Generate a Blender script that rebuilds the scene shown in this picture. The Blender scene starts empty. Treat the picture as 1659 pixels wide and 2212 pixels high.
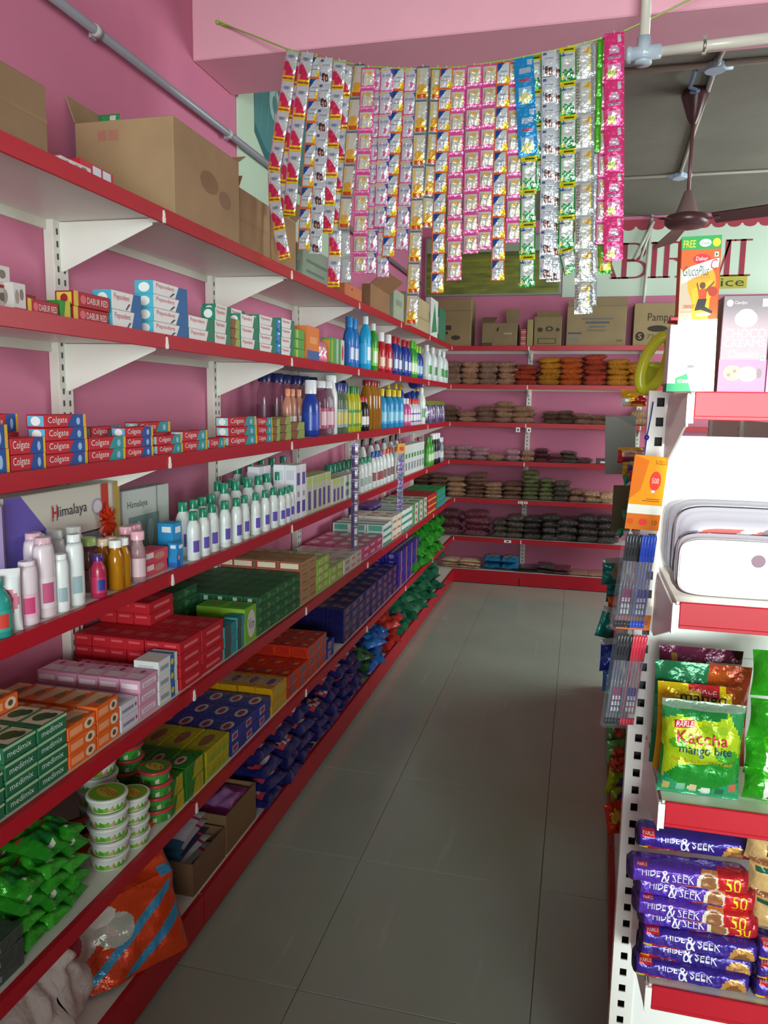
import bpy, math, random
from mathutils import Vector, Matrix, noise
rnd = random.Random(7)
SC = bpy.context.scene
COL = SC.collection
# ------------------------------------------------------------------ camera
CH = 1.5454
FPX, YAW, PITCH, ROLL = 1648.7323, 0.2461, -0.1419, 0.0158
_f = Vector((-math.sin(YAW)*math.cos(PITCH), math.cos(YAW)*math.cos(PITCH), math.sin(PITCH)))
_r0 = Vector((math.cos(YAW), math.sin(YAW), 0)); _u0 = _r0.cross(_f)
_r = _r0*math.cos(ROLL) + _u0*math.sin(ROLL); _u = _u0*math.cos(ROLL) - _r0*math.sin(ROLL)
cam = bpy.data.cameras.new('camera'); camo = bpy.data.objects.new('camera', cam); COL.objects.link(camo)
m4 = Matrix((_r, _u, -_f)).transposed().to_4x4(); m4.translation = Vector((0, 0, CH)); camo.matrix_world = m4
cam.sensor_fit = 'HORIZONTAL'; cam.sensor_width = 36; cam.lens = FPX*36/1659; cam.clip_start = .02; cam.clip_end = 60
SC.camera = camo
# ------------------------------------------------------------------ light
SC.view_settings.view_transform = 'Standard'; SC.view_settings.look = 'None'
SC.view_settings.gamma = 1; SC.view_settings.use_curve_mapping = False
SC.view_settings.exposure = 0.2
w = bpy.data.worlds.new('sky'); SC.world = w; w.use_nodes = True
bg = w.node_tree.nodes['Background']; bg.inputs[0].default_value = (.72, .86, 1, 1); bg.inputs[1].default_value = 1.0
def area(name, loc, rot, sx, sy, power, col):
    l = bpy.data.lights.new(name, 'AREA'); l.shape = 'RECTANGLE'; l.size = sx; l.size_y = sy; l.energy = power; l.color = col
    o = bpy.data.objects.new(name, l); COL.objects.link(o); o.location = loc; o.rotation_euler = rot; return o
# bright street outside the open shop front behind the camera (faces +Y through the doorway)
area('shopfront_daylight', (1.1, -4.7, 1.75), (math.radians(90), 0, 0), 4.2, 2.6, 680, (.87, 1, .97))
area('side_fill', (3.3, 5.0, 1.9), (0, math.radians(90), 0), 1.5, 2.4, 95, (.90, 1, .97))  # fill lamp added on the unseen right side to brighten the far shelves
SUN_EL, SUN_AZ = math.radians(20), math.radians(4)
sun = bpy.data.lights.new('sun', 'SUN'); sun.energy = 6.5; sun.angle = math.radians(.6); sun.color = (1, .97, .92)
suno = bpy.data.objects.new('sun', sun); COL.objects.link(suno)
suno.rotation_euler = Vector((math.sin(SUN_AZ)*math.cos(SUN_EL), math.cos(SUN_AZ)*math.cos(SUN_EL), -math.sin(SUN_EL))).to_track_quat('-Z', 'Y').to_euler()
suno.location = (1, -4, 4)
# ------------------------------------------------------------------ projection helpers (pixel of the photograph -> point on a real plane)
def ray(x, y): return _f + _r*((x-829.5)/FPX) - _u*((y-1106)/FPX)
def atY(x, y, Y): d = ray(x, y); return d*(Y/d.y) + Vector((0, 0, CH))
def atX(x, y, X): d = ray(x, y); return d*(X/d.x) + Vector((0, 0, CH))
def atZ(x, y, Z): d = ray(x, y); return d*((Z-CH)/d.z) + Vector((0, 0, CH))
def pj(X, Y, Z):
    p = Vector((X, Y, Z-CH)); d = p.dot(_f); return 829.5+FPX*p.dot(_r)/d, 1106-FPX*p.dot(_u)/d
def yl(px, X, Z):
    lo, hi = .7, 6.7
    for _ in range(30):
        m = (lo+hi)/2
        if pj(X, m, Z)[0] < px: lo = m
        else: hi = m
    return (lo+hi)/2
# ------------------------------------------------------------------ colour + materials
def C(h):
    h = h.lstrip('#'); v = [int(h[i:i+2], 16)/255 for i in (0, 2, 4)]
    return tuple(x/12.92 if x <= .04045 else ((x+.055)/1.055)**2.4 for x in v)
MAT = {}
def mat(name, rough=.5, metal=0, spec=.5, bump=0, bscale=40, var=.05, kind='noise', coat=0, alpha=1, trans=0, colvar=0, cscale=3, wear=None, sub=None):
    m = bpy.data.materials.new(name); m.use_nodes = True; nt = m.node_tree; N = nt.nodes; L = nt.links
    b = N['Principled BSDF']
    a = N.new('ShaderNodeAttribute'); a.attribute_name = 'Col'
    oi = N.new('ShaderNodeObjectInfo'); mr = N.new('ShaderNodeMapRange')
    mr.inputs[3].default_value = 1-var; mr.inputs[4].default_value = 1+var
    L.new(oi.outputs['Random'], mr.inputs[0])
    vm = N.new('ShaderNodeVectorMath'); vm.operation = 'SCALE'
    L.new(a.outputs['Color'], vm.inputs[0]); L.new(mr.outputs[0], vm.inputs['Scale']); out = vm.outputs[0]
    tc = N.new('ShaderNodeTexCoord')
    if colvar:
        n = N.new('ShaderNodeTexNoise'); n.inputs['Scale'].default_value = cscale; n.inputs['Detail'].default_value = 5
        r = N.new('ShaderNodeMapRange'); r.inputs[1].default_value = .3; r.inputs[2].default_value = .7
        r.inputs[3].default_value = 1-colvar; r.inputs[4].default_value = 1+colvar*.4
        L.new(tc.outputs['Object'], n.inputs['Vector']); L.new(n.outputs[0], r.inputs[0])
        v2 = N.new('ShaderNodeVectorMath'); v2.operation = 'SCALE'; L.new(out, v2.inputs[0]); L.new(r.outputs[0], v2.inputs['Scale']); out = v2.outputs[0]
    L.new(out, b.inputs['Base Color'])
    b.inputs['Roughness'].default_value = rough; b.inputs['Metallic'].default_value = metal
    b.inputs['Specular IOR Level'].default_value = spec; b.inputs['Coat Weight'].default_value = coat
    b.inputs['Coat Roughness'].default_value = .12
    b.inputs['Alpha'].default_value = alpha; b.inputs['Transmission Weight'].default_value = trans
    if bump:
        if kind == 'voro':
            n = N.new('ShaderNodeTexVoronoi'); n.inputs['Scale'].default_value = bscale; o = n.outputs['Distance']
        else:
            n = N.new('ShaderNodeTexNoise'); n.inputs['Scale'].default_value = bscale; n.inputs['Detail'].default_value = 3; o = n.outputs[0]
        L.new(tc.outputs['Object'], n.inputs['Vector'])
        bp = N.new('ShaderNodeBump'); bp.inputs['Strength'].default_value = bump; bp.inputs['Distance'].default_value = .01
        L.new(o, bp.inputs['Height']); L.new(bp.outputs[0], b.inputs['Normal'])
    MAT[name] = m; return m
mat('wall_paint', .75, var=0, bump=.05, bscale=30, colvar=.10, cscale=1.3)
mat('ceiling_cement', .85, var=0, bump=.15, bscale=20, colvar=.14, cscale=2.2)
mat('card', .62, bump=.04, bscale=25, var=.05)
mat('cardboard', .8, bump=.08, bscale=60, var=.04, colvar=.12, cscale=7)
mat('gloss', .33, var=.05)
mat('plastic', .26, var=.04)
mat('enamel', .36, spec=.28, var=0, colvar=.05, cscale=5)
mat('white_enamel', .42, var=0, colvar=.05, cscale=4)
mat('foil', .24, metal=.25, bump=.55, bscale=45, var=.06)
mat('film', .2, bump=.35, bscale=70, var=.08, colvar=.1, cscale=30)
mat('grain_bag', .3, bump=.9, bscale=120, kind='voro', var=.12, colvar=.18, cscale=40, coat=.7)
mat('cloth', .9, bump=.5, bscale=90, var=.05)
mat('metal', .3, metal=.9, var=.02)
mat('banner', .5, var=0, colvar=.06, cscale=1.5)
mat('clear', .08, var=0, alpha=.38)
mat('oil', .1, var=0, trans=.35)
# floor tile: polished vitrified tile with faint mottling and scuffs
def tile_mat():
    m = bpy.data.materials.new('floor_tile'); m.use_nodes = True; nt = m.node_tree; N = nt.nodes; L = nt.links; b = N['Principled BSDF']
    tc = N.new('ShaderNodeNewGeometry'); n = N.new('ShaderNodeTexNoise'); n.inputs['Scale'].default_value = 3; n.inputs['Detail'].default_value = 8
    L.new(tc.outputs['Position'], n.inputs['Vector'])
    cr = N.new('ShaderNodeValToRGB'); e = cr.color_ramp.elements
    e[0].position = .3; e[0].color = (*C('#a3ad9f'), 1); e[1].position = .75; e[1].color = (*C('#aab4a6'), 1)
    L.new(n.outputs[0], cr.inputs[0])
    mp = N.new('ShaderNodeMapping'); mp.inputs['Scale'].default_value = (14, 1.1, 1); L.new(tc.outputs['Position'], mp.inputs[0])
    n2 = N.new('ShaderNodeTexNoise'); n2.inputs['Scale'].default_value = 1.6; n2.inputs['Detail'].default_value = 6; L.new(mp.outputs[0], n2.inputs['Vector'])
    r2 = N.new('ShaderNodeMapRange'); r2.inputs[1].default_value = .64; r2.inputs[2].default_value = .74; r2.inputs[3].default_value = 0; r2.inputs[4].default_value = .22
    L.new(n2.outputs[0], r2.inputs[0])
    mx = N.new('ShaderNodeMixRGB'); mx.inputs[2].default_value = (*C('#d6dace'), 1); L.new(r2.outputs[0], mx.inputs[0]); L.new(cr.outputs[0], mx.inputs[1])
    L.new(mx.outputs[0], b.inputs['Base Color'])
    r3 = N.new('ShaderNodeMapRange'); r3.inputs[1].default_value = .3; r3.inputs[2].default_value = .7; r3.inputs[3].default_value = .13; r3.inputs[4].default_value = .2
    L.new(n.outputs[0], r3.inputs[0]); L.new(r3.outputs[0], b.inputs['Roughness']); b.inputs['Specular IOR Level'].default_value = .5
    MAT['floor_tile'] = m
tile_mat()
# ------------------------------------------------------------------ mesh builder
def inpoly(u, v, P):
    r = False; j = len(P)-1
    for i in range(len(P)):
        if (P[i][1] > v) != (P[j][1] > v) and u < (P[j][0]-P[i][0])*(v-P[i][1])/(P[j][1]-P[i][1])+P[i][0]: r = not r
        j = i
    return r
TXT = {}
def text_geo(s):
    if s in TXT: return TXT[s]
    cu = bpy.data.curves.new('t', 'FONT'); cu.body = s; cu.resolution_u = 2; cu.size = 1
    o = bpy.data.objects.new('t', cu); COL.objects.link(o)
    me = o.to_mesh(); V = [(v.co.x, v.co.y) for v in me.vertices]; F = [tuple(p.vertices) for p in me.polygons]
    o.to_mesh_clear(); bpy.data.objects.remove(o); bpy.data.curves.remove(cu)
    x0 = min(a for a, b in V); x1 = max(a for a, b in V); y0 = min(b for a, b in V); y1 = max(b for a, b in V)
    V = [((a-x0)/(x1-x0), (b-y0)/(y1-y0)) for a, b in V]; TXT[s] = (V, F); return TXT[s]
class M:
    def __init__(s): s.v = []; s.f = []; s.c = []; s.m = []; s.sm = []; s.mats = []
    def mi(s, name):
        if name not in s.mats: s.mats.append(name)
        return s.mats.index(name)
    def add(s, V, F, col, mt='card', smooth=False):
        b = len(s.v); s.v += [tuple(x) for x in V]; k = s.mi(mt)
        for i, f in enumerate(F):
            s.f.append(tuple(b+j for j in f)); s.c.append(col[i] if isinstance(col, list) else col); s.m.append(k); s.sm.append(smooth)
    def box(s, x0, y0, z0, x1, y1, z1, col, mt='card', ch=0):
        if ch <= 0:
            V = [(x, y, z) for z in (z0, z1) for y in (y0, y1) for x in (x0, x1)]
            s.add(V, [(0, 2, 3, 1), (4, 5, 7, 6), (0, 1, 5, 4), (2, 6, 7, 3), (0, 4, 6, 2), (1, 3, 7, 5)], col, mt); return
        V = []; ix = {}
        cs = ((x0, x1), (y0, y1), (z0, z1))
        for c in range(8):
            sg = [(c >> a) & 1 for a in range(3)]
            for a in range(3):
                p = [cs[k][sg[k]] + (0 if k == a else (ch if sg[k] == 0 else -ch)) for k in range(3)]
                ix[c, a] = len(V); V.append(p)
        F = []
        for a in range(3):
            b, d = (a+1) % 3, (a+2) % 3
            for sd in (0, 1):
                q = []
                for (i, j) in ((0, 0), (1, 0), (1, 1), (0, 1)):
                    c = (sd << a) | (i << b) | (j << d); q.append(ix[c, a])
                F.append(tuple(q) if sd else tuple(reversed(q)))
        for a in range(3):
            b, d = (a+1) % 3, (a+2) % 3
            for i in (0, 1):
                for j in (0, 1):
                    c0 = (i << b) | (j << d); c1 = c0 | (1 << a)
                    q = [ix[c0, b], ix[c1, b], ix[c1, d], ix[c0, d]]; F.append(tuple(q) if (i == j) else tuple(reversed(q)))
        for c in range(8):
            F.append((ix[c, 0], ix[c, 1], ix[c, 2]) if bin(c).count('1') % 2 else (ix[c, 0], ix[c, 2], ix[c, 1]))
        s.add(V, F, col, mt)
    def prism(s, P, t0, t1, col, axis='Y', mt='card', smooth=False):
        """polygon P in the plane across axis, extruded from t0 to t1"""
        def q(a, b, t): return {'Y': (a, t, b), 'X': (t, a, b), 'Z': (a, b, t)}[axis]
        n = len(P); V = [q(a, b, t0) for a, b in P] + [q(a, b, t1) for a, b in P]
        s.add(V, [tuple(range(n)), tuple(range(2*n-1, n-1, -1))], col, mt)
        s.add(V, [(i, n+i, n+(i+1) % n, (i+1) % n) for i in range(n)], col, mt, smooth)
    def lathe(s, prof, col, n=14, mt='plastic', sx=1, sy=1, cx=0, cy=0, smooth=True, cap=True, pw=2):
        V = []
        for r, z in prof:
            for i in range(n):
                a = 2*math.pi*(i+.5)/n; c, d = math.cos(a), math.sin(a)
                if pw != 2: c = math.copysign(abs(c)**(2/pw), c); d = math.copysign(abs(d)**(2/pw), d)
                V.append((cx+r*sx*c, cy+r*sy*d, z))
        F = [(k*n+i, k*n+(i+1) % n, (k+1)*n+(i+1) % n, (k+1)*n+i) for k in range(len(prof)-1) for i in range(n)]
        cl = [col[k] for k in range(len(prof)-1) for i in range(n)] if isinstance(col, list) else col
        s.add(V, F, cl, mt, smooth)
        if cap:
            e = col[-1] if isinstance(col, list) else col; g = col[0] if isinstance(col, list) else col
            s.add(V[:n], [tuple(range(n-1, -1, -1))], g, mt); s.add(V[-n:], [tuple(range(n))], e, mt)
    def tube(s, P, r, col, n=8, mt='plastic', cap=True):
        P = [Vector(p) for p in P]; V = []; up = None
        for i, p in enumerate(P):
            t = (P[min(i+1, len(P)-1)]-P[max(i-1, 0)]).normalized()
            if up is None: up = t.orthogonal().normalized()
            up = (up - t*up.dot(t)).normalized(); bi = t.cross(up)
            rr = r[i] if isinstance(r, (list, tuple)) else r
            for k in range(n):
                a = 2*math.pi*k/n; V.append(p+up*(rr*math.cos(a))+bi*(rr*math.sin(a)))
        F = [(k*n+i, k*n+(i+1) % n, (k+1)*n+(i+1) % n, (k+1)*n+i) for k in range(len(P)-1) for i in range(n)]
        if cap: F += [tuple(range(n-1, -1, -1)), tuple(range(len(V)-n, len(V)))]
        s.add(V, F, col, mt, True)
    def surf(s, fn, nu, nv, colfn, mt='foil', smooth=True, flip=False):
        V = [fn(i/nu, j/nv) for j in range(nv+1) for i in range(nu+1)]
        F = []; c = []
        for j in range(nv):
            for i in range(nu):
                q = (j*(nu+1)+i, j*(nu+1)+i+1, (j+1)*(nu+1)+i+1, (j+1)*(nu+1)+i)
                F.append(tuple(reversed(q)) if flip else q); c.append(colfn((i+.5)/nu, (j+.5)/nv) if callable(colfn) else colfn)
        s.add(V, F, c, mt, smooth)
    def text(s, st, fn, u0, v0, u1, v1, col, mt='card', slant=0, rot=False, lift=None):
        V, F = text_geo(st)
        if rot: P = [fn(u0+(1-b)*(u1-u0), v0+a*(v1-v0)) for a, b in V]
        else: P = [fn(u0+a*(u1-u0)+slant*b, v0+b*(v1-v0)) for a, b in V]
        s.add(P, F, col, mt)
    def art(s, fn, A, mt='card', lift=.0004):
        """declarative print on a face map fn(u, v, lift)"""
        for k, a in enumerate(A):
            h = lift*(1+.25*k); g = lambda u, v, h=h: fn(u, v, h)
            if a[0] == 'r': s.add([g(a[1], a[2]), g(a[3], a[2]), g(a[3], a[4]), g(a[1], a[4])], [(0, 1, 2, 3)], C(a[5]), mt)
            elif a[0] == 'p': s.add([g(u, v) for u, v in a[1]], [tuple(range(len(a[1])))], C(a[2]), mt)
            elif a[0] == 'e': s.add([g(a[1]+a[3]*math.cos(t*math.pi/8), a[2]+a[4]*math.sin(t*math.pi/8)) for t in range(16)], [tuple(range(16))], C(a[5]), mt)
            elif a[0] == 't': s.text(a[1], g, a[2], a[3], a[4], a[5], C(a[6]), mt, slant=a[7] if len(a) > 7 else 0)
            elif a[0] == 'tv': s.text(a[1], g, a[2], a[3], a[4], a[5], C(a[6]), mt, rot=True)
    def mesh(s, name):
        me = bpy.data.meshes.new(name); me.from_pydata(s.v, [], s.f)
        for x in s.mats: me.materials.append(MAT[x])
        me.polygons.foreach_set('material_index', s.m); me.polygons.foreach_set('use_smooth', s.sm)
        at = me.attributes.new('Col', 'FLOAT_COLOR', 'CORNER'); d = []
        for f, c in zip(s.f, s.c): d += [c[0], c[1], c[2], 1]*len(f)
        at.data.foreach_set('color', d); me.update(); return me
def artcol(A, base):
    """same print list read as a colour function (for curved faces); text is left to M.text"""
    base = C(base); L = [(a, C(a[{'r': 5, 'p': 2, 'e': 5}[a[0]]])) for a in A if a[0] in 'rpe']
    def f(u, v):
        for a, c in reversed(L):
            if a[0] == 'r' and a[1] <= u <= a[3] and a[2] <= v <= a[4]: return c
            if a[0] == 'e' and ((u-a[1])/a[3])**2+((v-a[2])/a[4])**2 <= 1: return c
            if a[0] == 'p' and inpoly(u, v, a[1]): return c
        return base
    return f
def face(x0, y0, z0, x1, y1, z1, side):
    if side == '+X': return lambda u, v, h=0: (x1+h, y0+u*(y1-y0), z0+v*(z1-z0))
    if side == '-X': return lambda u, v, h=0: (x0-h, y1-u*(y1-y0), z0+v*(z1-z0))
    if side == '-Y': return lambda u, v, h=0: (x0+u*(x1-x0), y0-h, z0+v*(z1-z0))
    if side == '+Z': return lambda u, v, h=0: (x0+u*(x1-x0), y0+v*(y1-y0), z1+h)
# ------------------------------------------------------------------ objects
def ob(name, me, parent=None, loc=(0, 0, 0), rot=(0, 0, 0), kind=None, label=None):
    o = bpy.data.objects.new(name, me); COL.objects.link(o); o.location = loc; o.rotation_euler = rot
    if parent: o.parent = parent
    if kind: o['kind'] = kind
    if label: o['label'] = label
    return o
USED = {}
def tag(o, label, cat, group=None):
    USED.setdefault(label, []).append(o.name); o['label'] = label; o['category'] = cat
    if group: o['group'] = group
    return o
def kit(name, cat, parts):
    """parts: one mesh (the thing itself) or a list of (name, mesh, [subparts (name, mesh)])"""
    return (name, cat, parts)
def put(k, loc, label, group=None, rz=0, rx=0, ry=0, sc=None):
    name, cat, parts = k
    o = ob(name, parts if not isinstance(parts, list) else None, loc=loc, rot=(rx, ry, rz))
    if sc: o.scale = sc
    if isinstance(parts, list):
        o.empty_display_size = .02
        for p in parts:
            q = ob(p[0], p[1], o)
            for s in (p[2] if len(p) > 2 else []): ob(s[0], s[1], q)
    tag(o, label, cat, group); return o
ORD = ['', 'first', 'second', 'third', 'fourth', 'fifth', 'sixth', 'seventh', 'eighth', 'ninth', 'tenth', '11th', '12th', '13th', '14th', '15th', '16th', '17th', '18th', '19th', '20th'] + [f'{i}th' for i in range(21, 60)]
# ================================================================== SETTING
WX, YW = -1.409, 6.833
PINK = C('#cf7a98'); ZC = 3.09
m = M(); m.box(WX-.15, -2.1, 0, WX, YW+.15, ZC, PINK, 'wall_paint'); ob('wall_left', m.mesh('wall_left'), kind='structure')
m = M(); m.box(WX, YW, 0, 3.6, YW+.15, ZC, PINK, 'wall_paint'); ob('wall_back', m.mesh('wall_back'), kind='structure')
m = M(); m.box(3.5, -2.1, 0, 3.65, YW, .9, PINK, 'wall_paint'); m.box(3.5, -2.1, 2.55, 3.65, YW, ZC, PINK, 'wall_paint')
m.box(3.5, -2.1, .9, 3.65, 3.2, 2.55, PINK, 'wall_paint'); m.box(3.5, 6.0, .9, 3.65, YW, 2.55, PINK, 'wall_paint'); ob('wall_right', m.mesh('wall_right'), kind='structure')
m = M(); FR = C('#c9a6bb')
m.box(WX, -2.2, 0, -.25, -2.05, ZC, FR, 'wall_paint'); m.box(2.75, -2.2, 0, 3.5, -2.05, ZC, FR, 'wall_paint')
# unseen ventilator added above the doorway to shape the end rack's sun patch
VX0, VX1, VZ0, VZ1 = -.10, .95, 2.455, 2.925
m.box(-.25, -2.2, 2.38, 2.75, -2.05, VZ0, FR, 'wall_paint'); m.box(-.25, -2.2, VZ1, 2.75, -2.05, ZC, FR, 'wall_paint')
m.box(-.25, -2.2, VZ0, VX0, -2.05, VZ1, FR, 'wall_paint'); m.box(VX1, -2.2, VZ0, 2.75, -2.05, VZ1, FR, 'wall_paint'); ob('wall_front', m.mesh('wall_front'), kind='structure')
m = M(); m.box(WX, -2.1, ZC, 3.6, YW, ZC+.12, C('#7c7a70'), 'ceiling_cement'); ob('ceiling', m.mesh('ceiling'), kind='structure')
# floor slab + tiles
m = M(); m.box(WX, -2.1, -.1, 3.6, YW, -.004, C('#6d6e66'), 'card'); fl = ob('floor', m.mesh('floor'), kind='structure')
T = .605; m = M(); m.box(.001, .001, -.006, T-.001, T-.001, 0, C('#90928a'), 'floor_tile', ch=.0008); tm = m.mesh('tile')
for i in range(-3, 6):
    for j in range(-7, 8):
        x = -.044+i*T; y = 1.72+j*T
        if x > 3.5 or y > YW or x+T < WX: continue
        if x < WX or y+T > YW or x+T > 3.5:
            m = M(); X0 = max(x, WX); m.box(.001, .001, -.006, min(x+T, 3.5)-X0-.001, min(y+T, YW)-y-.001, 0, C('#90928a'), 'floor_tile'); ob('tile', m.mesh('tile'), fl, (X0, y, 0))
        else: ob('tile', tm, fl, (x, y, 0))
# beam: the walls' pink, lightened to paint in the daylight on its face
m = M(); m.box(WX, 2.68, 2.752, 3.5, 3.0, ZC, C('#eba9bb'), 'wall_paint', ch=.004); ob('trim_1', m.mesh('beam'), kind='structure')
# ================================================================== RACKS
LX = {1: -1.07, 2: -1.07, 3: -1.07, 4: -1.07, 5: -1.011, 6: -1.011, 7: -.993}
LZ = {1: 2.034, 2: 1.714, 3: 1.397, 4: 1.072, 5: .745, 6: .407, 7: .118}
LN = {1: 'top', 2: 'second', 3: 'third', 4: 'fourth', 5: 'fifth', 6: 'sixth', 7: 'bottom'}
Y1 = 1.858; BAY = .915
RED, CREAM = C('#b51c2b'), C('#e6e4da')
def upright_mesh(h, pitch=.0325):
    m = M(); m.box(-.015, -.03, 0, .015, .03, h, CREAM, 'white_enamel', ch=.002)
    z = .06
    while z < h-.03:
        for y in (-.017, .009): m.add([(.0154, y, z), (.0154, y+.008, z), (.0154, y+.008, z+.016), (.0154, y, z+.016)], [(0, 1, 2, 3)], C('#4a4743'), 'card')
        z += pitch
    return m.mesh('upright')
def shelf_parts(parent, depth, length, z, x0, y0, rz, lip=.036, base=False):
    """a sheet shelf whose back edge runs along local y from (x0, y0) and which sticks out to local +x"""
    m = M(); t = .02
    m.box(0, .002, -t, depth-.004, length-.002, 0, CREAM, 'white_enamel'); m.box(0, .004, -.045, .012, length-.004, -t, C('#d8d5c8'), 'white_enamel')
    s = ob('shelf_panel', SHM.setdefault((depth, length, base), None) or SHM.update({(depth, length, base): m.mesh('shelf_panel')}) or SHM[depth, length, base], parent, (x0, y0, z), (0, 0, rz))
    k = ('lip', length, lip)
    if k not in SHM:
        m = M(); m.box(-.003, .003, -lip, .003, length-.003, .001, RED, 'enamel', ch=.0012); m.box(-.012, .003, -.001, .003, length-.003, .002, RED, 'enamel'); SHM[k] = m.mesh('red_lip')
    ob('red_lip', SHM[k], s, (depth, 0, 0))
    return s
SHM = {}
def bracket_mesh(d, h=.15):
    m = M(); m.prism([(.012, -.022), (d-.03, -.024), (d-.03, -.04), (.04, -h), (.012, -h)], -.0012, .0012, C('#f0eee6'), 'Y', 'white_enamel')
    m.box(d-.035, -.006, -.034, d+.006, .006, -.022, C('#e9e7df'), 'white_enamel')
    m.prism([(d-.004, -.036), (d+.006, -.036), (d+.006, -.014), (d+.004, -.004)], -.004, .004, C('#efece2'), 'Y', 'white_enamel')
    return m.mesh('bracket')
def rack(name, origin, rz, n, depths, zs, h, length=BAY, lastlen=None, basez=.118, label=''):
    r = ob(name, None, loc=origin, rot=(0, 0, rz)); tag(r, label, 'rack'); um = upright_mesh(h); bm = {}
    for k in range(n+1):
        yy = k*length if (k < n or not lastlen) else (n-1)*length+lastlen
        ob('upright', um, r, (.016, yy, 0))
        for z, d in zip(zs, depths):
            if d not in bm: bm[d] = bracket_mesh(d)
            ob('bracket', bm[d], r, (0, yy, z))
    for k in range(n):
        ln = lastlen if (k == n-1 and lastlen) else length
        for z, d in zip(zs, depths): shelf_parts(r, d, ln, z, 0, k*length, 0)
        d = depths[-1]+.018
        s = shelf_parts(r, d, ln, basez, 0, k*length, 0, lip=.1, base=True)
        m = M(); m.box(d-.03, .003, -.116, d-.012, ln-.003, -.1, C('#7d1a22'), 'enamel'); ob('kick_plate', m.mesh('kick'), s)
    return r
LR = rack('steel_rack', (WX, Y1-BAY, 0), 0, 6, [.339]*4+[.398]*2, [LZ[i] for i in range(1, 7)], 2.03, lastlen=.995, label='long red and white steel rack along the pink left wall')
BX0 = -.428-BAY
BR = ob('steel_rack', None, loc=(0, 0, 0))
tag(BR, 'red and white steel rack across the pink back wall', 'rack')
def slim_upright(h):
    m = M(); m.box(-.015, -.021, 0, .015, .021, h, CREAM, 'white_enamel', ch=.002); z = .06
    while z < h-.03: m.add([(.0154, -.004, z), (.0154, .004, z), (.0154, .004, z+.014), (.0154, -.004, z+.014)], [(0, 1, 2, 3)], C('#5a5650'), 'card'); z += .0325
    return m.mesh('upright')
um = slim_upright(2.02); BZ = {1: 2.03, 2: 1.712, 3: 1.395, 4: 1.07, 5: .742, 6: .402, 7: .115}
bmm = bracket_mesh(.3, .1)
for k in range(5):
    x = BX0+k*BAY if k else WX+.035
    ob('upright', um, BR, (x, YW-.016, 0), (0, 0, -math.pi/2))
    for i in range(1, 7): ob('bracket', bmm, BR, (x, YW, BZ[i]), (0, 0, -math.pi/2))
for k in range(4):
    x0, ln = (BX0+k*BAY, BAY) if k else (WX+.03, BX0+BAY-WX-.03)
    for i in range(1, 7): shelf_parts(BR, .3, ln, BZ[i], x0, YW, -math.pi/2)
    shelf_parts(BR, .318, ln, BZ[7], x0, YW, -math.pi/2, lip=.11)
YB = YW-.3
# little white tickets and clips on the back rack's lips
def price_tab(x, z, w=.03, h=.028):
    m = M(); m.box(-w/2, -.001, -h, w/2, 0, 0, C('#f4f2ec'), 'card'); m.add([(-w*.2, -.0014, -h*.75), (w*.2, -.0014, -h*.75), (w*.2, -.0014, -h*.3), (-w*.2, -.0014, -h*.3)], [(0, 1, 2, 3)], C('#4c4a48'), 'card')
    ob('price_ticket', m.mesh('ticket'), BR, (x, YB-.0045, z))
price_tab(-.49, 1.36, .034, .04); price_tab(-.40, 1.36, .034, .04); price_tab(-.45, .735, .03, .02); price_tab(-.40, .735, .03, .02); price_tab(-.54, .395, .06, .024)
# ---------------------------------------------------------------- right gondola (aisle side, turned slightly) and its end rack
GR = ob('gondola_rack', None, loc=(.142, 1.52, 0), rot=(0, 0, -.031)); tag(GR, 'double sided red and white gondola rack on the right of the aisle', 'rack')
GZ = [1.30, .97, .64, .33]
gl = 3*BAY
m = M(); m.box(-.02, 0, .1, .02, gl, 1.5, CREAM, 'white_enamel'); ob('back_panel', m.mesh('panel'), GR, (.46, 0, 0))
um2 = upright_mesh(1.5)
for k in range(4): ob('upright', um2, GR, (.44, k*BAY+(.03 if k == 0 else 0), 0), (0, 0, math.pi))
b4 = bracket_mesh(.33)
def flipshelf(z, y0, d, lip=.036, base=False): return shelf_parts(GR, d, BAY, z, .44, y0+BAY, math.pi, lip, base)
for k in range(3):
    for z in GZ: flipshelf(z, k*BAY, .37)
    flipshelf(.115, k*BAY, .44, .1, True)
for k in range(1, 4):
    for z in GZ: ob('bracket', b4, GR, (.44, k*BAY, z), (0, 0, math.pi))
for z in (1.2,): 
    s = shelf_parts(GR, .33, BAY, z, .48, 0, 0)
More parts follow.
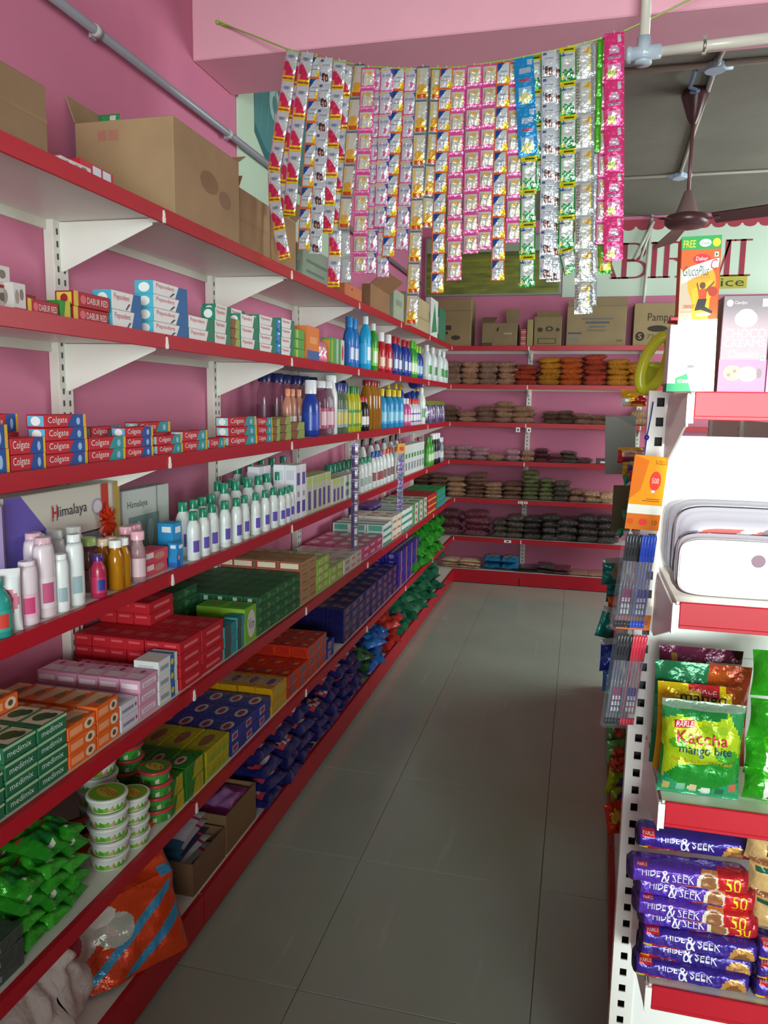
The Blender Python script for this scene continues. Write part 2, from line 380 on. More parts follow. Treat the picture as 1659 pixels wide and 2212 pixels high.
# end rack facing the camera
EY, EF, EX0, EX1 = 1.47, 1.2, .142, 1.06
ER = ob('end_rack', None); tag(ER, 'white end rack with red lips facing the shop front, slotted post at left', 'rack')
EZ = {1: 1.568, 2: 1.254, 3: .932, 4: .612, 5: .29}
def slotted_post(h, pitch=.0355):
    """front face with real rectangular slots, hollow channel behind"""
    m = M(); W, D = .042, .03; sw, sh = .013, .016; c = C('#f1f0ea'); mt = 'white_enamel'
    x0, x1, a, b = -W/2, W/2, -sw/2, sw/2
    def fq(xa, za, xb, zb): m.add([(xa, 0, za), (xb, 0, za), (xb, 0, zb), (xa, 0, zb)], [(0, 1, 2, 3)], c, mt)
    fq(x0, 0, a, h); fq(b, 0, x1, h); z = 0; k = .02
    while k < h-.02:
        fq(a, z, b, k); z = k+sh
        for (p, q) in (((a, k), (a, z)), ((b, z), (b, k)), ((b, k), (a, k)), ((a, z), (b, z))): m.add([(p[0], 0, p[1]), (q[0], 0, q[1]), (q[0], .003, q[1]), (p[0], .003, p[1])], [(0, 1, 2, 3)], c, mt)
        k += pitch
    fq(a, z, b, h)
    m.add([(x0, 0, 0), (x0, 0, h), (x0, D, h), (x0, D, 0)], [(0, 1, 2, 3)], c, mt); m.add([(x1, 0, 0), (x1, D, 0), (x1, D, h), (x1, 0, h)], [(0, 1, 2, 3)], c, mt)
    m.add([(x0, D, 0), (x0, D, h), (x1, D, h), (x1, D, 0)], [(0, 1, 2, 3)], C('#2b2a2a'), 'card'); m.add([(x0, 0, h), (x1, 0, h), (x1, D, h), (x0, D, h)], [(0, 1, 2, 3)], c, mt)
    return m.mesh('slotted_post')
sp = slotted_post(1.575)
for x in (EX0, EX1): ob('slotted_post', sp, ER, (x, EY, 0))
m = M(); m.box(EX0+.021, EY+.004, .1, EX1-.021, EY+.012, 1.495, C('#eef1ee'), 'white_enamel'); ob('back_panel', m.mesh('panel'), ER)
m = M(); m.box(EX0+.021, EY+.0, .1, EX1-.021, EY+.004, .13, C('#eef1ee'), 'white_enamel')
for z in (.45, .77, 1.09, 1.41): m.box(EX0+.03, EY+.0028, z, EX1-.03, EY+.0042, z+.002, C('#c9cfcc'), 'white_enamel')
ob('panel_seam', m.mesh('seams'), ER)
def ebr():
    m = M(); D = EY-EF; m.prism([(0, -.04), (-.03, -.005), (-D+.01, -.008), (-D, -.002), (-D, -.05), (-D+.02, -.052), (-.03, -.125), (0, -.125)], -.0015, .0015, C('#e9e7e0'), 'X', 'white_enamel')
    m.box(-.002, -D-.002, -.045, .008, -D+.012, -.004, C('#f2f0ea'), 'white_enamel'); return m.mesh('bracket')
eb = ebr()
for i, z in EZ.items():
    for x in (EX0+.012, EX1-.012): ob('bracket', eb, ER, (x, EY, z))
    m = M(); m.box(EX0+.016, EF+.003, -.02, EX1-.016, EY, 0, CREAM, 'white_enamel'); s = ob('shelf_panel', m.mesh('shelf_panel'), ER, (0, 0, z))
    m = M(); m.box(EX0+.02, -.003, -.036, EX1-.016, .003, .001, RED, 'enamel', ch=.0015); m.box(EX0+.02, -.0045, -.040, EX1-.016, .002, -.034, RED, 'enamel', ch=.001); ob('red_lip', m.mesh('red_lip'), s, (0, EF, 0))
m = M(); m.box(EX0+.02, EF-.02, 0, EX1, EF-.015, .1, RED, 'enamel'); m.box(EX0+.02, EF-.015, .095, EX1, EY, .1, CREAM, 'white_enamel'); ob('base', m.mesh('base'), ER)
# ================================================================== CEILING SERVICES, BANNERS
def frm(o, u, v, n):
    o, u, v, n = Vector(o), Vector(u), Vector(v), Vector(n); return lambda a, b, h=0: tuple(o+u*a+v*b+n*h)
# conduit along left wall
m = M(); m.tube([(-1.375, .6, 2.572), (-1.375, 3.9, 2.572), (-1.375, 6.7, 2.572)], .0135, C('#8b8b93'), 10)
cd = ob('conduit', m.mesh('conduit')); tag(cd, 'grey plastic conduit running along the pink left wall above the cartons', 'pipe')
m = M(); m.box(-.008, -.012, -.02, .034-.05, .012, .02, C('#9a9aa0'), 'plastic'); m.tube([(0, -.012, 0), (0, .012, 0)], .017, C('#b9b9bd'), 10)
sm = m.mesh('saddle')
for y in (1.3, 2.05, 2.9, 4.1, 5.3): ob('saddle', sm, cd, (-1.375, y, 2.572))
# pipe with tee in front of the beam
PY = 2.6
tee = ob('water_pipe', None, loc=(.135, PY, 2.607)); tag(tee, 'cream plastic water pipe with a tee and elbow under the pink beam', 'pipe')
PW, PG = C('#cfc9bd'), C('#aebac6')
m = M(); m.tube([(0, 0, .03), (0, 0, ZC-2.607-.004)], .0155, PW, 12); ob('riser', m.mesh('p'), tee)
m = M(); m.tube([(.04, 0, 0), (.39, 0, .012)], .0155, PW, 12); m.tube([(.39, 0, .012), (.425, .008, .006), (.44, .03, -.01)], .0155, PW, 12); m.tube([(.44, .03, -.01), (.44, .068, -.02)], .0155, PW, 12); ob('branch', m.mesh('p'), tee)
m = M(); m.tube([(-.045, 0, -.002), (.05, 0, .002)], .021, PG, 14); m.tube([(0, 0, -.03), (0, 0, .045)], .021, PG, 14); m.tube([(0, 0, -.032), (0, 0, -.02)], .026, PG, 14); m.tube([(-.05, 0, -.002), (-.036, 0, -.002)], .024, PG, 14); ob('tee_joint', m.mesh('p'), tee)
m = M(); m.tube([(.168, 0, .004), (.176, 0, .004)], .019, C('#b9b6b0'), 12, 'metal'); m.box(.166, -.004, -.02, .178, .004, .034, C('#b9b6b0'), 'metal'); ob('clamp', m.mesh('c'), tee, label='steel clamp')
m = M(); m.tube([(.44, .06, -.018), (.44, .078, -.03), (.44, .08, -.06)], .022, C('#8f8a86'), 12); ob('elbow', m.mesh('p'), tee)
# ceiling conduits and boxes
m = M()
JB1, JB2 = atZ(1545, 152, ZC-.03), atZ(1468, 385, ZC-.03)
for (p, q, r) in (((-1.3, JB1.y-.02, ZC-.014), (3.4, JB1.y-.02, ZC-.014), .012), ((-1.3, JB2.y, ZC-.012), (3.4, JB2.y, ZC-.012), .010), ((JB1.x+.03, 3.03, ZC-.014), (JB1.x, JB1.y, ZC-.014), .012), ((JB1.x, JB1.y, ZC-.014), (JB2.x, JB2.y, ZC-.012), .012)):
    m.tube([p, q], r, C('#b3aea2'), 8)
cc = ob('ceiling_conduit', m.mesh('cc')); tag(cc, 'thin cream conduits crossing the grey ceiling behind the beam', 'conduit')
m = M(); m.lathe([(.045, 0), (.047, .004), (.045, .03)], C('#a9bed2'), 16); m.tube([(-.075, 0, .018), (.075, 0, .018)], .017, C('#a9bed2'), 10); m.tube([(0, -.07, .018), (0, .07, .018)], .017, C('#a9bed2'), 10); jb = m.mesh('jb')
b1 = ob('junction_box', jb, loc=(JB1.x, JB1.y, ZC-.034)); tag(b1, 'light blue junction box on the ceiling near the fan canopy', 'box')
b2 = ob('junction_box', jb, loc=(JB2.x, JB2.y, ZC-.034)); tag(b2, 'light blue junction box where the far ceiling conduits cross', 'box')
# ceiling fan
FC = Vector((.475, 4.25, 0)); BR2 = C('#4a2a2c')
fan = ob('ceiling_fan', None, loc=(FC.x, FC.y, 2.47)); tag(fan, 'dark brown three bladed ceiling fan hanging from the grey ceiling', 'fan')
m = M(); m.lathe([(.012, .46), (.016, .465), (.03, .49), (.062, .585), (.066, .60), (.060, .616)], BR2, 18); ob('canopy', m.mesh('canopy'), fan)
m = M(); m.tube([(0, 0, .07), (0, 0, .51)], .0095, C('#6b4548'), 10, 'gloss'); ob('rod', m.mesh('rod'), fan)
m = M(); m.lathe([(.013, .15), (.02, .145), (.048, .06), (.056, .04), (.056, .03)], C('#7b6360'), 18); ob('lower_canopy', m.mesh('lc'), fan)
m = M(); m.lathe([(.04, -.03), (.085, -.026), (.104, -.01), (.106, .014), (.095, .028), (.06, .038), (.04, .04)], BR2, 24, 'gloss'); ob('motor', m.mesh('motor'), fan)
for k, az in enumerate((-35, 85, 205)):
    m = M(); n = 8
    def bl(u, v):
        r = .13+u*.50; wd = (.045+.022*u)*(1 if u < .93 else .75); return (r, (v-.5)*2*wd*.95, .006-(v-.5)*.028-.004*abs(v-.5))
    m.surf(bl, n, 2, BR2, 'gloss'); m.surf(lambda u, v: tuple(Vector(bl(u, v))-Vector((0, 0, .004))), n, 2, BR2, 'gloss', flip=True)
    m.box(.06, -.014, -.002, .16, .014, .005, C('#5d3a3b'), 'gloss', ch=.001)
    ob('blade', m.mesh('blade'), fan, rot=(0, 0, math.radians(az+10)))
m = M(); P = [(.0, .0, 0), (-.05, .02, .03), (-.07, -.1, .05), (-.04, -.35, .03), (.02, -.6, .035)]
m.tube([Vector((FC.x-.01, FC.y-.03, ZC-.012)), Vector((FC.x-.03, FC.y-.12, ZC-.05)), Vector((FC.x-.01, (FC.y+JB1.y)/2-.05, ZC-.075)), Vector((JB1.x-.09, JB1.y+.12, ZC-.05)), Vector((JB1.x-.085, JB1.y+.0, ZC-.018))], .010, C('#8fb2d2'), 8)
w1 = ob('flexible_conduit', m.mesh('fx')); tag(w1, 'pale blue flexible conduit curling from the box to the fan', 'conduit')
# back wall banner
def poly3(m, fn, P, col, mt='banner', h=.002): m.add([fn(u, v, h) for u, v in P], [tuple(range(len(P)))], col, mt)
BW = 3.3; bx0, bx1, bz0, bz1 = -.19, 2.9, 2.455, ZC-.03
m = M(); m.box(bx0, YW-.012, bz0, bx1, YW-.001, bz1, C('#c9dcc9'), 'banner'); bn = ob('shop_banner', m.mesh('banner')); tag(bn, 'pale green banner with large dark red serif letters on back wall', 'banner')
f = lambda u, v, h=0: (u, YW-.012-h, v)
LRD = C('#9a2038')
def letter(m, ch, x, z, wd, hh, col):
    """serif capitals: thick and thin stems with slab serifs"""
    T_, t_, sf = .034*hh/.24, .012*hh/.24, .011*hh/.24
    def R(a, b, c, d): poly3(m, f, [(x+a, z+b), (x+c, z+b), (x+c, z+d), (x+a, z+d)], col, h=.003)
    def P(pts): poly3(m, f, [(x+a, z+b) for a, b in pts], col, h=.003)
    def stem(a, b, T): R(a, b, a+T, hh); 
    def ser(a, w2, zz): R(a-w2/2, zz, a+w2/2, zz+sf)
    if ch == 'I': R((wd-T_)/2, 0, (wd+T_)/2, hh); ser(wd/2, wd, 0); ser(wd/2, wd, hh-sf)
    if ch == 'A':
        P([(wd/2-.012, hh), (wd/2+.012, hh), (wd-.018, 0), (wd-.018-T_, 0)]); P([(wd/2-.008, hh), (wd/2+.004, hh-.01), (.03, 0), (.018, 0)])
        R(wd*.25, hh*.32, wd*.72, hh*.32+t_); ser(.025, .07, 0); ser(wd-.035, .085, 0)
    if ch == 'M':
        R(wd-.03-T_, 0, wd-.03, hh); R(.03, 0, .03+t_, hh); P([(.03, hh), (.03+T_, hh), (wd/2+.012, 0), (wd/2-.012, 0)]); P([(wd-.03-t_, hh), (wd-.03, hh), (wd/2+.01, 0), (wd/2-.004, 0)])
        ser(.035, .075, 0); ser(wd-.03-T_/2, .09, 0); ser(.03, .06, hh-sf); ser(wd-.03, .07, hh-sf)
    if ch in 'BR':
        R(.02, 0, .02+T_, hh); ser(.035, .08, 0); ser(.03, .07, hh-sf)
        def bowl(z0, z1, r):
            n = 12; O = []; I = []
            for k in range(n+1):
                a = -math.pi/2+math.pi*k/n; zc, rz = (z0+z1)/2, (z1-z0)/2
                O.append((.02+T_+r*.35+r*.65*math.cos(a), zc+rz*math.sin(a))); I.append((.02+T_+r*.35+(r*.65-T_*.9)*math.cos(a), zc+(rz-t_)*math.sin(a)))
            for k in range(n): P([O[k], O[k+1], I[k+1], I[k]])
            R(.02+T_, z0, .02+T_+r*.36, z0+t_); R(.02+T_, z1-t_, .02+T_+r*.36, z1)
        bowl(hh*.5, hh, wd*.62)
        if ch == 'B': bowl(0, hh*.52, wd*.72)
        else:
            n = 8; pts = []
            for k in range(n+1):
                t = k/n; pts.append((.02+T_+wd*.22+t*wd*1.15, hh*.5-t*hh*.5-math.sin(t*math.pi/2)**2*hh*.34+t*t*.02))
            for k in range(n): (a, b), (c, d) = pts[k], pts[k+1]; wk = T_*(1-.75*k/n); wk2 = T_*(1-.75*(k+1)/n); P([(a-wk*.6, b), (a+wk*.6, b), (c+wk2*.6, d), (c-wk2*.6, d)])
for ch, xa, xb, s_ in (('A', 1262, 1340, 1), ('B', 1338, 1402, 1), ('I', 1397, 1428, 1), ('R', 1428, 1500, 1), ('A', 1462, 1545, 1), ('M', 1520, 1618-33, 1), ('I', 1583, 1622, 1)):
    a, b = atY(xa, 565, YW), atY(xb, 565, YW); m = M(); letter(m, ch, a.x, 2.595, b.x-a.x, .285, LRD); ob('lettering', m.mesh('letter'), bn, label='dark red serif letter')
m = M(); a, b = atY(1540, 605, YW), atY(1615, 580, YW); x0 = a.x-.1
poly3(m, f, [(x0, 2.50), (b.x, 2.50), (b.x, 2.60), (x0, 2.60)], C('#b9b233'), h=.003); g = lambda u, v: f(u, v, .0045)
m.text('Rice', g, x0+.06, 2.517, b.x-.02, 2.585, C('#2b2b22'), 'banner')
ob('lettering', m.mesh('rice'), bn, label='dark letters on a mustard yellow plate')
m = M(); n = 26; poly3(m, f, [(bx0, bz1-.055), (bx1, bz1-.055), (bx1, bz1), (bx0, bz1)], C('#a52f42'), h=.003)
for k in range(n+1):
    x = bx0+.05+k*(bx1-bx0-.1)/n; m.add([f(x+.05*math.cos(t*math.pi/6+math.pi), bz1-.055+.03*math.sin(t*math.pi/6+math.pi), .0035) for t in range(7)], [tuple(range(7))], C('#a52f42'), 'banner')
ob('scalloped_border', m.mesh('scallop'), bn, label='dark red scalloped awning border')
# second banner (left part of back wall): field picture with rounded grey rim
x0, x1 = WX+.03, -.2; z0, z1 = 2.475, 2.98
m = M(); m.box(x0, YW-.02, z0, x1, YW-.002, z1, C('#8d9488'), 'banner', ch=.006); fb = ob('field_banner', m.mesh('fb')); tag(fb, 'dark green field picture panel high on the back wall, left of banner', 'banner')
m = M()
def fcol(u, v):
    n_ = noise.noise(Vector((u*6, v*14, 0)))*.5+.5; n2 = noise.noise(Vector((u*30, v*30, 3)))*.5+.5
    a, b, c = Vector(C('#4f5a1e')), Vector(C('#8c9430')), Vector(C('#9aa893')); k = a.lerp(b, max(0, min(1, n_*1.3-.1+.3*(n2-.5))))
    if v > .62: k = k.lerp(Vector(C('#35452a')), min(1, (v-.62)*6)) if v < .75 else c
    return tuple(k)
m.surf(lambda u, v: (x0+.02+u*(x1-x0-.04), YW-.0215, z0+.02+v*(z1-z0-.04)), 60, 24, fcol, 'banner', False); ob('picture', m.mesh('pic'), fb)
# left wall mural beyond the beam
m = M(); y0, y1, z0, z1 = 3.04, 4.5, 2.33, 2.95
m.box(WX+.001, y0, z0, WX+.012, y1, z1, C('#c4dfc4'), 'banner'); mu = ob('wall_banner', m.mesh('mu')); tag(mu, 'pale green banner with a teal banknote like panel on left wall', 'banner')
m = M(); fl2 = lambda u, v, h=0: (WX+.012+h, y0+u*(y1-y0), z0+v*(z1-z0))
poly3(m, fl2, [(.105, .9), (.105, .62), (.19, .5), (.6, .5), (.6, 1), (.105, 1)], C('#4f8d8d')); poly3(m, fl2, [(.105, .62), (.105, .56), (.19, .43), (.6, .43), (.6, .5), (.19, .5)], C('#2f7073'), h=.0025)
m.add([fl2(.26+.045*math.cos(t*math.pi/8), .86+.12*math.sin(t*math.pi/8), .003) for t in range(16)], [tuple(range(16))], C('#a9d0c9'), 'banner')
m.add([fl2(.26+.02*math.cos(t*math.pi/8), .86+.06*math.sin(t*math.pi/8), .004) for t in range(16)], [tuple(range(16))], C('#5a9490'), 'banner')
for k in range(9): poly3(m, fl2, [(.14+.05*k, .6), (.143+.05*k, .6), (.17+.05*k, .98), (.167+.05*k, .98)], C('#7fb3ad'), h=.003)
ob('printed_panel', m.mesh('mup'), mu, label='teal printed panel')
# thin pipes down the back wall over the banner
m = M(); a = atY(1388, 640, YW-.03); m.tube([(a.x+.035, YW-.03, ZC), (a.x, YW-.03, 2.05)], .012, C('#cdd2c6'), 8)
vp = ob('vertical_conduit', m.mesh('vp')); tag(vp, 'cream conduit running down the back wall over the banner letters', 'conduit')
m = M(); a = atY(1370, 560, YW-.06); b = atY(1412, 478, YW-.06); m.tube([a, b], .014, C('#bcc1b4'), 8); m.tube([atY(1383, 562, YW-.06), b], .010, C('#c6cabd'), 8)
bp_ = ob('leaning_stick', m.mesh('st')); tag(bp_, 'pair of thin slanted cream rods in front of the banner letters', 'rod')
# unseen house and slab added outside to block sun except through the ventilator
m = M(); m.box(-9, -12, -.1, 12, -10, 5.0, C('#c9c4b8'), 'wall_paint'); ob('trim_2', m.mesh('sun_block_house'), kind='structure')
m = M(); m.box(-1.5, -4.3, 2.38, 3.6, -2.2, 2.435, C('#b9b4aa'), 'ceiling_cement'); ob('trim_3', m.mesh('sun_block_slab'), kind='structure')
m = M(); m.box(-9, -10, -.14, 12, -2.2, -.02, C('#8d867a'), 'ceiling_cement'); ob('trim_4', m.mesh('street'), kind='structure')
# unseen counter added behind the camera to shade the near floor
m = M(); m.box(-1.3, -1.05, 0, .6, -.6, .82, C('#8a6a4c'), 'card', ch=.004); ctb = ('shade_counter_body', m.mesh('shade_counter_body'))
m = M(); m.box(-1.34, -1.08, .82, .64, -.57, .855, C('#5a4636'), 'gloss', ch=.004); ctt = ('shade_counter_top', m.mesh('shade_counter_top'))
_ct = ob('shade_counter', None); tag(_ct, 'unseen brown counter added behind the camera to shade the near floor', 'counter'); ob(ctb[0], ctb[1], _ct); ob(ctt[0], ctt[1], _ct)
# ================================================================== PRODUCT KITS
def carton(D, L, H, base, arts, mt='card', ch=.0012, name='carton'):
    """local origin at the front (+X) near bottom corner; arts: {side: [print]}"""
    m = M(); m.box(-D, 0, 0, 0, L, H, C(base), mt, ch=min(ch, H*.08))
    for sd, A in arts.items(): m.art(face(-D, 0, 0, 0, L, H, sd), A, mt)
    return m.mesh(name)
W_ = '#f2efe9'
def toothpaste(txt, c1, c2, endc, tip='#e9b81f'):
    return dict(base=c1, name='toothpaste_carton', cat='toothpaste', arts={'+X': [('p', [(.52, 0), (.66, 1), (.93, 1), (.93, 0)], c2), ('e', .80, .45, .05, .3, '#9fc7e6'), ('r', .93, 0, 1, 1, tip), ('t', txt, .05, .2, .52, .84, W_)],
        '-Y': [('r', .08, .1, .92, .9, endc), ('e', .5, .5, .25, .36, '#f5f3f3')], '+Z': [('t', txt, .2, .1, .8, .5, W_)]})
ST = {
 'col_blue': toothpaste('Colgate', '#c8182c', '#1d4fa0', '#63b9de'),
 'col_teal': toothpaste('Colgate', '#c8182c', '#2a9a9c', '#8cd3d8'),
 'red_paste': dict(base='#a8161f', name='toothpaste_carton', cat='toothpaste', arts={'+X': [('r', .0, .0, .12, 1, '#d7b23a'), ('t', 'DABUR RED', .36, .28, .94, .72, '#f0dada'), ('e', .25, .5, .08, .3, '#d9606a')], '-Y': [('r', .1, .1, .9, .9, '#e2c04a'), ('e', .5, .5, .2, .3, '#a3202a')]}),
 'white_paste': dict(base='#e4e2e0', name='toothpaste_carton', cat='toothpaste', arts={'+X': [('p', [(.62, 0), (.74, 1), (1, 1), (1, 0)], '#27639c'), ('t', 'Pepsodent', .08, .45, .6, .85, '#c73a48'), ('p', [(.45, .05), (.5, .05), (.62, .4), (.56, .4)], '#5a3a4a')], '-Y': [('r', 0, 0, 1, 1, '#49b6cf'), ('e', .5, .5, .3, .36, '#f3f6f6')], '+Z': [('r', .1, .1, .5, .9, '#d6838c')]}),
 'green_paste': dict(base='#e6e1dd', name='toothpaste_carton', cat='toothpaste', arts={'+X': [('p', [(.66, 0), (.76, 1), (1, 1), (1, 0)], '#2c7a5c'), ('t', 'Pepsodent', .08, .45, .62, .85, '#c73a48')], '-Y': [('r', 0, 0, 1, 1, '#2c8a6c'), ('e', .5, .5, .3, .36, '#f3f6f6')], '+Z': [('r', .1, .1, .5, .9, '#7fb59a')]}),
 'floral': dict(base='#cfc6c2', name='soap_carton', cat='soap', arts={'+X': [('e', .3, .5, .15, .25, '#9a8a80'), ('e', .65, .6, .15, .2, '#7b6a60'), ('r', 0, 0, 1, .12, '#a31c2a')], '-Y': [('e', .5, .5, .25, .3, '#8f8276')]}),
 'green_soap': dict(base='#1f6a45', name='herbal_soap_carton', cat='soap', arts={'+X': [('r', 0, .8, 1, .98, '#9fc49a'), ('t', 'medimix', .12, .28, .85, .66, '#dfeede')], '+Z': [('r', .06, .2, .94, 1, '#dccbb2'), ('e', .45, .6, .3, .25, '#3c5a2c'), ('e', .7, .7, .2, .18, '#2f4f26'), ('r', 0, 0, 1, .16, '#1f6a45')], '-Y': [('r', .1, .3, .9, .7, '#e4efe0')]}),
 'orange_soap': dict(base='#e8661c', name='orange_soap_carton', cat='soap', arts={'+X': [('e', .75, .5, .18, .38, '#dfd3b8'), ('e', .75, .5, .08, .2, '#6a4a2a'), ('r', .05, .25, .5, .75, '#f0a070')], '+Z': [('p', [(0, 0), (.35, 0), (.7, 1), (0, 1)], '#ddb38c'), ('e', .7, .5, .2, .22, '#7f6a3a'), ('r', .1, .85, .8, .95, '#f6c59a')], '-Y': [('r', .1, .2, .9, .8, '#f3a264')]}),
 'pink_soap': dict(base='#d99cb8', name='pink_soap_carton', cat='soap', arts={'+X': [('r', .12, .3, .88, .7, '#e6e0ea'), ('t', 'Santoor', .2, .35, .8, .65, '#b23a6a')], '+Z': [('r', .1, .15, .9, .55, '#e5cdd8'), ('e', .5, .75, .12, .12, '#b52f55')], '-Y': [('r', .1, .3, .9, .7, '#f0dfe8')]}),
 'lilac_soap': dict(base='#d9d4de', name='soap_carton', cat='soap', arts={'+X': [('r', .1, .35, .75, .6, '#8f8fa8'), ('e', .86, .5, .05, .15, '#b52f55')], '+Z': [('r', .2, .3, .8, .7, '#a9b0bf')], '-Y': [('r', .1, .35, .9, .6, '#9c9cb2')]}),
 'bluewhite': dict(base='#dedfdc', name='soap_carton', cat='soap', arts={'+X': [('r', .6, 0, .82, 1, '#2c67ad'), ('e', .7, .5, .08, .22, '#d9c52c'), ('r', .08, .3, .5, .6, '#9aa4ac')], '+Z': [('r', .0, .7, 1, .85, '#3f78b8')], '-Y': [('r', .2, .3, .8, .7, '#c2c9cf')]}),
 'red_soap': dict(base='#bf1524', name='red_soap_carton', cat='soap', arts={'+X': [('r', .2, .35, .85, .62, '#dc6a70')], '+Z': [('r', .15, .3, .8, .6, '#cc4a55')], '-Y': [('r', .15, .6, .8, .8, '#d6565e')]}),
 'teal_soap': dict(base='#2f8f96', name='soap_carton', cat='soap', arts={'+X': [('r', .0, 0, .55, 1, '#4c5552')], '-Y': [('r', .1, .2, .9, .8, '#54615e')], '+Z': [('r', .1, .1, .9, .5, '#2c7f88')]}),
 'lime_box': dict(base='#7fb52a', name='soap_carton', cat='soap', arts={'+X': [('e', .55, .5, .35, .4, '#d8d5cc'), ('t', 'Vim', .3, .35, .8, .65, '#2b2b2b')], '+Z': [('r', .1, .2, .9, .8, '#3fae3c'), ('e', .5, .5, .15, .12, '#c95a3a')], '-Y': [('r', .1, .3, .9, .7, '#c8d44a')]}),
 'dark_green': dict(base='#1f5a34', name='green_soap_carton', cat='soap', arts={'+X': [('p', [(.1, .1), (.5, .5), (.1, .9)], '#4d8a4a'), ('r', .6, .2, .9, .5, '#2f7a3a')], '+Z': [('r', .1, .1, .9, .9, '#2d6a3c')], '-Y': [('r', .1, .2, .9, .8, '#15402a'), ('r', .3, .3, .6, .8, '#9fb6b2')]}),
 'tan_box': dict(base='#b88a62', name='brown_soap_carton', cat='soap', arts={'+X': [('r', .1, .4, .8, .6, '#94674a')], '+Z': [('r', .1, .1, .9, .6, '#c9a27a')], '-Y': [('r', .02, .06, .96, .94, '#b02a35'), ('r', .1, .18, .88, .82, '#e9dcc0'), ('r', .965, 0, 1, 1, '#1e7a48')]}),
 'lime_soft': dict(base='#9ccf5a', name='soap_pack', cat='soap', arts={'+X': [('r', .2, .2, .8, .8, '#e3e8a0')], '+Z': [('e', .5, .5, .3, .3, '#dfeec8')], '-Y': [('r', .2, .2, .8, .8, '#c9dc3c')]}),
 'white_pack': dict(base='#d9d6cf', name='soap_pack', cat='soap', arts={'+X': [('r', .2, .3, .8, .7, '#c9a088')], '+Z': [('e', .5, .5, .25, .25, '#a9c48a')], '-Y': [('r', .2, .2, .8, .8, '#e9e6e0')]}),
 'pink_pack': dict(base='#c8507e', name='soap_pack', cat='soap', arts={'+X': [('r', .2, .3, .8, .7, '#e6b6c6')], '+Z': [('e', .5, .5, .3, .3, '#e0dcdc')], '-Y': [('r', .2, .2, .8, .8, '#d87a9c')]}),
 'teal_paste': dict(base='#e4e4e0', name='toothpaste_carton', cat='toothpaste', arts={'+X': [('r', 0, .0, 1, .4, '#3a9a82')], '+Z': [('r', 0, .1, 1, .4, '#4aa890')], '-Y': [('r', .1, .1, .9, .9, '#58ae98')]}),
 'orange_white': dict(base='#e2ddd2', name='soap_carton', cat='soap', arts={'+X': [('r', .1, .1, .9, .4, '#cf7a3c')], '+Z': [('r', .1, .2, .6, .5, '#cf7a3c')], '-Y': [('r', .1, .2, .9, .6, '#d98a4c')]}),
 'violet': dict(base='#59408a', name='soap_pack', cat='soap', arts={'+X': [('r', .1, .2, .9, .6, '#8a7ab8')], '+Z': [('r', .1, .2, .9, .6, '#7a5aa8')], '-Y': [('r', .1, .2, .9, .8, '#443070')]}),
 'greenwhite': dict(base='#cfd6cc', name='soap_carton', cat='soap', arts={'+X': [('r', .0, .0, .4, 1, '#4c9a52'), ('e', .7, .5, .15, .3, '#c73a6a')], '+Z': [('r', .1, .2, .9, .6, '#4fae4a')], '-Y': [('r', .1, .2, .9, .8, '#dfe6dc')]}),
 'redgreen': dict(base='#b8202c', name='soap_carton', cat='soap', arts={'+X': [('r', .0, .0, 1, .3, '#d8a03c')], '+Z': [('r', .1, .2, .9, .6, '#c83a40')], '-Y': [('r', .1, .2, .9, .8, '#d0484c')]}),
 'jade': dict(base='#1f9a55', name='soap_carton', cat='soap', arts={'+X': [('r', .0, .0, 1, .4, '#4a8ac0')], '+Z': [('r', .1, .2, .9, .6, '#2fb268')], '-Y': [('r', .1, .2, .9, .8, '#58c08c')]}),
 'yellow_bar': dict(base='#c2b41c', name='detergent_bar', cat='detergent bar', arts={'+X': [('r', .05, .1, .95, .5, '#9fb82a')], '+Z': [('e', .5, .5, .22, .3, '#a06a4a'), ('r', .05, .05, .95, .2, '#a8b422')], '-Y': [('r', .1, .1, .9, .9, '#cfb414')]}),
 'blue_bar': dict(base='#2a3c9a', name='detergent_bar', cat='detergent bar', arts={'+X': [('r', .1, .2, .5, .8, '#c9c9d8'), ('r', .15, .3, .45, .7, '#b0343c')], '+Z': [('e', .5, .5, .28, .32, '#c8ccdc'), ('e', .5, .5, .15, .2, '#b0343c')], '-Y': [('e', .5, .5, .2, .3, '#c8ccdc')]}),
 'gold_bar': dict(base='#d39a14', name='detergent_bar', cat='detergent bar', arts={'+X': [('r', .1, .2, .9, .8, '#c8b03c')], '+Z': [('r', .05, .25, .95, .8, '#b8a8a0'), ('e', .5, .5, .2, .25, '#8a5a6a')], '-Y': [('r', .1, .1, .9, .6, '#c98c10')]}),
 'orange_bar': dict(base='#d23a1c', name='detergent_bar', cat='detergent bar', arts={'+X': [('e', .5, .5, .22, .4, '#6a6f8a'), ('r', .0, .0, 1, .12, '#e0602c')], '+Z': [('e', .3, .5, .12, .22, '#7a5a6a'), ('r', .5, .3, .8, .6, '#d88a5c')], '-Y': [('r', .1, .1, .9, .9, '#b82a1c')]}),
 'navy_pack': dict(base='#20205e', name='detergent_bar', cat='detergent bar', arts={'+X': [('e', .5, .5, .25, .35, '#8a4a5a'), ('r', .1, .7, .9, .9, '#3a3a9a')], '+Z': [('e', .4, .5, .2, .3, '#6a5468'), ('r', .6, .2, .9, .5, '#8a6a5c')], '-Y': [('r', .1, .1, .9, .9, '#1a1a50')]}),
 'purple_foil': dict(base='#3a2aa0', name='detergent_bar', cat='detergent bar', arts={'+X': [('r', .4, .0, .6, 1, '#b87a7a')], '+Z': [('r', .4, .0, .6, 1, '#c89a9a')], '-Y': [('e', .5, .5, .2, .3, '#8a8ad8')]}),
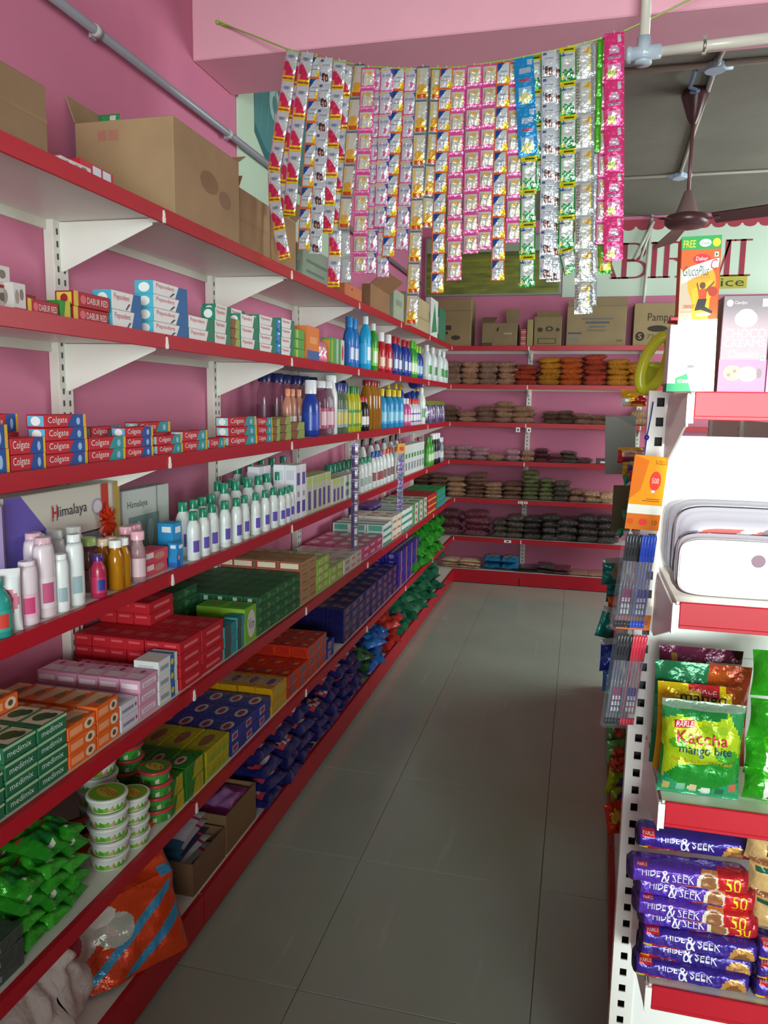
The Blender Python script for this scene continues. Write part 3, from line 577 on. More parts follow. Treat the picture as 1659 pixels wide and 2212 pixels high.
 'green_foil': dict(base='#3fa82c', name='scourer_pack', cat='detergent', arts={'+X': [('r', .1, .35, .9, .5, '#b8402c')], '+Z': [('e', .5, .5, .25, .3, '#2c8a3a'), ('r', .2, .7, .8, .82, '#c8402c')], '-Y': [('r', .1, .1, .9, .9, '#2f9a2c')]}),
 'charcoal': dict(base='#4a5450', name='scourer_pack', cat='scourer', arts={'+X': [('r', .1, .3, .5, .7, '#8aa0a0')], '+Z': [('r', .2, .2, .6, .6, '#6a7c7a')], '-Y': [('r', .2, .2, .8, .8, '#5a6864')]}),
 'greenyellow': dict(base='#2f8a2c', name='scourer_pack', cat='scourer', arts={'+X': [('p', [(.3, 0), (.9, 0), (.9, 1), (.5, 1)], '#c8b82c')], '+Z': [('e', .4, .4, .22, .25, '#d8c8c0'), ('e', .4, .4, .12, .14, '#b83a3a')], '-Y': [('e', .5, .5, .3, .4, '#3f9a3c')]}),
 'brown_green': dict(base='#8a5a3c', name='soap_carton', cat='soap', arts={'+X': [('p', [(.3, 0), (1, 0), (1, 1), (.5, 1)], '#9aac5a')], '+Z': [('r', .1, .1, .9, .9, '#a4744c')], '-Y': [('r', .1, .1, .9, .9, '#7fa04a')]}),
 'red_small': dict(base='#c02434', name='soap_carton', cat='soap', arts={'+X': [('r', .35, .3, .6, .9, '#c9d6dc'), ('r', .65, .3, .9, .9, '#c9d6dc'), ('r', .35, .15, .6, .3, '#d8b83c')], '-Y': [('r', .2, .2, .8, .8, '#d84a58')]}),
 'violet_tube': dict(base='#eceaf0', name='lotion_carton', cat='carton', arts={'+X': [('r', .2, .1, .8, .32, '#5a4aa8'), ('r', .2, .62, .8, .85, '#6a58b0'), ('r', .3, .4, .7, .5, '#a9a4b8')], '-Y': [('r', .15, .72, .85, .9, '#d8d4e2'), ('r', .2, .3, .8, .4, '#7a6ab8')], '+Z': [('r', .1, .1, .9, .9, '#f2f2f4')]}),
 'sage_tube': dict(base='#c9c8b0', name='cream_carton', cat='carton', arts={'+X': [('r', .25, .1, .75, .6, '#5c4f9a'), ('r', .1, .8, .9, .95, '#b6cf6a')], '-Y': [('r', .15, .1, .85, .5, '#b08a3c')], '+Z': [('r', .1, .1, .9, .9, '#b9d46c')]}),
 'white_green': dict(base='#dfe4de', name='cream_carton', cat='carton', arts={'+X': [('r', .2, .15, .8, .4, '#8a9aa0'), ('r', .2, .55, .8, .7, '#3f9a5c')], '-Y': [('r', .2, .2, .8, .5, '#58a870')]}),
 'small_blue': dict(base='#1f8fd0', name='diaper_pack', cat='carton', arts={'+X': [('r', 0, 0, .5, .55, '#1a5ab8'), ('e', .3, .4, .15, .12, '#e0909a'), ('r', .3, .75, .9, .9, '#e6eef4')], '-Y': [('r', .3, .78, .9, .92, '#e6eef4'), ('r', .0, .0, 1, .2, '#2a62b8')], '+Z': [('r', 0, 0, 1, 1, '#4ab0e4')]}),
 'pinkred': dict(base='#d8485c', name='soap_carton', cat='soap', arts={'+X': [('r', .25, .45, .5, .9, '#efe4e0'), ('e', .7, .5, .18, .3, '#c08a78'), ('r', .1, .2, .22, .5, '#a81c38')], '-Y': [('r', .2, .3, .8, .7, '#ec8a90')], '+Z': [('r', .1, .1, .9, .5, '#e8707c')]}),
 'orangebox': dict(base='#dd7a35', name='carton', cat='carton', arts={'+X': [('r', .0, .0, 1, .3, '#44619c'), ('r', .2, .5, .8, .7, '#e89a5c')], '-Y': [('r', .1, .1, .9, .25, '#e8955c')]}),
 'yellowgreen': dict(base='#58a04c', name='carton', cat='carton', arts={'+X': [('r', .1, .1, .3, .9, '#b6c84c')], '-Y': [('r', .1, .1, .9, .9, '#d39a3c')]}),
}
CM = {}
W20 = ['', 'first', 'second', 'third', 'fourth', 'fifth', 'sixth', 'seventh', 'eighth', 'ninth', 'tenth', 'eleventh', 'twelfth', 'thirteenth', 'fourteenth', 'fifteenth', 'sixteenth', 'seventeenth', 'eighteenth', 'nineteenth', 'twentieth']
CNT = {}
def cmesh(st, D, L, H, mt):
    k = (st, round(D, 3), round(L, 3), round(H, 3), mt)
    if k not in CM: CM[k] = carton(D, L, H, ST[st]['base'], ST[st]['arts'], mt, name=ST[st]['name'])
    return CM[k]
def hz(s, px, y, xo=.0): X = LX[s]-xo; return atX(px, y, X).z-LZ[s]
def stack(s, p0, p1, ytop, st, desc, H=.035, L=.09, D=.055, rows=1, xo=.02, mt='card', r0=0, z0=0, maxl=None, jit=.6, gap=.0, open0=True):
    """columns of cartons on left rack shelf s between photo columns p0 and p1 of its front edge, up to photo row ytop"""
    X = LX[s]-xo; ya, yb = yl(p0, X, LZ[s]), yl(p1, X, LZ[s]); n = max(1, round((yb-ya)/L)); Ln = (yb-ya)/n
    hh = max(H, atX((p0+p1)/2, ytop, X).z-LZ[s]-z0); nl = maxl or max(1, round(hh/H)); Hn = H
    if maxl is None: Hn = hh/nl
    me = cmesh(st, D-.002, Ln-.003-gap, Hn-.0008, mt); gname = f"{desc}s on the {LN[s]} shelf of the left rack"
    hid = M()
    for i in range(n):
        key = (s, desc); CNT[key] = CNT.get(key, 0)+1; c = CNT[key]
        for d in range(r0, r0+rows):
            for l in range(nl):
                x = X-d*D-rnd.random()*.004*jit; y = ya+i*Ln+rnd.uniform(-.002, .002)*jit; z = LZ[s]+z0+l*Hn
                if x-D < WX+.004: x = WX+.004+D
                if d > r0 and l < nl-1 and not (i == 0 and open0) or (d > 0 and s < 5 and l < nl-1) or (s == 5 and d > r0 and i and l < nl-1):
                    hid.box(x-D+.002, y, z+.0005, x, y+Ln-.003-gap, z+Hn-.0005, C(ST[st]['base']), mt); continue
                t = f"{desc}, {W20[l+1]} up in {W20[c]} column"+(f", {W20[d+1]} row" if rows > 1 or r0 else '')+f", {LN[s]} shelf"
                put((ST[st]['name'], ST[st]['cat'], me), (x, y, z+.0005), t, gname, rz=rnd.uniform(-.02, .02)*jit)
    if hid.v:
        o = ob(ST[st]['name']+'_rows', hid.mesh('rows'), kind='stuff'); tag(o, f"hidden inner rows of {desc}s on the {LN[s]} shelf", ST[st]['cat'], gname)
# --- bottles
def bottle(h, r, body, cap, label=None, patch=None, caph=.18, sx=1, sy=1, mt='plastic', pw=2, shoulder=.68, neck=.36, capr=None, name='bottle', cat='bottle', pump=False, capmt='plastic', band=(.14, .56)):
    hb = h*(1-caph); m = M(); b = C(body)
    prof = [(r*.9, 0), (r, h*.02), (r, hb*shoulder), (r*.93, hb*(shoulder+.1)), (r*.7, hb*(shoulder+.2)), (r*neck, hb*.97), (r*neck, hb)]
    m.lathe(prof, b, 14, mt, sx, sy, pw=pw); bm = m.mesh('body'); parts = []
    m = M(); cr = r*(capr or neck*1.35); m.lathe([(cr, hb*.97), (cr, h*.985), (cr*.9, h)], C(cap), 12, capmt, max(sx, .8), max(sy, .8)); cp = ('cap', m.mesh('cap'))
    parts = [('body', bm), cp]
    if label:
        m = M(); n = 14; z0, z1 = hb*band[0], hb*band[1]; V = []; F = []; cl = []
        def P(a, z, rr):
            c, d = math.cos(a), math.sin(a)
            if pw != 2: c = math.copysign(abs(c)**(2/pw), c); d = math.copysign(abs(d)**(2/pw), d)
            return (rr*sx*c, rr*sy*d, z)
        m.surf(lambda u, v: P(math.pi*(2*u-1), z0+v*(z1-z0), r*1.012), 28, 6, (lambda u, v: C(patch) if patch and abs(u-.42) < .085 and .2 < v < .85 else C(label)), 'gloss'); parts.append(('label', m.mesh('label')))
    return (name, cat, parts)
def row(s, p0, p1, n, k, desc, xo=.05, jit=.006, rz=0, where='front row'):
    """n bottles spread along left rack shelf s between photo columns p0 and p1"""
    X = LX[s]-xo; ya, yb = yl(p0, X, LZ[s]), yl(p1, X, LZ[s]); g = f"{desc}s on the {LN[s]} shelf of the left rack"
    for i in range(n):
        key = (s, desc); CNT[key] = CNT.get(key, 0)+1
        y = ya+(i+.5)*(yb-ya)/n
        put(k, (X+rnd.uniform(-jit, jit), y, LZ[s]+.0005), f"{desc}, {W20[CNT[key]]} of its kind from left, {LN[s]} shelf", g, rz=rz+rnd.uniform(-.15, .15))
# --- soft packs
def pouch(w, h, t, base, A, mt='foil', texts=(), nu=12, nv=16, crimp=.06, wob=.15, seed=0, name='pouch', cat='pack', full=.45):
    """a filled pillow pack standing in its XZ plane, front towards -Y"""
    def S(sgn, lift=0):
        def f(u, v, h_=0):
            e = min(1, (v/crimp), (1-v)/crimp) if crimp else 1; e = max(0, e)
            b = (max(0, 1-(2*u-1)**4)**.6)*(max(0, math.sin(math.pi*min(1, max(0, (v-crimp*.6)/(1-crimp*1.2)))))**full)
            q = noise.noise(Vector((u*4+seed, v*5, seed*3.1+sgn)))*wob*t*(.4+b)
            pin = 1-.05*math.sin(math.pi*v)
            return ((u-.5)*w*pin, sgn*(b*t/2+q*(1 if 0 < u < 1 and 0 < v < 1 else 0))+sgn*h_, v*h)
        return f
    m = M(); cf = artcol(A, base)
    m.surf(S(-1), nu, nv, cf, mt); m.surf(S(1), max(4, nu//2), max(6, nv//2), C(base), mt, flip=True)
    for T_ in texts: m.text(T_[0], lambda u, v: S(-1)(u, v, .0012+(T_[8] if len(T_) > 8 else 0)), T_[1], T_[2], T_[3], T_[4], C(T_[5]), mt, slant=T_[6] if len(T_) > 6 else 0, rot=T_[7] if len(T_) > 7 else False)
    return (name, cat, m.mesh(name))
def grain_bag(w, d, h, col, seed, film=True):
    """a plastic packet of pulses lying flat: centre at origin, base at z=0"""
    m = M(); c = C(col); nu, nv = 14, 8
    def S(sg):
        def f(u, v):
            a, b = 2*u-1, 2*v-1; e = (max(0, 1-abs(a)**3.2)*max(0, 1-abs(b)**3))**.42
            q = noise.noise(Vector((a*2+seed, b*2, seed+sg)))*.22
            return (a*w/2*(1-.04*math.cos(b*2)), b*d/2*(1-.03*math.cos(a*3)), h*.5+sg*h*.5*e*(1+q)*(1 if sg > 0 else .98)+(0 if e > .01 else noise.noise(Vector((a*5, b*5, seed)))*h*.15))
        return f
    def cf(u, v):
        k = 1+noise.noise(Vector((u*9, v*9, seed*2.)))*.25; return (c[0]*k, c[1]*k, c[2]*k)
    m.surf(S(1), nu, nv, cf, 'grain_bag'); m.surf(S(-1), nu, nv//2*2, cf, 'grain_bag', flip=True)
    # crimped ends of the clear film
    for sg in (-1, 1):
        z = h*.5; P = [(sg*w/2*.97, -d*.42, z), (sg*w/2*.97, d*.42, z), (sg*w/2*1.06, d*.44, z+h*.12*sg), (sg*w/2*1.06, -d*.44, z-h*.1)]
        m.add(P, [(0, 1, 2, 3), (3, 2, 1, 0)], tuple(x*.55+.12 for x in c), 'film')
    parts = m.mesh('packet'); return parts
def tub(r, h, body, lid, top, A, txt=None):
    m = M(); m.lathe([(r*.84, 0), (r*.86, .002), (r*.93, h*.8)], C(body), 20); bm = m.mesh('body')
    m = M(); m.surf(lambda u, v: (r*.905*math.cos(6.2832*u)*(.97+.03*v), r*.905*math.sin(6.2832*u)*(.97+.03*v), h*(.1+.62*v)), 24, 4, lambda u, v: C(A[int(u*24) % len(A)]), 'gloss'); lb = m.mesh('label')
    m = M(); m.lathe([(r*.94, h*.78), (r, h*.80), (r, h*.95), (r*.97, h), (r*.9, h)], C(lid), 24); m.lathe([(r*.86, h*.985), (r*.86, h*1.004)], C(top), 24, 'gloss')
    m.lathe([(r*.5, h*1.0), (r*.5, h*1.008)], C('#c8b83c'), 16, 'gloss', sx=1.3, sy=.8)
    if txt: m.text(txt, lambda u, v, h_=0: ((u-.5)*r*1.5, (v-.5)*r*1.5, h*1.016), .06, .40, .94, .66, C('#c8142c'), 'gloss')
    ld = m.mesh('lid'); return ('tub', 'tub', [('body', bm), ('label', lb), ('lid', ld)])
# --- big cardboard boxes
CB = '#a58563'
def bigbox(D, L, H, base=CB, arts={}, flaps=(), tape=True, name='cardboard_box'):
    """origin at front (+X) near bottom corner. flaps: list of (edge, length, angle from vertical deg)"""
    m = M(); m.box(-D, 0, 0, 0, L, H, C(base), 'cardboard', ch=.002)
    for sd, A in arts.items(): m.art(face(-D, 0, 0, 0, L, H, sd), A, 'cardboard', .0006)
    parts = [('box_body', m.mesh('box_body'))]
    for e, ln, an in flaps:
        a = math.radians(an); m = M(); c = C(base); t = .003
        if e == '+X': P = [(0, 0, H), (0, L, H), (ln*math.sin(a), L, H+ln*math.cos(a)), (ln*math.sin(a), 0, H+ln*math.cos(a))]
        if e == '-X': P = [(-D, L, H), (-D, 0, H), (-D-ln*math.sin(a), 0, H+ln*math.cos(a)), (-D-ln*math.sin(a), L, H+ln*math.cos(a))]
        if e == '-Y': P = [(-D, 0, H), (0, 0, H), (0, -ln*math.sin(a), H+ln*math.cos(a)), (-D, -ln*math.sin(a), H+ln*math.cos(a))]
        if e == '+Y': P = [(0, L, H), (-D, L, H), (-D, L+ln*math.sin(a), H+ln*math.cos(a)), (0, L+ln*math.sin(a), H+ln*math.cos(a))]
        V = [Vector(p) for p in P]; nn = (V[1]-V[0]).cross(V[3]-V[0]).normalized()*t; m.add(V+[v-nn for v in V], [(0, 1, 2, 3), (7, 6, 5, 4), (0, 4, 5, 1), (1, 5, 6, 2), (2, 6, 7, 3), (3, 7, 4, 0)], c, 'cardboard'); parts.append(('flap', m.mesh('flap')))
    if tape:
        m = M(); m.add([(.0008, L*.0, H*.47), (.0008, L, H*.47), (.0008, L, H*.53), (.0008, 0, H*.53)], [(0, 1, 2, 3)], C('#9a7a58'), 'gloss'); 
    return (name, 'box', parts)
# ================================================================== LEFT RACK: TOP SHELF
def s1box(p0, p1, ytop, px_left, base, name, label, arts={}, flaps=(), xo=.015, cat='box', z=None):
    X = LX[1]-xo; y0, y1 = yl(p0, X, LZ[1]), yl(p1, X, LZ[1]); H = z or atX(p0, ytop, X).z-LZ[1]
    D = min(X-(WX+.006), X-atY(px_left, ytop, y0).x) if px_left is not None else X-(WX+.006)
    o = put(bigbox(D, y1-y0-.004, H, base, arts, flaps, name=name), (X, y0, LZ[1]+.0005), label, None); return o
TX = [('r', 0, .47, 1, .53, '#957552')]
ya = yl(105, LX[1]-.015, LZ[1])
put(bigbox(.30, .50, atX(105, 192, LX[1]-.015).z-LZ[1], '#8f7051', {'+X': TX}), (LX[1]-.015, ya-.50, LZ[1]+.0005), 'large brown cardboard box cut off by the left picture edge, top shelf')
s1box(378, 519, 252, 160, '#a88a66', 'cardboard_box', 'big plain cardboard box with raised flap, top shelf near the camera', {'-Y': [('r', .0, .0, 1, .015, '#8a6c4c'), ('r', .24, .8, .33, .9, '#b07464'), ('r', .35, .8, .45, .9, '#b07464')], '+X': [('e', .5, .55, .14, .12, '#8f6e50'), ('e', .75, .45, .1, .1, '#94745a')]}, [('+Y', .06, 60), ('-X', .10, 20)])
# torn packet on top of the big box
k = pouch(.07, .035, .02, '#2f9a54', [('r', .6, .2, .9, .8, '#d8dcd4')], seed=4, name='green_wrapper', cat='wrapper', nu=8, nv=6)
a = atX(250, 248, -1.33); o = put(k, (-1.31, 2.0, LZ[1]+.0005+atX(378, 252, LX[1]-.015).z-LZ[1]), 'crumpled green wrapper lying on top of the big cardboard box')
X = LX[1]-.02
put(bigbox(.30, .26, .195, '#9a7a58', {'+X': TX}, [('-Y', .05, -35)]), (X-.01, yl(523, X, LZ[1]), LZ[1]), 'brown cardboard box just behind the big flapped one, top shelf')
k = carton(.05, .085, .17, '#cfc8b4', {'+X': [('r', .2, .1, .8, .5, '#a9a08a'), ('r', .2, .6, .8, .65, '#8a6a5a')], '-Y': [('r', .1, .1, .9, .9, '#b9b19c')]})
s1box(598, 640, 455, 560, '#a07e58', 'cardboard_box', 'brown carton printed with small black icons, top shelf behind strips', {'+X': [('r', .15, .2, .35, .45, '#5a4634'), ('r', .45, .2, .6, .45, '#5a4634')], '-Y': [('r', .2, .2, .45, .4, '#5a4634')]}, [('+X', .06, 40)])
s1box(655, 718, 525, 630, '#8fa08c', 'carton', 'grey green printed carton on the top shelf, under hanging strips', {'+X': [('r', .1, .5, .9, .6, '#6c7c6c'), ('r', .1, .2, .7, .28, '#6c7c6c')], '-Y': [('r', .2, .2, .8, .5, '#7d8e7c')]})
s1box(745, 782, 608, 722, '#cf7a4c', 'carton', 'orange carton on the top shelf beside torn brown carton', {'+X': [('e', .4, .7, .06, .06, '#8a3a2c')]})
s1box(800, 842, 612, 782, '#9c7450', 'cardboard_box', 'torn brown carton with a long open flap, top shelf', {}, [('+Y', .12, 20), ('+X', .10, 50)])
s1box(850, 872, 622, 836, '#a9b59c', 'carton', 'pale sage carton on the top shelf before the cream box', {'+X': [('r', .2, .5, .8, .7, '#8a9a80')]})
s1box(884, 926, 628, 862, '#bfae84', 'cardboard_box', 'cream cardboard box near the far end of the top shelf', {'+X': [('r', 0, .4, 1, .45, '#a8966c')]})
s1box(930, 945, 640, 920, '#dfe4dc', 'detergent_carton', 'white carton with green leaf print at the far top shelf', {'+X': [('p', [(.1, .1), (.9, .2), (.5, .9)], '#3f8a5a')], '-Y': [('e', .5, .5, .3, .2, '#58a070')]})
s1box(948, 962, 662, 936, '#3f7a5c', 'carton', 'dark green carton in the far corner of the top shelf', {'-Y': [('r', .1, .2, .9, .7, '#cfd8cc')]})
# small loose packs beside the big box
X = LX[1]-.02
for i, (p, st, rz, ds) in enumerate(((136, 'floral', .1, 'floral grey soap carton'), (156, 'floral', -.1, 'floral pink soap carton'), (178, 'red_small', .05, 'red and white striped soap carton'))):
    y = yl(p, X, LZ[1]); put(('soap_carton', 'soap', carton(.05, .07 if i < 2 else .13, .022 if i < 2 else .036, ST[st]['base'], ST[st]['arts'], 'gloss')), (X-.004, y, LZ[1]+.0005), f"{ds} lying before the big box, top shelf", rz=rz*.4)
for i, p in enumerate((238, 258, 276)):
    k = pouch(.07, .05, .014, '#3d4650', [('r', .2, .2, .5, .8, '#7a2430'), ('e', .7, .5, .2, .3, '#8a929a')], seed=20+i, name='sachet', cat='sachet', nu=8, nv=8)
    put(k, (X-.02, yl(p, X, LZ[1]), LZ[1]+.008), f"{['nearest','middle','farthest'][i]} of three dark sachets lying beside the big box", 'dark sachets on the top shelf', rx=-math.pi/2+.1, rz=1.2+i*.3)
# ================================================================== SECOND SHELF
stack(2, -25, 28, 572, 'floral', 'floral grey soap carton', H=.045, L=.075, D=.05, rows=1, xo=.04)
stack(2, 30, 60, 612, 'floral', 'floral grey soap carton', H=.038, L=.04, D=.05, rows=1)
stack(2, 62, 130, 650, 'red_paste', 'red toothpaste carton', H=.026, L=.1, D=.045)
stack(2, 66, 122, 634, 'red_paste', 'red toothpaste carton', H=.03, L=.1, D=.045, r0=1)
stack(2, 133, 158, 655, 'greenyellow', 'small green carton', H=.04, L=.05, D=.04)
stack(2, 162, 240, 636, 'red_paste', 'red toothpaste carton', H=.033, L=.13, D=.05)
stack(2, 244, 308, 633, 'white_paste', 'white and blue toothpaste carton', H=.036, L=.14, D=.052)
stack(2, 334, 408, 616, 'white_paste', 'white and blue toothpaste carton', H=.036, L=.14, D=.056)
stack(2, 409, 464, 686, 'green_paste', 'white and green toothpaste carton', H=.033, L=.14, D=.05)
stack(2, 466, 500, 668, 'green_paste', 'white and green toothpaste carton', H=.033, L=.12, D=.05)
stack(2, 503, 520, 690, 'brown_green', 'brown and green soap carton', H=.033, L=.07, D=.05)
stack(2, 522, 560, 682, 'green_paste', 'white and green toothpaste carton', H=.033, L=.14, D=.05)
stack(2, 500, 560, 664, 'green_paste', 'white and green toothpaste carton', H=.033, L=.14, D=.05, r0=1)
stack(2, 562, 598, 684, 'green_paste', 'white and green toothpaste carton', H=.033, L=.16, D=.05)
stack(2, 600, 607, 690, 'small_blue', 'blue soap carton', H=.04, L=.07, D=.05)
stack(2, 609, 636, 690, 'green_paste', 'white and green toothpaste carton', H=.033, L=.16, D=.05)
stack(2, 638, 658, 712, 'yellowgreen', 'green carton', H=.033, L=.12, D=.05)
stack(2, 664, 690, 708, 'orangebox', 'tall orange carton', H=.14, L=.2, D=.09, xo=.02, maxl=1)
stack(2, 698, 712, 728, 'orangebox', 'orange carton', H=.11, L=.1, D=.05, maxl=1, r0=1)
stack(2, 716, 728, 728, 'yellowgreen', 'yellow and green carton', H=.12, L=.1, D=.05, maxl=1)
stack(2, 731, 744, 732, 'greenwhite', 'pale green carton', H=.12, L=.1, D=.06, maxl=1)
kp = pouch(.075, .09, .03, '#e48aa0', [('e', .5, .5, .3, .25, '#f0c4cc')], seed=9, name='pink_pouch')
for i, p in enumerate((700, 708)): put(kp, (LX[2]-.03, yl(p, LX[2], LZ[2]), LZ[2]+.001), f"pink pouch leaning before the orange carton, {['near','far'][i]} one", None, rz=1.1, rx=-.12)
row(2, 748, 768, 3, bottle(.27, .033, '#1c63ac', '#1f7fc0', '#2f7cc6', '#d9e4ee', sx=.7, pw=3), 'tall blue cleaner bottle', xo=.11)
row(2, 752, 772, 2, bottle(.25, .033, '#1b77c4', '#2a8ad0', '#2a6cc0', '#cfdcec', sx=.7, pw=3), 'blue cleaner bottle', xo=.05)
row(2, 778, 794, 1, bottle(.28, .038, '#1fa9dc', '#e6f0f4', '#38b6e4', '#dfeef4', caph=.12, sx=.8, pw=3), 'tall cyan cleaner bottle', xo=.05)
row(2, 798, 810, 1, bottle(.26, .034, '#2f9a30', '#e6ecdf', '#7fcf3a', '#dfeecc', caph=.12, sx=.8, pw=3), 'tall green cleaner bottle', xo=.05)
row(2, 815, 842, 2, bottle(.23, .037, '#c01e30', '#eef0f0', '#d42c3c', '#e9cdb0', caph=.2, neck=.5, sx=.8), 'red cleaner bottle with white cap', xo=.05)
row(2, 844, 882, 4, bottle(.235, .037, '#233f98', '#b9283a', '#27479f', '#d9dfec', caph=.16, neck=.4, sx=.8, pw=2.6), 'navy toilet cleaner bottle with red cap', xo=.05)
row(2, 884, 896, 2, bottle(.25, .034, '#2f9a2f', '#53b82c', '#6ccf3c', '#e4eed2', caph=.18, sx=.8), 'green cleaner bottle with green cap', xo=.05)
row(2, 897, 908, 2, bottle(.23, .036, '#1f3f98', '#8fcf3c', '#2f5fb8', '#b8d8e8', caph=.18, sx=.8), 'navy cleaner bottle with lime cap', xo=.05)
row(2, 912, 962, 4, bottle(.26, .055, '#dfeaea', '#e8f0ee', '#d8e8e0', '#4c9a58', caph=.14, neck=.3, sx=.75, pw=2.6), 'white bottle with green lemon label', xo=.05)
# ================================================================== THIRD SHELF
D_ = 'red and blue toothpaste carton'; E_ = 'red and teal toothpaste carton'
stack(3, -78, 24, 918, 'col_blue', D_, H=.04, L=.17, D=.058)
stack(3, 26, 103, 945, 'col_blue', D_, H=.036, L=.17, D=.05, xo=.0205)
stack(3, 26, 96, 895, 'col_blue', D_, H=.037, L=.2, D=.055, r0=1)
stack(3, 105, 193, 895, 'col_blue', D_, H=.03, L=.14, D=.05)
stack(3, 196, 274, 944, 'col_teal', E_, H=.029, L=.14, D=.045)
stack(3, 276, 334, 922, 'col_blue', D_, H=.029, L=.14, D=.045)
stack(3, 236, 300, 922, 'col_teal', E_, H=.029, L=.14, D=.045, r0=1)
stack(3, 343, 397, 940, 'col_teal', E_, H=.029, L=.14, D=.045)
stack(3, 335, 400, 912, 'col_teal', E_, H=.029, L=.14, D=.045, r0=1)
stack(3, 399, 450, 930, 'col_teal', E_, H=.029, L=.14, D=.045)
stack(3, 455, 487, 946, 'col_teal', E_, H=.029, L=.14, D=.045)
stack(3, 496, 556, 900, 'col_teal', E_, H=.032, L=.2, D=.05)
stack(3, 558, 590, 902, 'col_teal', E_, H=.032, L=.16, D=.05)
stack(3, 594, 606, 905, 'brown_green', 'brown and green soap carton', H=.03, L=.07, D=.05)
stack(3, 610, 630, 900, 'brown_green', 'brown and green soap carton', H=.03, L=.1, D=.05)
stack(3, 634, 660, 912, 'brown_green', 'brown and green soap carton', H=.03, L=.1, D=.05)
row(3, 560, 745, 10, bottle(.27, .034, '#9a5a72', '#252b66', '#7a4a60', None, caph=.12, neck=.62, mt='clear'), 'clear pink bottle with navy cap', xo=.24)
row(3, 612, 655, 3, bottle(.2, .028, '#c98a70', '#e8946c', '#b08068', '#efe0d4', caph=.12, sx=.7, pw=3), 'peach shampoo bottle', xo=.11)
row(3, 662, 682, 1, bottle(.24, .038, '#2440a0', '#eceef2', '#2a4ab0', '#3a5ac0', caph=.22, neck=.5), 'blue bottle with white cap', xo=.05)
row(3, 684, 712, 2, bottle(.24, .032, '#8a5470', '#e2e2e6', '#b04a6c', '#e0b8c4', caph=.1, neck=.6, mt='clear'), 'pink clear bottle with white cap', xo=.05)
row(3, 710, 722, 1, bottle(.27, .032, '#dfe3e3', '#e9ecec', None, None, caph=.1, neck=.6), 'slim white bottle', xo=.045)
row(3, 722, 744, 3, bottle(.24, .03, '#6a8a74', '#2c3878', '#8c9ca0', '#c8bc5c', caph=.14, neck=.6, sx=.8, mt='clear'), 'grey green bottle with navy cap', xo=.05)
row(3, 748, 776, 4, bottle(.23, .032, '#b9b81c', '#2a7a3a', '#3f9a2c', '#d8c81c', caph=.14, sx=.7, pw=3), 'yellow and green bottle', xo=.05)
row(3, 778, 788, 2, bottle(.18, .028, '#151515', '#b82838', '#2a2a2a', '#e6e0dc', caph=.14), 'small black bottle with red cap', xo=.04)
row(3, 788, 816, 4, bottle(.27, .034, '#b87a18', '#8a2030', None, None, caph=.08, neck=.5, mt='oil'), 'amber oil bottle', xo=.05)
row(3, 817, 866, 4, bottle(.23, .036, '#2a94cc', '#e2c81c', '#3aa0d4', '#8fd0e8', caph=.16, neck=.34), 'cyan bottle with yellow nozzle', xo=.05)
row(3, 830, 905, 6, bottle(.28, .032, '#27469c', '#e0c41c', '#2a4ca4', None, caph=.1, neck=.34), 'blue bottle with yellow nozzle', xo=.17)
row(3, 868, 880, 2, bottle(.18, .03, '#c2528e', '#e4e4ea', '#d46a9c', '#ead0de'), 'small magenta bottle', xo=.05)
row(3, 880, 904, 4, bottle(.18, .03, '#d9d9e4', '#d83a30', '#7058a8', '#e9e9ee'), 'small white bottle with violet label', xo=.05)
row(3, 906, 914, 1, bottle(.26, .034, '#e4ebe6', '#e9efec', '#dce8dc', '#58a060', caph=.12), 'white bottle in the purple pouches', xo=.045)
for i in range(8):
    k = pouch(.10, .17, .035, ['#5a4a78', '#7a7a9a', '#6a4a80'][i % 3], [('e', .5, .45, .35, .3, '#a8a0b8'), ('r', 0, .8, 1, 1, '#8a9a3a')], seed=40+i, name='purple_pouch')
    X = LX[3]-.06; put(k, (X, yl(917+i*5, X, LZ[3]), LZ[3]+.001), f"purple and grey pouch, {ORD[i+1]} of those at the far end, third shelf", 'purple pouches on the third shelf', rz=.9, rx=-.1)
k = bottle(.30, .035, '#1c1c70', '#d9dcec', '#26268c', '#dfe3f2', caph=.2)
put(k, (LX[3]-.06, yl(890, LX[3]-.06, LZ[3]), LZ[3]+.285), 'dark navy bottle lying on top of the far bottles, third shelf', None, rx=-math.pi/2+.0)
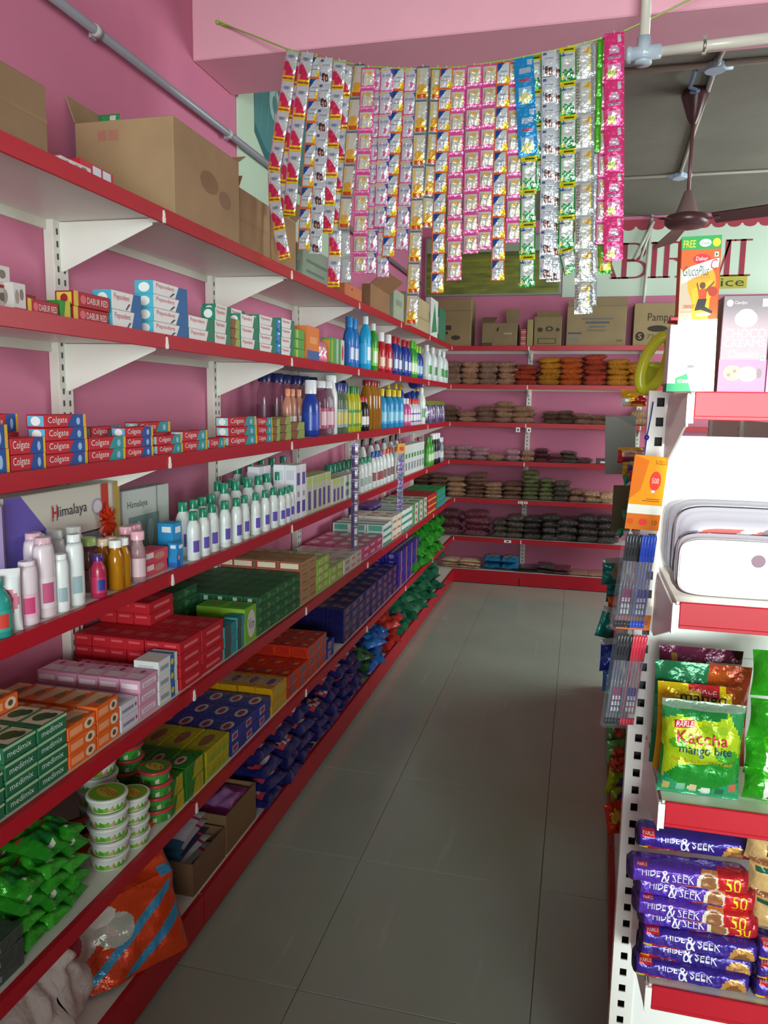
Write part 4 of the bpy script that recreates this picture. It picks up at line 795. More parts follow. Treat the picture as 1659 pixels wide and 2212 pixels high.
# ================================================================== FOURTH SHELF
X4 = LX[4]
def giftbox(D, L, H, base, panel, nm, lab, bow=False, loc=None, rz=0):
    m = M(); m.box(-D, 0, 0, 0, L, H, C(base), 'card', ch=.002)
    f_ = face(-D, 0, 0, 0, L, H, '+X')
    A = [('p', [(0, 0), (.28, 0), (.38, .5), (.12, 1), (0, 1)], '#6d5ab8'), ('r', .15, .10, .88, .52, '#39324a'), ('r', .17, .12, .86, .50, '#9aa2a6'), ('e', .27, .3, .06, .16, '#d9d9dc'), ('e', .42, .33, .05, .12, '#8a7fc0'), ('e', .55, .3, .07, .14, '#c8d6d0'), ('r', .62, .3, .78, .42, '#6a5a9c'), ('e', .72, .2, .06, .08, '#7f9a94'), ('t', 'Himalaya', .36, .70, .66, .84, '#3a3440'), ('t', 'H', .355, .70, .40, .86, '#c8303c'), ('e', .76, .76, .05, .09, '#a89cc8'), ('e', .76, .76, .04, .07, '#dcd6da')] if bow else \
        [('t', 'Himalaya', .08, .72, .5, .84, '#4a4450'), ('r', .1, .1, .75, .62, '#7c9490'), ('e', .3, .35, .08, .2, '#b9cac6'), ('e', .55, .35, .07, .2, '#a0b8b4'), ('r', .7, 0, .72, 1, '#8a8f94')]
    m.art(f_, A, 'card', .0006); parts = [('box_body', m.mesh('box_body'))]
    if bow:
        m = M(); m.add([(.002, L*.80, 0), (.002, L*.87, 0), (.002, L*.87, H), (.002, L*.80, H)], [(0, 1, 2, 3)], C('#c83a22'), 'gloss'); m.add([(.0025, L*.92, 0), (.0025, L*.985, 0), (.0025, L*.985, H), (.0025, L*.92, H)], [(0, 1, 2, 3)], C('#b89a4a'), 'card'); parts.append(('ribbon', m.mesh('ribbon')))
        m = M()
        for k_ in range(12):
            a = k_*math.pi/6; c, s_ = math.cos(a), math.sin(a); r_ = .042 if k_ % 2 else .034
            P = [(.004, 0, 0), (.012, r_*.5*math.cos(a-.28), r_*.5*math.sin(a-.28)), (.006, r_*math.cos(a-.16), r_*math.sin(a-.16)), (.010, r_*math.cos(a+.16), r_*math.sin(a+.16)), (.02, r_*.5*math.cos(a+.28), r_*.5*math.sin(a+.28))]
            m.add([(p[0], p[1]+L*.835, p[2]*1.25+H*.58) for p in P], [(0, 1, 2), (0, 2, 3), (0, 3, 4)], C('#d4401f'), 'gloss')
        parts.append(('bow', m.mesh('bow')))
    put((nm, 'gift box', parts), loc, lab, None, rz)
Xg = -1.23; yg = yl(13, Xg, LZ[4]); y2 = yl(266, Xg, LZ[4])
def yx(px, X, Z): return yl(px, X, Z)
ya, yb = yx(14, Xg, 1.17), yx(262, Xg, 1.17)
giftbox(.06, yb-ya, atX(14, 1078, Xg).z-LZ[4]-.0, '#d8d2c4', 0, 'gift_box', 'purple and cream baby gift box with an orange bow, fourth shelf', True, (Xg, ya, LZ[4]+.001))
yc, yd = yx(268, Xg-.02, 1.17), yx(366, Xg-.02, 1.17)
giftbox(.05, yd-yc, .21, '#c8cfc8', 0, 'gift_box', 'pale grey baby gift box right of the bowed one, fourth shelf', False, (Xg-.02, yc, LZ[4]+.001))
m = M(); m.box(-.05, 0, 0, 0, .12, .24, C('#b9a8e0'), 'card', ch=.002); m.art(face(-.05, 0, 0, 0, .12, .24, '+X'), [('r', 0, .3, 1, .34, '#8f7fd0'), ('e', .6, .6, .25, .15, '#d6cdf0')])
put(('carton', 'box', m.mesh('carton')), (Xg+.03, yx(12, Xg+.03, 1.17)-.12, LZ[4]), 'lilac carton at the left picture edge, fourth shelf')
talc = bottle(.175, .026, '#e9d9e0', '#e3b8c6', '#ecdfe5', '#cf5f88', caph=.1, neck=.8, capr=.78, shoulder=.86, sx=.8)
talcw = bottle(.165, .023, '#e6ebea', '#eef2f0', '#e3e8e8', '#9fb6bc', caph=.14, neck=.8, capr=.75, shoulder=.86, sx=.8)
row(4, 50, 82, 1, bottle(.135, .023, '#ecdde4', '#f0e6ea', '#e6b9cb', '#cf4a7c', caph=.1, neck=.8, capr=.8, shoulder=.88, sx=.8), 'short pink talc bottle', xo=.03)
row(4, 88, 120, 1, talc, 'tall pink talc bottle', xo=.035)
row(4, 60, 92, 1, talc, 'tall pink talc bottle', xo=.10)
row(4, 128, 144, 1, bottle(.13, .018, '#e6eae9', '#eef1f0', '#e0e4e4', '#9cb0b8', caph=.12, neck=.8, capr=.8, shoulder=.88), 'slim white talc bottle', xo=.03)
row(4, 150, 184, 1, talcw, 'tall white talc bottle', xo=.035)
row(4, 70, 175, 3, bottle(.16, .024, '#dcdedd', '#e9ecea', '#d4d6d8', None, caph=.14, neck=.8, capr=.78, shoulder=.86), 'grey white talc bottle', xo=.13)
kt = pouch(.045, .13, .03, '#e9eceb', [('e', .5, .5, .4, .18, '#e58aa2'), ('p', [(.5, .72), (.3, .5), (.7, .5)], '#d04a72'), ('r', 0, .9, 1, 1, '#f4f6f6')], 'plastic', seed=3, wob=.02, crimp=.03, name='cream_tube', cat='tube')
put(kt, (X4-.03, yl(24, X4-.03, LZ[4]), LZ[4]+.001), 'white cream tube with pink flower print, front of fourth shelf', None, rz=.75)
put(bottle(.12, .026, '#2a9a90', '#2a8a80', '#3aa89c', '#d8483c', caph=.15), (X4-.03, yl(-2, X4-.03, LZ[4]), LZ[4]), 'teal bottle cut by the left picture edge, fourth shelf')
row(4, 188, 206, 1, bottle(.135, .02, '#7a2c30', '#a3c46c', None, None, caph=.12, neck=.9, capr=.95, mt='clear'), 'dark red hair oil bottle with green cap', xo=.08)
row(4, 204, 228, 1, bottle(.105, .018, '#b02a50', '#4a2a80', '#c0305a', '#3a3a90', caph=.12, neck=.5), 'small crimson roll on bottle', xo=.025)
row(4, 222, 250, 2, bottle(.125, .019, '#c27414', '#e6cdb4', None, None, caph=.12, neck=.6, mt='oil'), 'amber baby oil bottle', xo=.07)
row(4, 246, 280, 2, bottle(.125, .019, '#cf8a14', '#eef0ee', None, None, caph=.12, neck=.6, mt='oil'), 'golden baby oil bottle with white cap', xo=.03)
row(4, 274, 300, 3, bottle(.14, .018, '#c89aa4', '#e8a8b8', '#d4aab2', None, caph=.12, neck=.7, mt='clear'), 'pink rose water bottle', xo=.07)
row(4, 292, 306, 1, bottle(.135, .019, '#c9a8ae', '#ecb0be', '#d8b8be', None, caph=.14, neck=.7, mt='clear'), 'pink clear bottle with pink cap', xo=.025)
stack(4, 308, 371, 1190, 'pinkred', 'coral pink soap carton', H=.034, L=.11, D=.06, jit=3)
stack(4, 376, 396, 1145, 'small_blue', 'bright blue baby wipes pack', H=.12, L=.06, D=.05, maxl=1, xo=.045)
stack(4, 384, 399, 1172, 'small_blue', 'navy and blue cream carton', H=.07, L=.04, D=.03, maxl=1, xo=.015)
G1 = '#1c8a68'
def lotion(h, r, lab='#6a58b4'): return bottle(h, r, '#e4e8e6', G1, '#e2e6e6', lab, caph=.15, neck=.5, capr=.62, shoulder=.72, sx=.75, pw=2.5)
N_ = 'white lotion bottle with green cap'
row(4, 404, 450, 2, lotion(.145, .024), N_, xo=.03)
row(4, 450, 520, 3, lotion(.15, .024), N_, xo=.03)
row(4, 385, 470, 4, lotion(.165, .028), 'tall '+N_, xo=.09)
row(4, 520, 600, 4, lotion(.15, .023), N_, xo=.03)
row(4, 470, 610, 6, lotion(.19, .03), 'tall '+N_, xo=.105)
row(4, 455, 610, 6, lotion(.185, .028), 'rear '+N_, xo=.17)
row(4, 600, 636, 3, lotion(.14, .022), N_, xo=.03)
row(4, 500, 620, 5, lotion(.225, .03), 'tallest '+N_, xo=.235)
stack(4, 640, 662, 1030, 'violet_tube', 'tall white and violet lotion carton', H=.22, L=.07, D=.05, maxl=1, xo=.02, rows=2)
stack(4, 612, 636, 1020, 'violet_tube', 'tall white and violet lotion carton', H=.22, L=.07, D=.05, maxl=1, r0=2, rows=1)
stack(4, 664, 716, 1042, 'sage_tube', 'sage and violet cream carton', H=.16, L=.06, D=.04, maxl=1, rows=2)
stack(4, 718, 744, 1060, 'sage_tube', 'sage and violet cream carton', H=.12, L=.06, D=.04, maxl=1, rows=2)
stack(4, 745, 768, 1062, 'white_green', 'white and green cream carton', H=.12, L=.08, D=.04, maxl=1, rows=2)
row(4, 700, 772, 7, bottle(.155, .026, '#d8dedb', '#1f7a5c', None, None, caph=.3, neck=.6), 'white jar with dark green cap', xo=.17)
row(4, 774, 800, 3, lotion(.18, .028, '#9ab8b0'), 'far '+N_, xo=.04)
row(4, 802, 822, 3, bottle(.2, .03, '#dfe6e2', '#2a58b0', '#d9e2e0', '#9a4a4a', caph=.14, sx=.75), 'white shampoo bottle with blue cap', xo=.04)
row(4, 822, 858, 4, bottle(.2, .03, '#e2e8e6', '#d85a34', '#dde4e4', '#8a5a5a', caph=.12, sx=.75), 'white shampoo bottle with orange cap', xo=.04)
row(4, 774, 860, 6, bottle(.26, .032, '#cfd8d4', '#1a1c1c', '#bfcac6', None, caph=.14, sx=.75), 'pale bottle with black cap', xo=.15)
stack(4, 874, 916, 960, 'white_green', 'tall white cream carton', H=.2, L=.09, D=.045, maxl=1, rows=2)
row(4, 918, 930, 2, bottle(.22, .032, '#4cae3c', '#3f9a34', '#5cc04a', '#d8e8cc'), 'green bottle at the far end', xo=.05)
row(4, 932, 945, 4, bottle(.24, .028, '#141416', '#eef0f0', '#1d1d20', '#c9ccd0', caph=.16, neck=.6), 'black deodorant with white cap', xo=.035)
row(4, 946, 952, 2, bottle(.2, .026, '#8a9aa4', '#dfe4e8', '#a0aab4', '#dfe6ea', caph=.16, neck=.6), 'silver deodorant', xo=.03)
# ================================================================== FIFTH SHELF
a_ = 'green herbal soap carton'; b_ = 'orange soap carton'; c_ = 'red soap carton'
stack(5, -70, 15, 1672, 'green_soap', a_, H=.031, L=.088, D=.06, rows=2, maxl=3)
stack(5, 17, 150, 1618, 'green_soap', a_, H=.034, L=.09, D=.06, rows=2, maxl=4)
stack(5, -70, 150, 1618, 'orange_soap', b_, H=.034, L=.085, D=.058, rows=3, r0=2, maxl=5)
stack(5, 152, 212, 1552, 'orange_soap', b_, H=.032, L=.075, D=.056, rows=5, maxl=3)
stack(5, 213, 261, 1535, 'orange_soap', b_, H=.034, L=.075, D=.056, rows=5, maxl=3)
stack(5, 263, 302, 1520, 'lilac_soap', 'lilac white soap carton', H=.034, L=.07, D=.06, rows=5, maxl=2)
stack(5, 304, 344, 1496, 'pink_soap', 'pink soap carton', H=.034, L=.07, D=.06, rows=5, maxl=3)
stack(5, 346, 388, 1468, 'bluewhite', 'white soap carton with blue band', H=.04, L=.08, D=.075, rows=1, maxl=3)
stack(5, 346, 388, 1478, 'pink_soap', 'pink soap carton', H=.034, L=.08, D=.06, rows=4, r0=1, maxl=2)
stack(5, 392, 437, 1390, 'red_soap', c_, H=.034, L=.10, D=.056, rows=6, maxl=4)
stack(5, 438, 484, 1365, 'red_soap', c_, H=.034, L=.10, D=.056, rows=3, maxl=4)
stack(5, 438, 484, 1330, 'red_soap', c_, H=.034, L=.10, D=.056, rows=2, r0=3, maxl=6)
stack(5, 438, 484, 1330, 'red_soap', c_, H=.034, L=.10, D=.056, rows=1, r0=5, maxl=7)
stack(5, 487, 512, 1372, 'teal_soap', 'teal and grey soap carton', H=.034, L=.08, D=.055, rows=2, maxl=3)
stack(5, 514, 530, 1370, 'teal_soap', 'teal and grey soap carton', H=.036, L=.08, D=.05, rows=1, maxl=3)
stack(5, 531, 556, 1330, 'lime_box', 'lime green dishwash bar carton', H=.12, L=.09, D=.09, rows=2, maxl=1)
stack(5, 500, 556, 1300, 'dark_green', 'dark green soap carton', H=.035, L=.09, D=.055, rows=3, r0=4, maxl=5)
stack(5, 558, 648, 1300, 'dark_green', 'dark green soap carton', H=.034, L=.08, D=.055, rows=7, maxl=4)
row(5, 480, 640, 9, bottle(.07, .03, '#1c5a48', '#1c4438', '#6f9a98', '#8fb4b8', caph=.1, neck=.9, capr=.9, shoulder=.8, mt='gloss', name='jar'), 'dark green jar behind the cartons', xo=.33)
stack(5, 652, 684, 1248, 'tan_box', 'tan brown soap carton', H=.034, L=.09, D=.10, rows=4, maxl=5)
stack(5, 686, 712, 1240, 'lime_soft', 'lime green soap pack', H=.036, L=.09, D=.07, rows=5, maxl=4, mt='foil')
stack(5, 714, 742, 1236, 'lime_soft', 'lime green soap pack', H=.036, L=.11, D=.07, rows=4, maxl=2, mt='foil')
stack(5, 744, 782, 1208, 'white_pack', 'white and peach soap pack', H=.033, L=.1, D=.08, rows=4, maxl=2, mt='foil')
stack(5, 784, 826, 1170, 'pink_pack', 'pink soap pack', H=.036, L=.12, D=.08, rows=4, maxl=2, mt='foil')
stack(5, 828, 846, 1140, 'teal_paste', 'white and teal cream carton', H=.04, L=.1, D=.1, rows=3, maxl=3)
stack(5, 848, 866, 1130, 'orange_white', 'white and orange soap carton', H=.045, L=.12, D=.09, rows=3, maxl=3)
stack(5, 868, 890, 1110, 'teal_paste', 'white and teal cream carton', H=.045, L=.12, D=.09, rows=2, maxl=3)
stack(5, 868, 890, 1100, 'violet', 'violet soap pack', H=.04, L=.12, D=.07, rows=2, r0=3, maxl=4, mt='foil')
stack(5, 892, 922, 1088, 'greenwhite', 'white and green soap carton', H=.045, L=.14, D=.09, rows=3, maxl=3)
stack(5, 924, 942, 1082, 'redgreen', 'red soap carton with gold foot', H=.045, L=.14, D=.09, rows=3, maxl=3)
stack(5, 944, 962, 1072, 'jade', 'jade green soap carton', H=.045, L=.16, D=.09, rows=3, maxl=3)
# ================================================================== SIXTH SHELF
X6 = LX[6]-.02
put(bigbox(.13, .30, .15, '#7d5a40', {}, [('+X', .05, 30)]), (LX[6]-.17, yl(60, LX[6]-.17, .41)-.27, LZ[6]+.001), 'open brown carton at the left edge holding green packs, sixth shelf')
stack(6, -40, 62, 2040, 'charcoal', 'charcoal scourer pack', H=.03, L=.09, D=.07, rows=2, maxl=3, mt='foil', jit=2)
GK = [pouch(.078, .135, .042, c, [('e', .5, .35, .28, .18, '#1f7a34'), ('r', .1, .6, .9, .68, '#b8402c'), ('r', .3, .15, .6, .2, '#dfe6d0')], seed=240+i, wob=.35, name='scourer_pack', cat='scourer', full=.25) for i, c in enumerate(('#2fa024', '#3bb02c', '#2a9424'))]
_y0, _y1 = yl(66, X6, LZ[6]), yl(203, X6, LZ[6]); n_ = round((_y1-_y0)/.08)
for i in range(n_):
    for d in range(2 if i == 0 else 3):
        for l in range(5 if i else 4):
            put(GK[(i+l+d) % 3], (X6-.002-.125*d-.01*rnd.random(), _y0+(i+.5)*(_y1-_y0)/n_+rnd.uniform(-.004, .004), LZ[6]+.021+l*.038), f"bright green scourer pack, {W20[l+1]} up in {W20[i+1]} pile, {['front', 'middle', 'rear'][d]} row, sixth shelf", 'green scourer packs on the sixth shelf', rx=-math.pi/2+rnd.uniform(-.05, .05), rz=math.pi/2+rnd.uniform(-.12, .12))
kt1 = tub(.05, .036, '#dfe4de', '#e6e9e4', '#7fae2c', ['#5aa02c', '#7ab83c', '#c9a48c', '#6fae34'], 'POWER')
kt2 = tub(.045, .036, '#3f9a3c', '#cf3a4a', '#4c8a3a', ['#3f8a34', '#c8ccb8', '#4f9a3c', '#2f7a2c'], 'XXX')
def tubs(px, n, kt, desc, xo, dz=.037, s=6, sc=1):
    X = LX[s]-xo; y = yl(px, X, LZ[s])
    for i in range(n): put(kt, (X+rnd.uniform(-.002, .002), y+rnd.uniform(-.002, .002), LZ[s]+.001+i*dz*sc), f"{desc}, {W20[i+1]} up from the shelf", desc+'s', rz=-.35+rnd.uniform(-.2, .2), sc=(sc,)*3)
tubs(238, 5, kt1, 'white lidded dishwash tub in the nearest front stack', .062)
tubs(288, 4, kt1, 'white lidded dishwash tub in the second front stack', .056, sc=.92)
tubs(338, 4, kt2, 'red rimmed dishwash tub in the front stack', .062)
tubs(215, 5, kt1, 'white lidded dishwash tub in the rear stack', .18, sc=1.08)
tubs(280, 5, kt2, 'red rimmed dishwash tub in the rear stack', .17)
stack(6, 368, 402, 1690, 'greenyellow', 'green and yellow scourer pack', H=.05, L=.07, D=.07, rows=4, maxl=2, mt='foil')
stack(6, 404, 444, 1662, 'greenyellow', 'green and yellow scourer pack', H=.05, L=.08, D=.07, rows=4, maxl=2, mt='foil')
stack(6, 447, 496, 1590, 'yellow_bar', 'yellow detergent bar', H=.047, L=.12, D=.08, rows=4, maxl=2, mt='foil')
stack(6, 499, 586, 1535, 'blue_bar', 'blue detergent bar', H=.04, L=.10, D=.075, rows=4, maxl=2, mt='foil')
stack(6, 589, 620, 1478, 'gold_bar', 'golden yellow detergent bar', H=.05, L=.15, D=.07, rows=5, maxl=2, mt='foil')
stack(6, 623, 664, 1450, 'orange_bar', 'orange red detergent bar', H=.045, L=.09, D=.075, rows=5, maxl=2, mt='foil')
stack(6, 666, 706, 1390, 'orange_bar', 'orange red detergent bar', H=.045, L=.09, D=.075, rows=5, maxl=3, mt='foil')
stack(6, 708, 722, 1400, 'blue_bar', 'blue detergent bar', H=.04, L=.10, D=.07, rows=1, maxl=2, mt='foil')
stack(6, 742, 858, 1290, 'navy_pack', 'navy detergent pack', H=.042, L=.13, D=.09, rows=4, maxl=4, mt='foil')
stack(6, 860, 904, 1210, 'purple_foil', 'shiny purple detergent pack', H=.045, L=.14, D=.09, rows=3, maxl=5, mt='foil')
for i in range(27):
    k = pouch(.22, .24, .08, ['#2f9a2c', '#3fb034', '#258a2c'][i % 3], [('e', .5, .5, .3, .3, '#4fc03c')], seed=60+i, wob=.5, name='green_pouch', full=.3) if i < 4 else k_[i % 4]
    if i < 4: k_ = (k_ if i else [])+[k]
    r_, l_ = i // 3, i % 3
    X = LX[6]+.01-.03*(i % 3); px = 906+(i//3)*6
    put(k, (X, yl(px, X, LZ[6]), LZ[6]+.03+.075*l_), f"bright green detergent pouch, {W20[i//3+1]} along, {['lower','middle','upper'][l_]} layer, far sixth shelf", 'green pouches on the sixth shelf', rz=math.pi/2+.4*math.sin(i*1.9), rx=-math.pi/2+.15*math.sin(i*2.1))
# ================================================================== BOTTOM SHELF
ZB = LZ[7]; XB = LX[7]-.02
def nav(seed): return pouch(.175, .27, .058, '#26266a', [('p', [(.12, .1), (.85, .12), (.88, .34), (.15, .30)], '#c8444c'), ('e', .5, .22, .28, .08, '#e0c0c0'), ('e', .5, .22, .2, .04, '#b8343c'), ('r', .1, .7, .9, .8, '#1a1a48'), ('r', .68, .18, .88, .27, '#dcdce2')], seed=seed, wob=.3, name='detergent_pouch', cat='detergent', full=.26)
NK = [nav(80+i) for i in range(5)]
ya_, yb_ = yl(557, XB, ZB), yl(775, XB, ZB); npile = int((yb_-ya_)/.178)
for i in range(npile):
    for l in range(4 if i % 5 != 3 else 3):
        put(NK[(i*3+l) % 5], (XB+.045-rnd.random()*.02-(.02 if l == 3 else 0), ya_+.09+i*.178+rnd.uniform(-.01, .01), ZB+.03+l*.052), f"navy detergent pouch, {W20[l+1]} up in {W20[i+1]} pile, bottom shelf", 'navy detergent pouches on the bottom shelf', rx=-math.pi/2+.03, rz=math.pi/2+rnd.uniform(-.12, .12))
def pil(px, cols, n, desc, xo=.12, w=.18, h=.22, seed=0, sp=7, base=.03, dz=.055, lay=3):
    ks = [pouch(w, h, .06, c, [('e', .5, .55, .3, .22, a2)], seed=seed+j, wob=.5, name='detergent_pouch', cat='detergent', full=.3) for j, (c, a2) in enumerate(cols)]
    for i in range(n):
        X = XB+.03-.04*(i % 2); put(ks[i % len(ks)], (X, yl(px+(i//lay)*sp, X, ZB), ZB+base+(i % lay)*dz), f"{desc}, {W20[i % lay+1]} up in {W20[i//lay+1]} pile", desc+'s', rx=-math.pi/2+.12*math.sin(i*1.3), rz=math.pi/2+.45*math.sin(i*2.3))
pil(790, [('#2a5a34', '#c86a7a'), ('#1c1c48', '#b8a0b0')], 6, 'dark green and pink detergent pouch on the bottom shelf', seed=110)
pil(815, [('#1f6ab8', '#3f8ad0'), ('#1a5aa4', '#5aa0dc')], 9, 'bright blue detergent pouch on the bottom shelf', seed=120)
pil(848, [('#b82c26', '#d8503c'), ('#22386a', '#5a6a9a')], 9, 'red detergent pouch on the bottom shelf', seed=130)
pil(874, [('#1f6a4c', '#cfe0d8'), ('#2a7a58', '#cfdcd4'), ('#246a50', '#7fb09c')], 36, 'dark green and white detergent pouch on bottom shelf', seed=140, sp=9, dz=.065, w=.24, h=.3, lay=4)
# cartons with packs on the bottom shelf
def opencarton(D, L, H, base, label, loc, rz=0):
    parts = []; t = .004; c = C(base)
    for nm, b in (('front_wall', (-t, 0, 0, 0, L, H)), ('rear_wall', (-D, 0, 0, -D+t, L, H)), ('near_wall', (-D+t, 0, 0, -t, t, H)), ('far_wall', (-D+t, L-t, 0, -t, L, H)), ('carton_floor', (-D+t, t, 0, -t, L-t, t))):
        m = M(); m.box(*b, c, 'cardboard'); parts.append((nm, m.mesh(nm)))
    m = M(); m.add([(0, 0, H), (0, L, H), (.05, L, H-.01), (.05, 0, H-.01)], [(0, 1, 2, 3), (3, 2, 1, 0)], c, 'cardboard')
    return put(('cardboard_box', 'box', parts), loc, label, None, rz)
yA, yB_ = yl(418, XB, ZB), yl(487, XB, ZB)
opencarton(.30, yB_-yA, .10, '#76563c', 'open brown carton holding white and red packs, bottom shelf', (XB, yA, ZB+.001))
MG = [('p', [(0, .72), (1, .72), (1, .8), (0, .8)], '#b8304a'), ('e', .4, .4, .2, .15, '#6a6a78'), ('r', 0, 0, 1, .18, '#3a6a8c')]
for i in range(6):
    k = pouch(.20, .2, .022, ['#3a3050', '#b8b4bc', '#c9c4cc'][i % 3], MG, 'gloss', seed=200+i, wob=.1, name='flat_pack', cat='pack')
    put(k, (XB-.15, yA-.005+.003*i, ZB+.03+.02*i), f"white and red flat pack in the open carton, {W20[i+1]} from the carton floor", 'flat packs in the open carton', rx=-math.pi/2+.02, rz=-.15+.05*i)
yC, yD = yl(490, XB, ZB), yl(553, XB, ZB)
opencarton(.30, yD-yC, .13, '#80603f', 'second open brown carton holding orange snack packs, bottom shelf', (XB, yC, ZB+.001))
for i in range(8):
    k = pouch(.13, .17, .03, ['#b86a24', '#a8542c', '#9a3a7a', '#b03a3a'][i % 4], [('r', .1, .2, .9, .7, ['#c88a3c', '#8a3a2c', '#b87ab8', '#d86a6a'][i % 4])], seed=220+i, wob=.4, name='snack_pack', cat='snack')
    put(k, (XB-.08-.13*(i % 2), yC+.05, ZB+.02+.026*(i//2)), f"orange or purple snack pack, {W20[i//2+1]} up, {['front','rear'][i % 2]} side of second carton", 'snack packs in the second carton', rx=-math.pi/2+.1, rz=.1*(i % 3))
# big orange printed bag leaning out over the lip
def bagbig():
    m = M(); nu, nv = 120, 120; w, h = .42, .40
    ar = artcol([('r', 0, 0, 1, .5, '#d9481c'), ('p', [(.0, .48), (.38, .5), (.42, .72), (.3, .86), (0, .8)], '#9a8a94'), ('p', [(.05, .55), (.2, .6), (.16, .75), (.05, .7)], '#3a2a34'), ('p', [(.3, .5), (.42, .55), (.4, .72), (.33, .66)], '#2a2026'),
        ('r', .35, .9, .6, .94, '#2a2228'), ('r', .5, .96, .7, .985, '#5f9ab0'), ('p', [(.30, .04), (.38, .04), (.95, .40), (.95, .47)], '#3f98c4'), ('p', [(.55, .02), (.64, .02), (.98, .22), (.98, .3)], '#3f98c4'), ('e', .30, .32, .16, .14, '#c9c6bc'), ('e', .55, .3, .12, .1, '#b9bcb0'), ('e', .3, .3, .05, .06, '#c8435c'), ('e', .48, .4, .08, .06, '#e6e6dc'), ('r', .88, .5, 1, .56, '#3f98c4')], '#dd4a1e')
    def S(sg):
        def f(u, v):
            a = 2*u-1; b = (max(0, 1-a**4))**.7*(max(0, math.sin(math.pi*min(1, v*.62+.2))))**.7
            q = noise.noise(Vector((u*3.1, v*3.7, 5+sg)))*.045+noise.noise(Vector((u*9, v*8, 5)))*.012
            fold = .03*max(0, 1-abs(v-.5)*9)
            return ((u-.5)*w*(1-.12*v), sg*(b*.055+q*b)-(.02 if sg < 0 else 0)*fold*30*0+sg*fold, v*h)
        return f
    m.surf(S(-1), nu, nv, ar, 'foil'); m.surf(S(1), 12, 12, C('#c2401c'), 'foil', flip=True)
    g = S(-1)
    m.text('JUNIOR', lambda u, v: tuple(Vector(g(u, v))+Vector((0, -.004, 0))), .5, .6, .78, .66, C('#f0c4a8'), 'foil'); m.text('BOYS', lambda u, v: tuple(Vector(g(u, v))+Vector((0, -.004, 0))), .45, .54, .62, .585, C('#e89a78'), 'foil')
    return m.mesh('printed_bag')
put(('printed_bag', 'bag', bagbig()), (-1.06, 1.50, ZB-.01), 'large orange printed plastic bag drooping over the bottom lip', None, rz=.95, rx=-.45)
# cloth sack
def sack():
    m = M()
    def f(u, v):
        a = 2*math.pi*u; r = .135*math.sin(math.pi*min(1, (v*.86+.13)))**.5*(1-.25*v); q = noise.noise(Vector((math.cos(a)*1.6, math.sin(a)*1.6, v*2.2)))*.035+.014*math.sin(a*7+v*5)*(v**1.2)+noise.noise(Vector((math.cos(a)*5, math.sin(a)*5, v*6)))*.018+.010*math.sin(a*11+v*9+3*noise.noise(Vector((a, v*3, 0))))*v
        r += q; return (r*math.cos(a)*1.15, r*math.sin(a)*1.1, .235*v+.015*math.sin(3*a)*v)
    m.surf(f, 80, 40, C('#c9bdb6'), 'cloth'); return m.mesh('cloth_sack')
put(('cloth_sack', 'sack', sack()), (-1.13, 1.265, ZB+.001), 'crumpled off white cloth sack at the near end of bottom shelf')
# ================================================================== strips hanging from the third lip
def smallstrip(px, y0, y1, n, kind, label, head=None, w=.035):
    X = LX[3]+.012; p0, p1 = atX(px, y0, X), atX(px+3, y1, X); e = ob('sachet_strip', None, loc=p0, rot=(0, 0, math.radians(60))); tag(e, label, 'sachet strip'); L = (p0.z-p1.z); dz = L/n
    m = M(); m.surf(lambda u, v: ((u-.5)*w, -.003*math.sin(math.pi*u)*math.sin(math.pi*v)-.001, -dz+v*dz), 5, 8, artcol(kind[1], kind[0]), 'foil'); m.surf(lambda u, v: ((u-.5)*w, .001, -dz+v*dz), 1, 1, C('#9a9aa4'), 'foil', flip=True); sm_ = m.mesh('sachet')
    for i in range(n): ob('sachet', sm_, e, (0, 0, -i*dz))
    m = M(); m.tube([(0, 0, 0), (-.004, .0, .012), (.0, .006, .02)], .0015, C('#e4e0dc'), 5); ob('tie', m.mesh('tie'), e)
    if head:
        m = M(); m.box(-w*.6, -.004, -.001, w*.6, -.002, .0, C(head), 'card'); m.box(-w*.62, -.005, -.06, w*.62, -.003, 0, C(head), 'card'); m.box(-w*.3, -.006, -.045, w*.4, -.0045, -.02, C('#c8482c'), 'card'); ob('header_card', m.mesh('hc'), e, label='orange header card')
smallstrip(768, 958, 1182, 9, ('#77707c', [('e', .6, .5, .28, .28, '#d9d9dc'), ('r', 0, 0, .3, 1, '#5a4a78')]), 'grey and purple sachet strip hanging from third shelf lip', w=.05)
smallstrip(866, 958, 1115, 4, ('#8a7c8a', [('r', .3, 0, .7, 1, '#6a5a9a'), ('e', .5, .3, .2, .2, '#4c7a6a')]), 'purple sachet strip with orange header card on third shelf lip', head='#e0a028', w=.055)
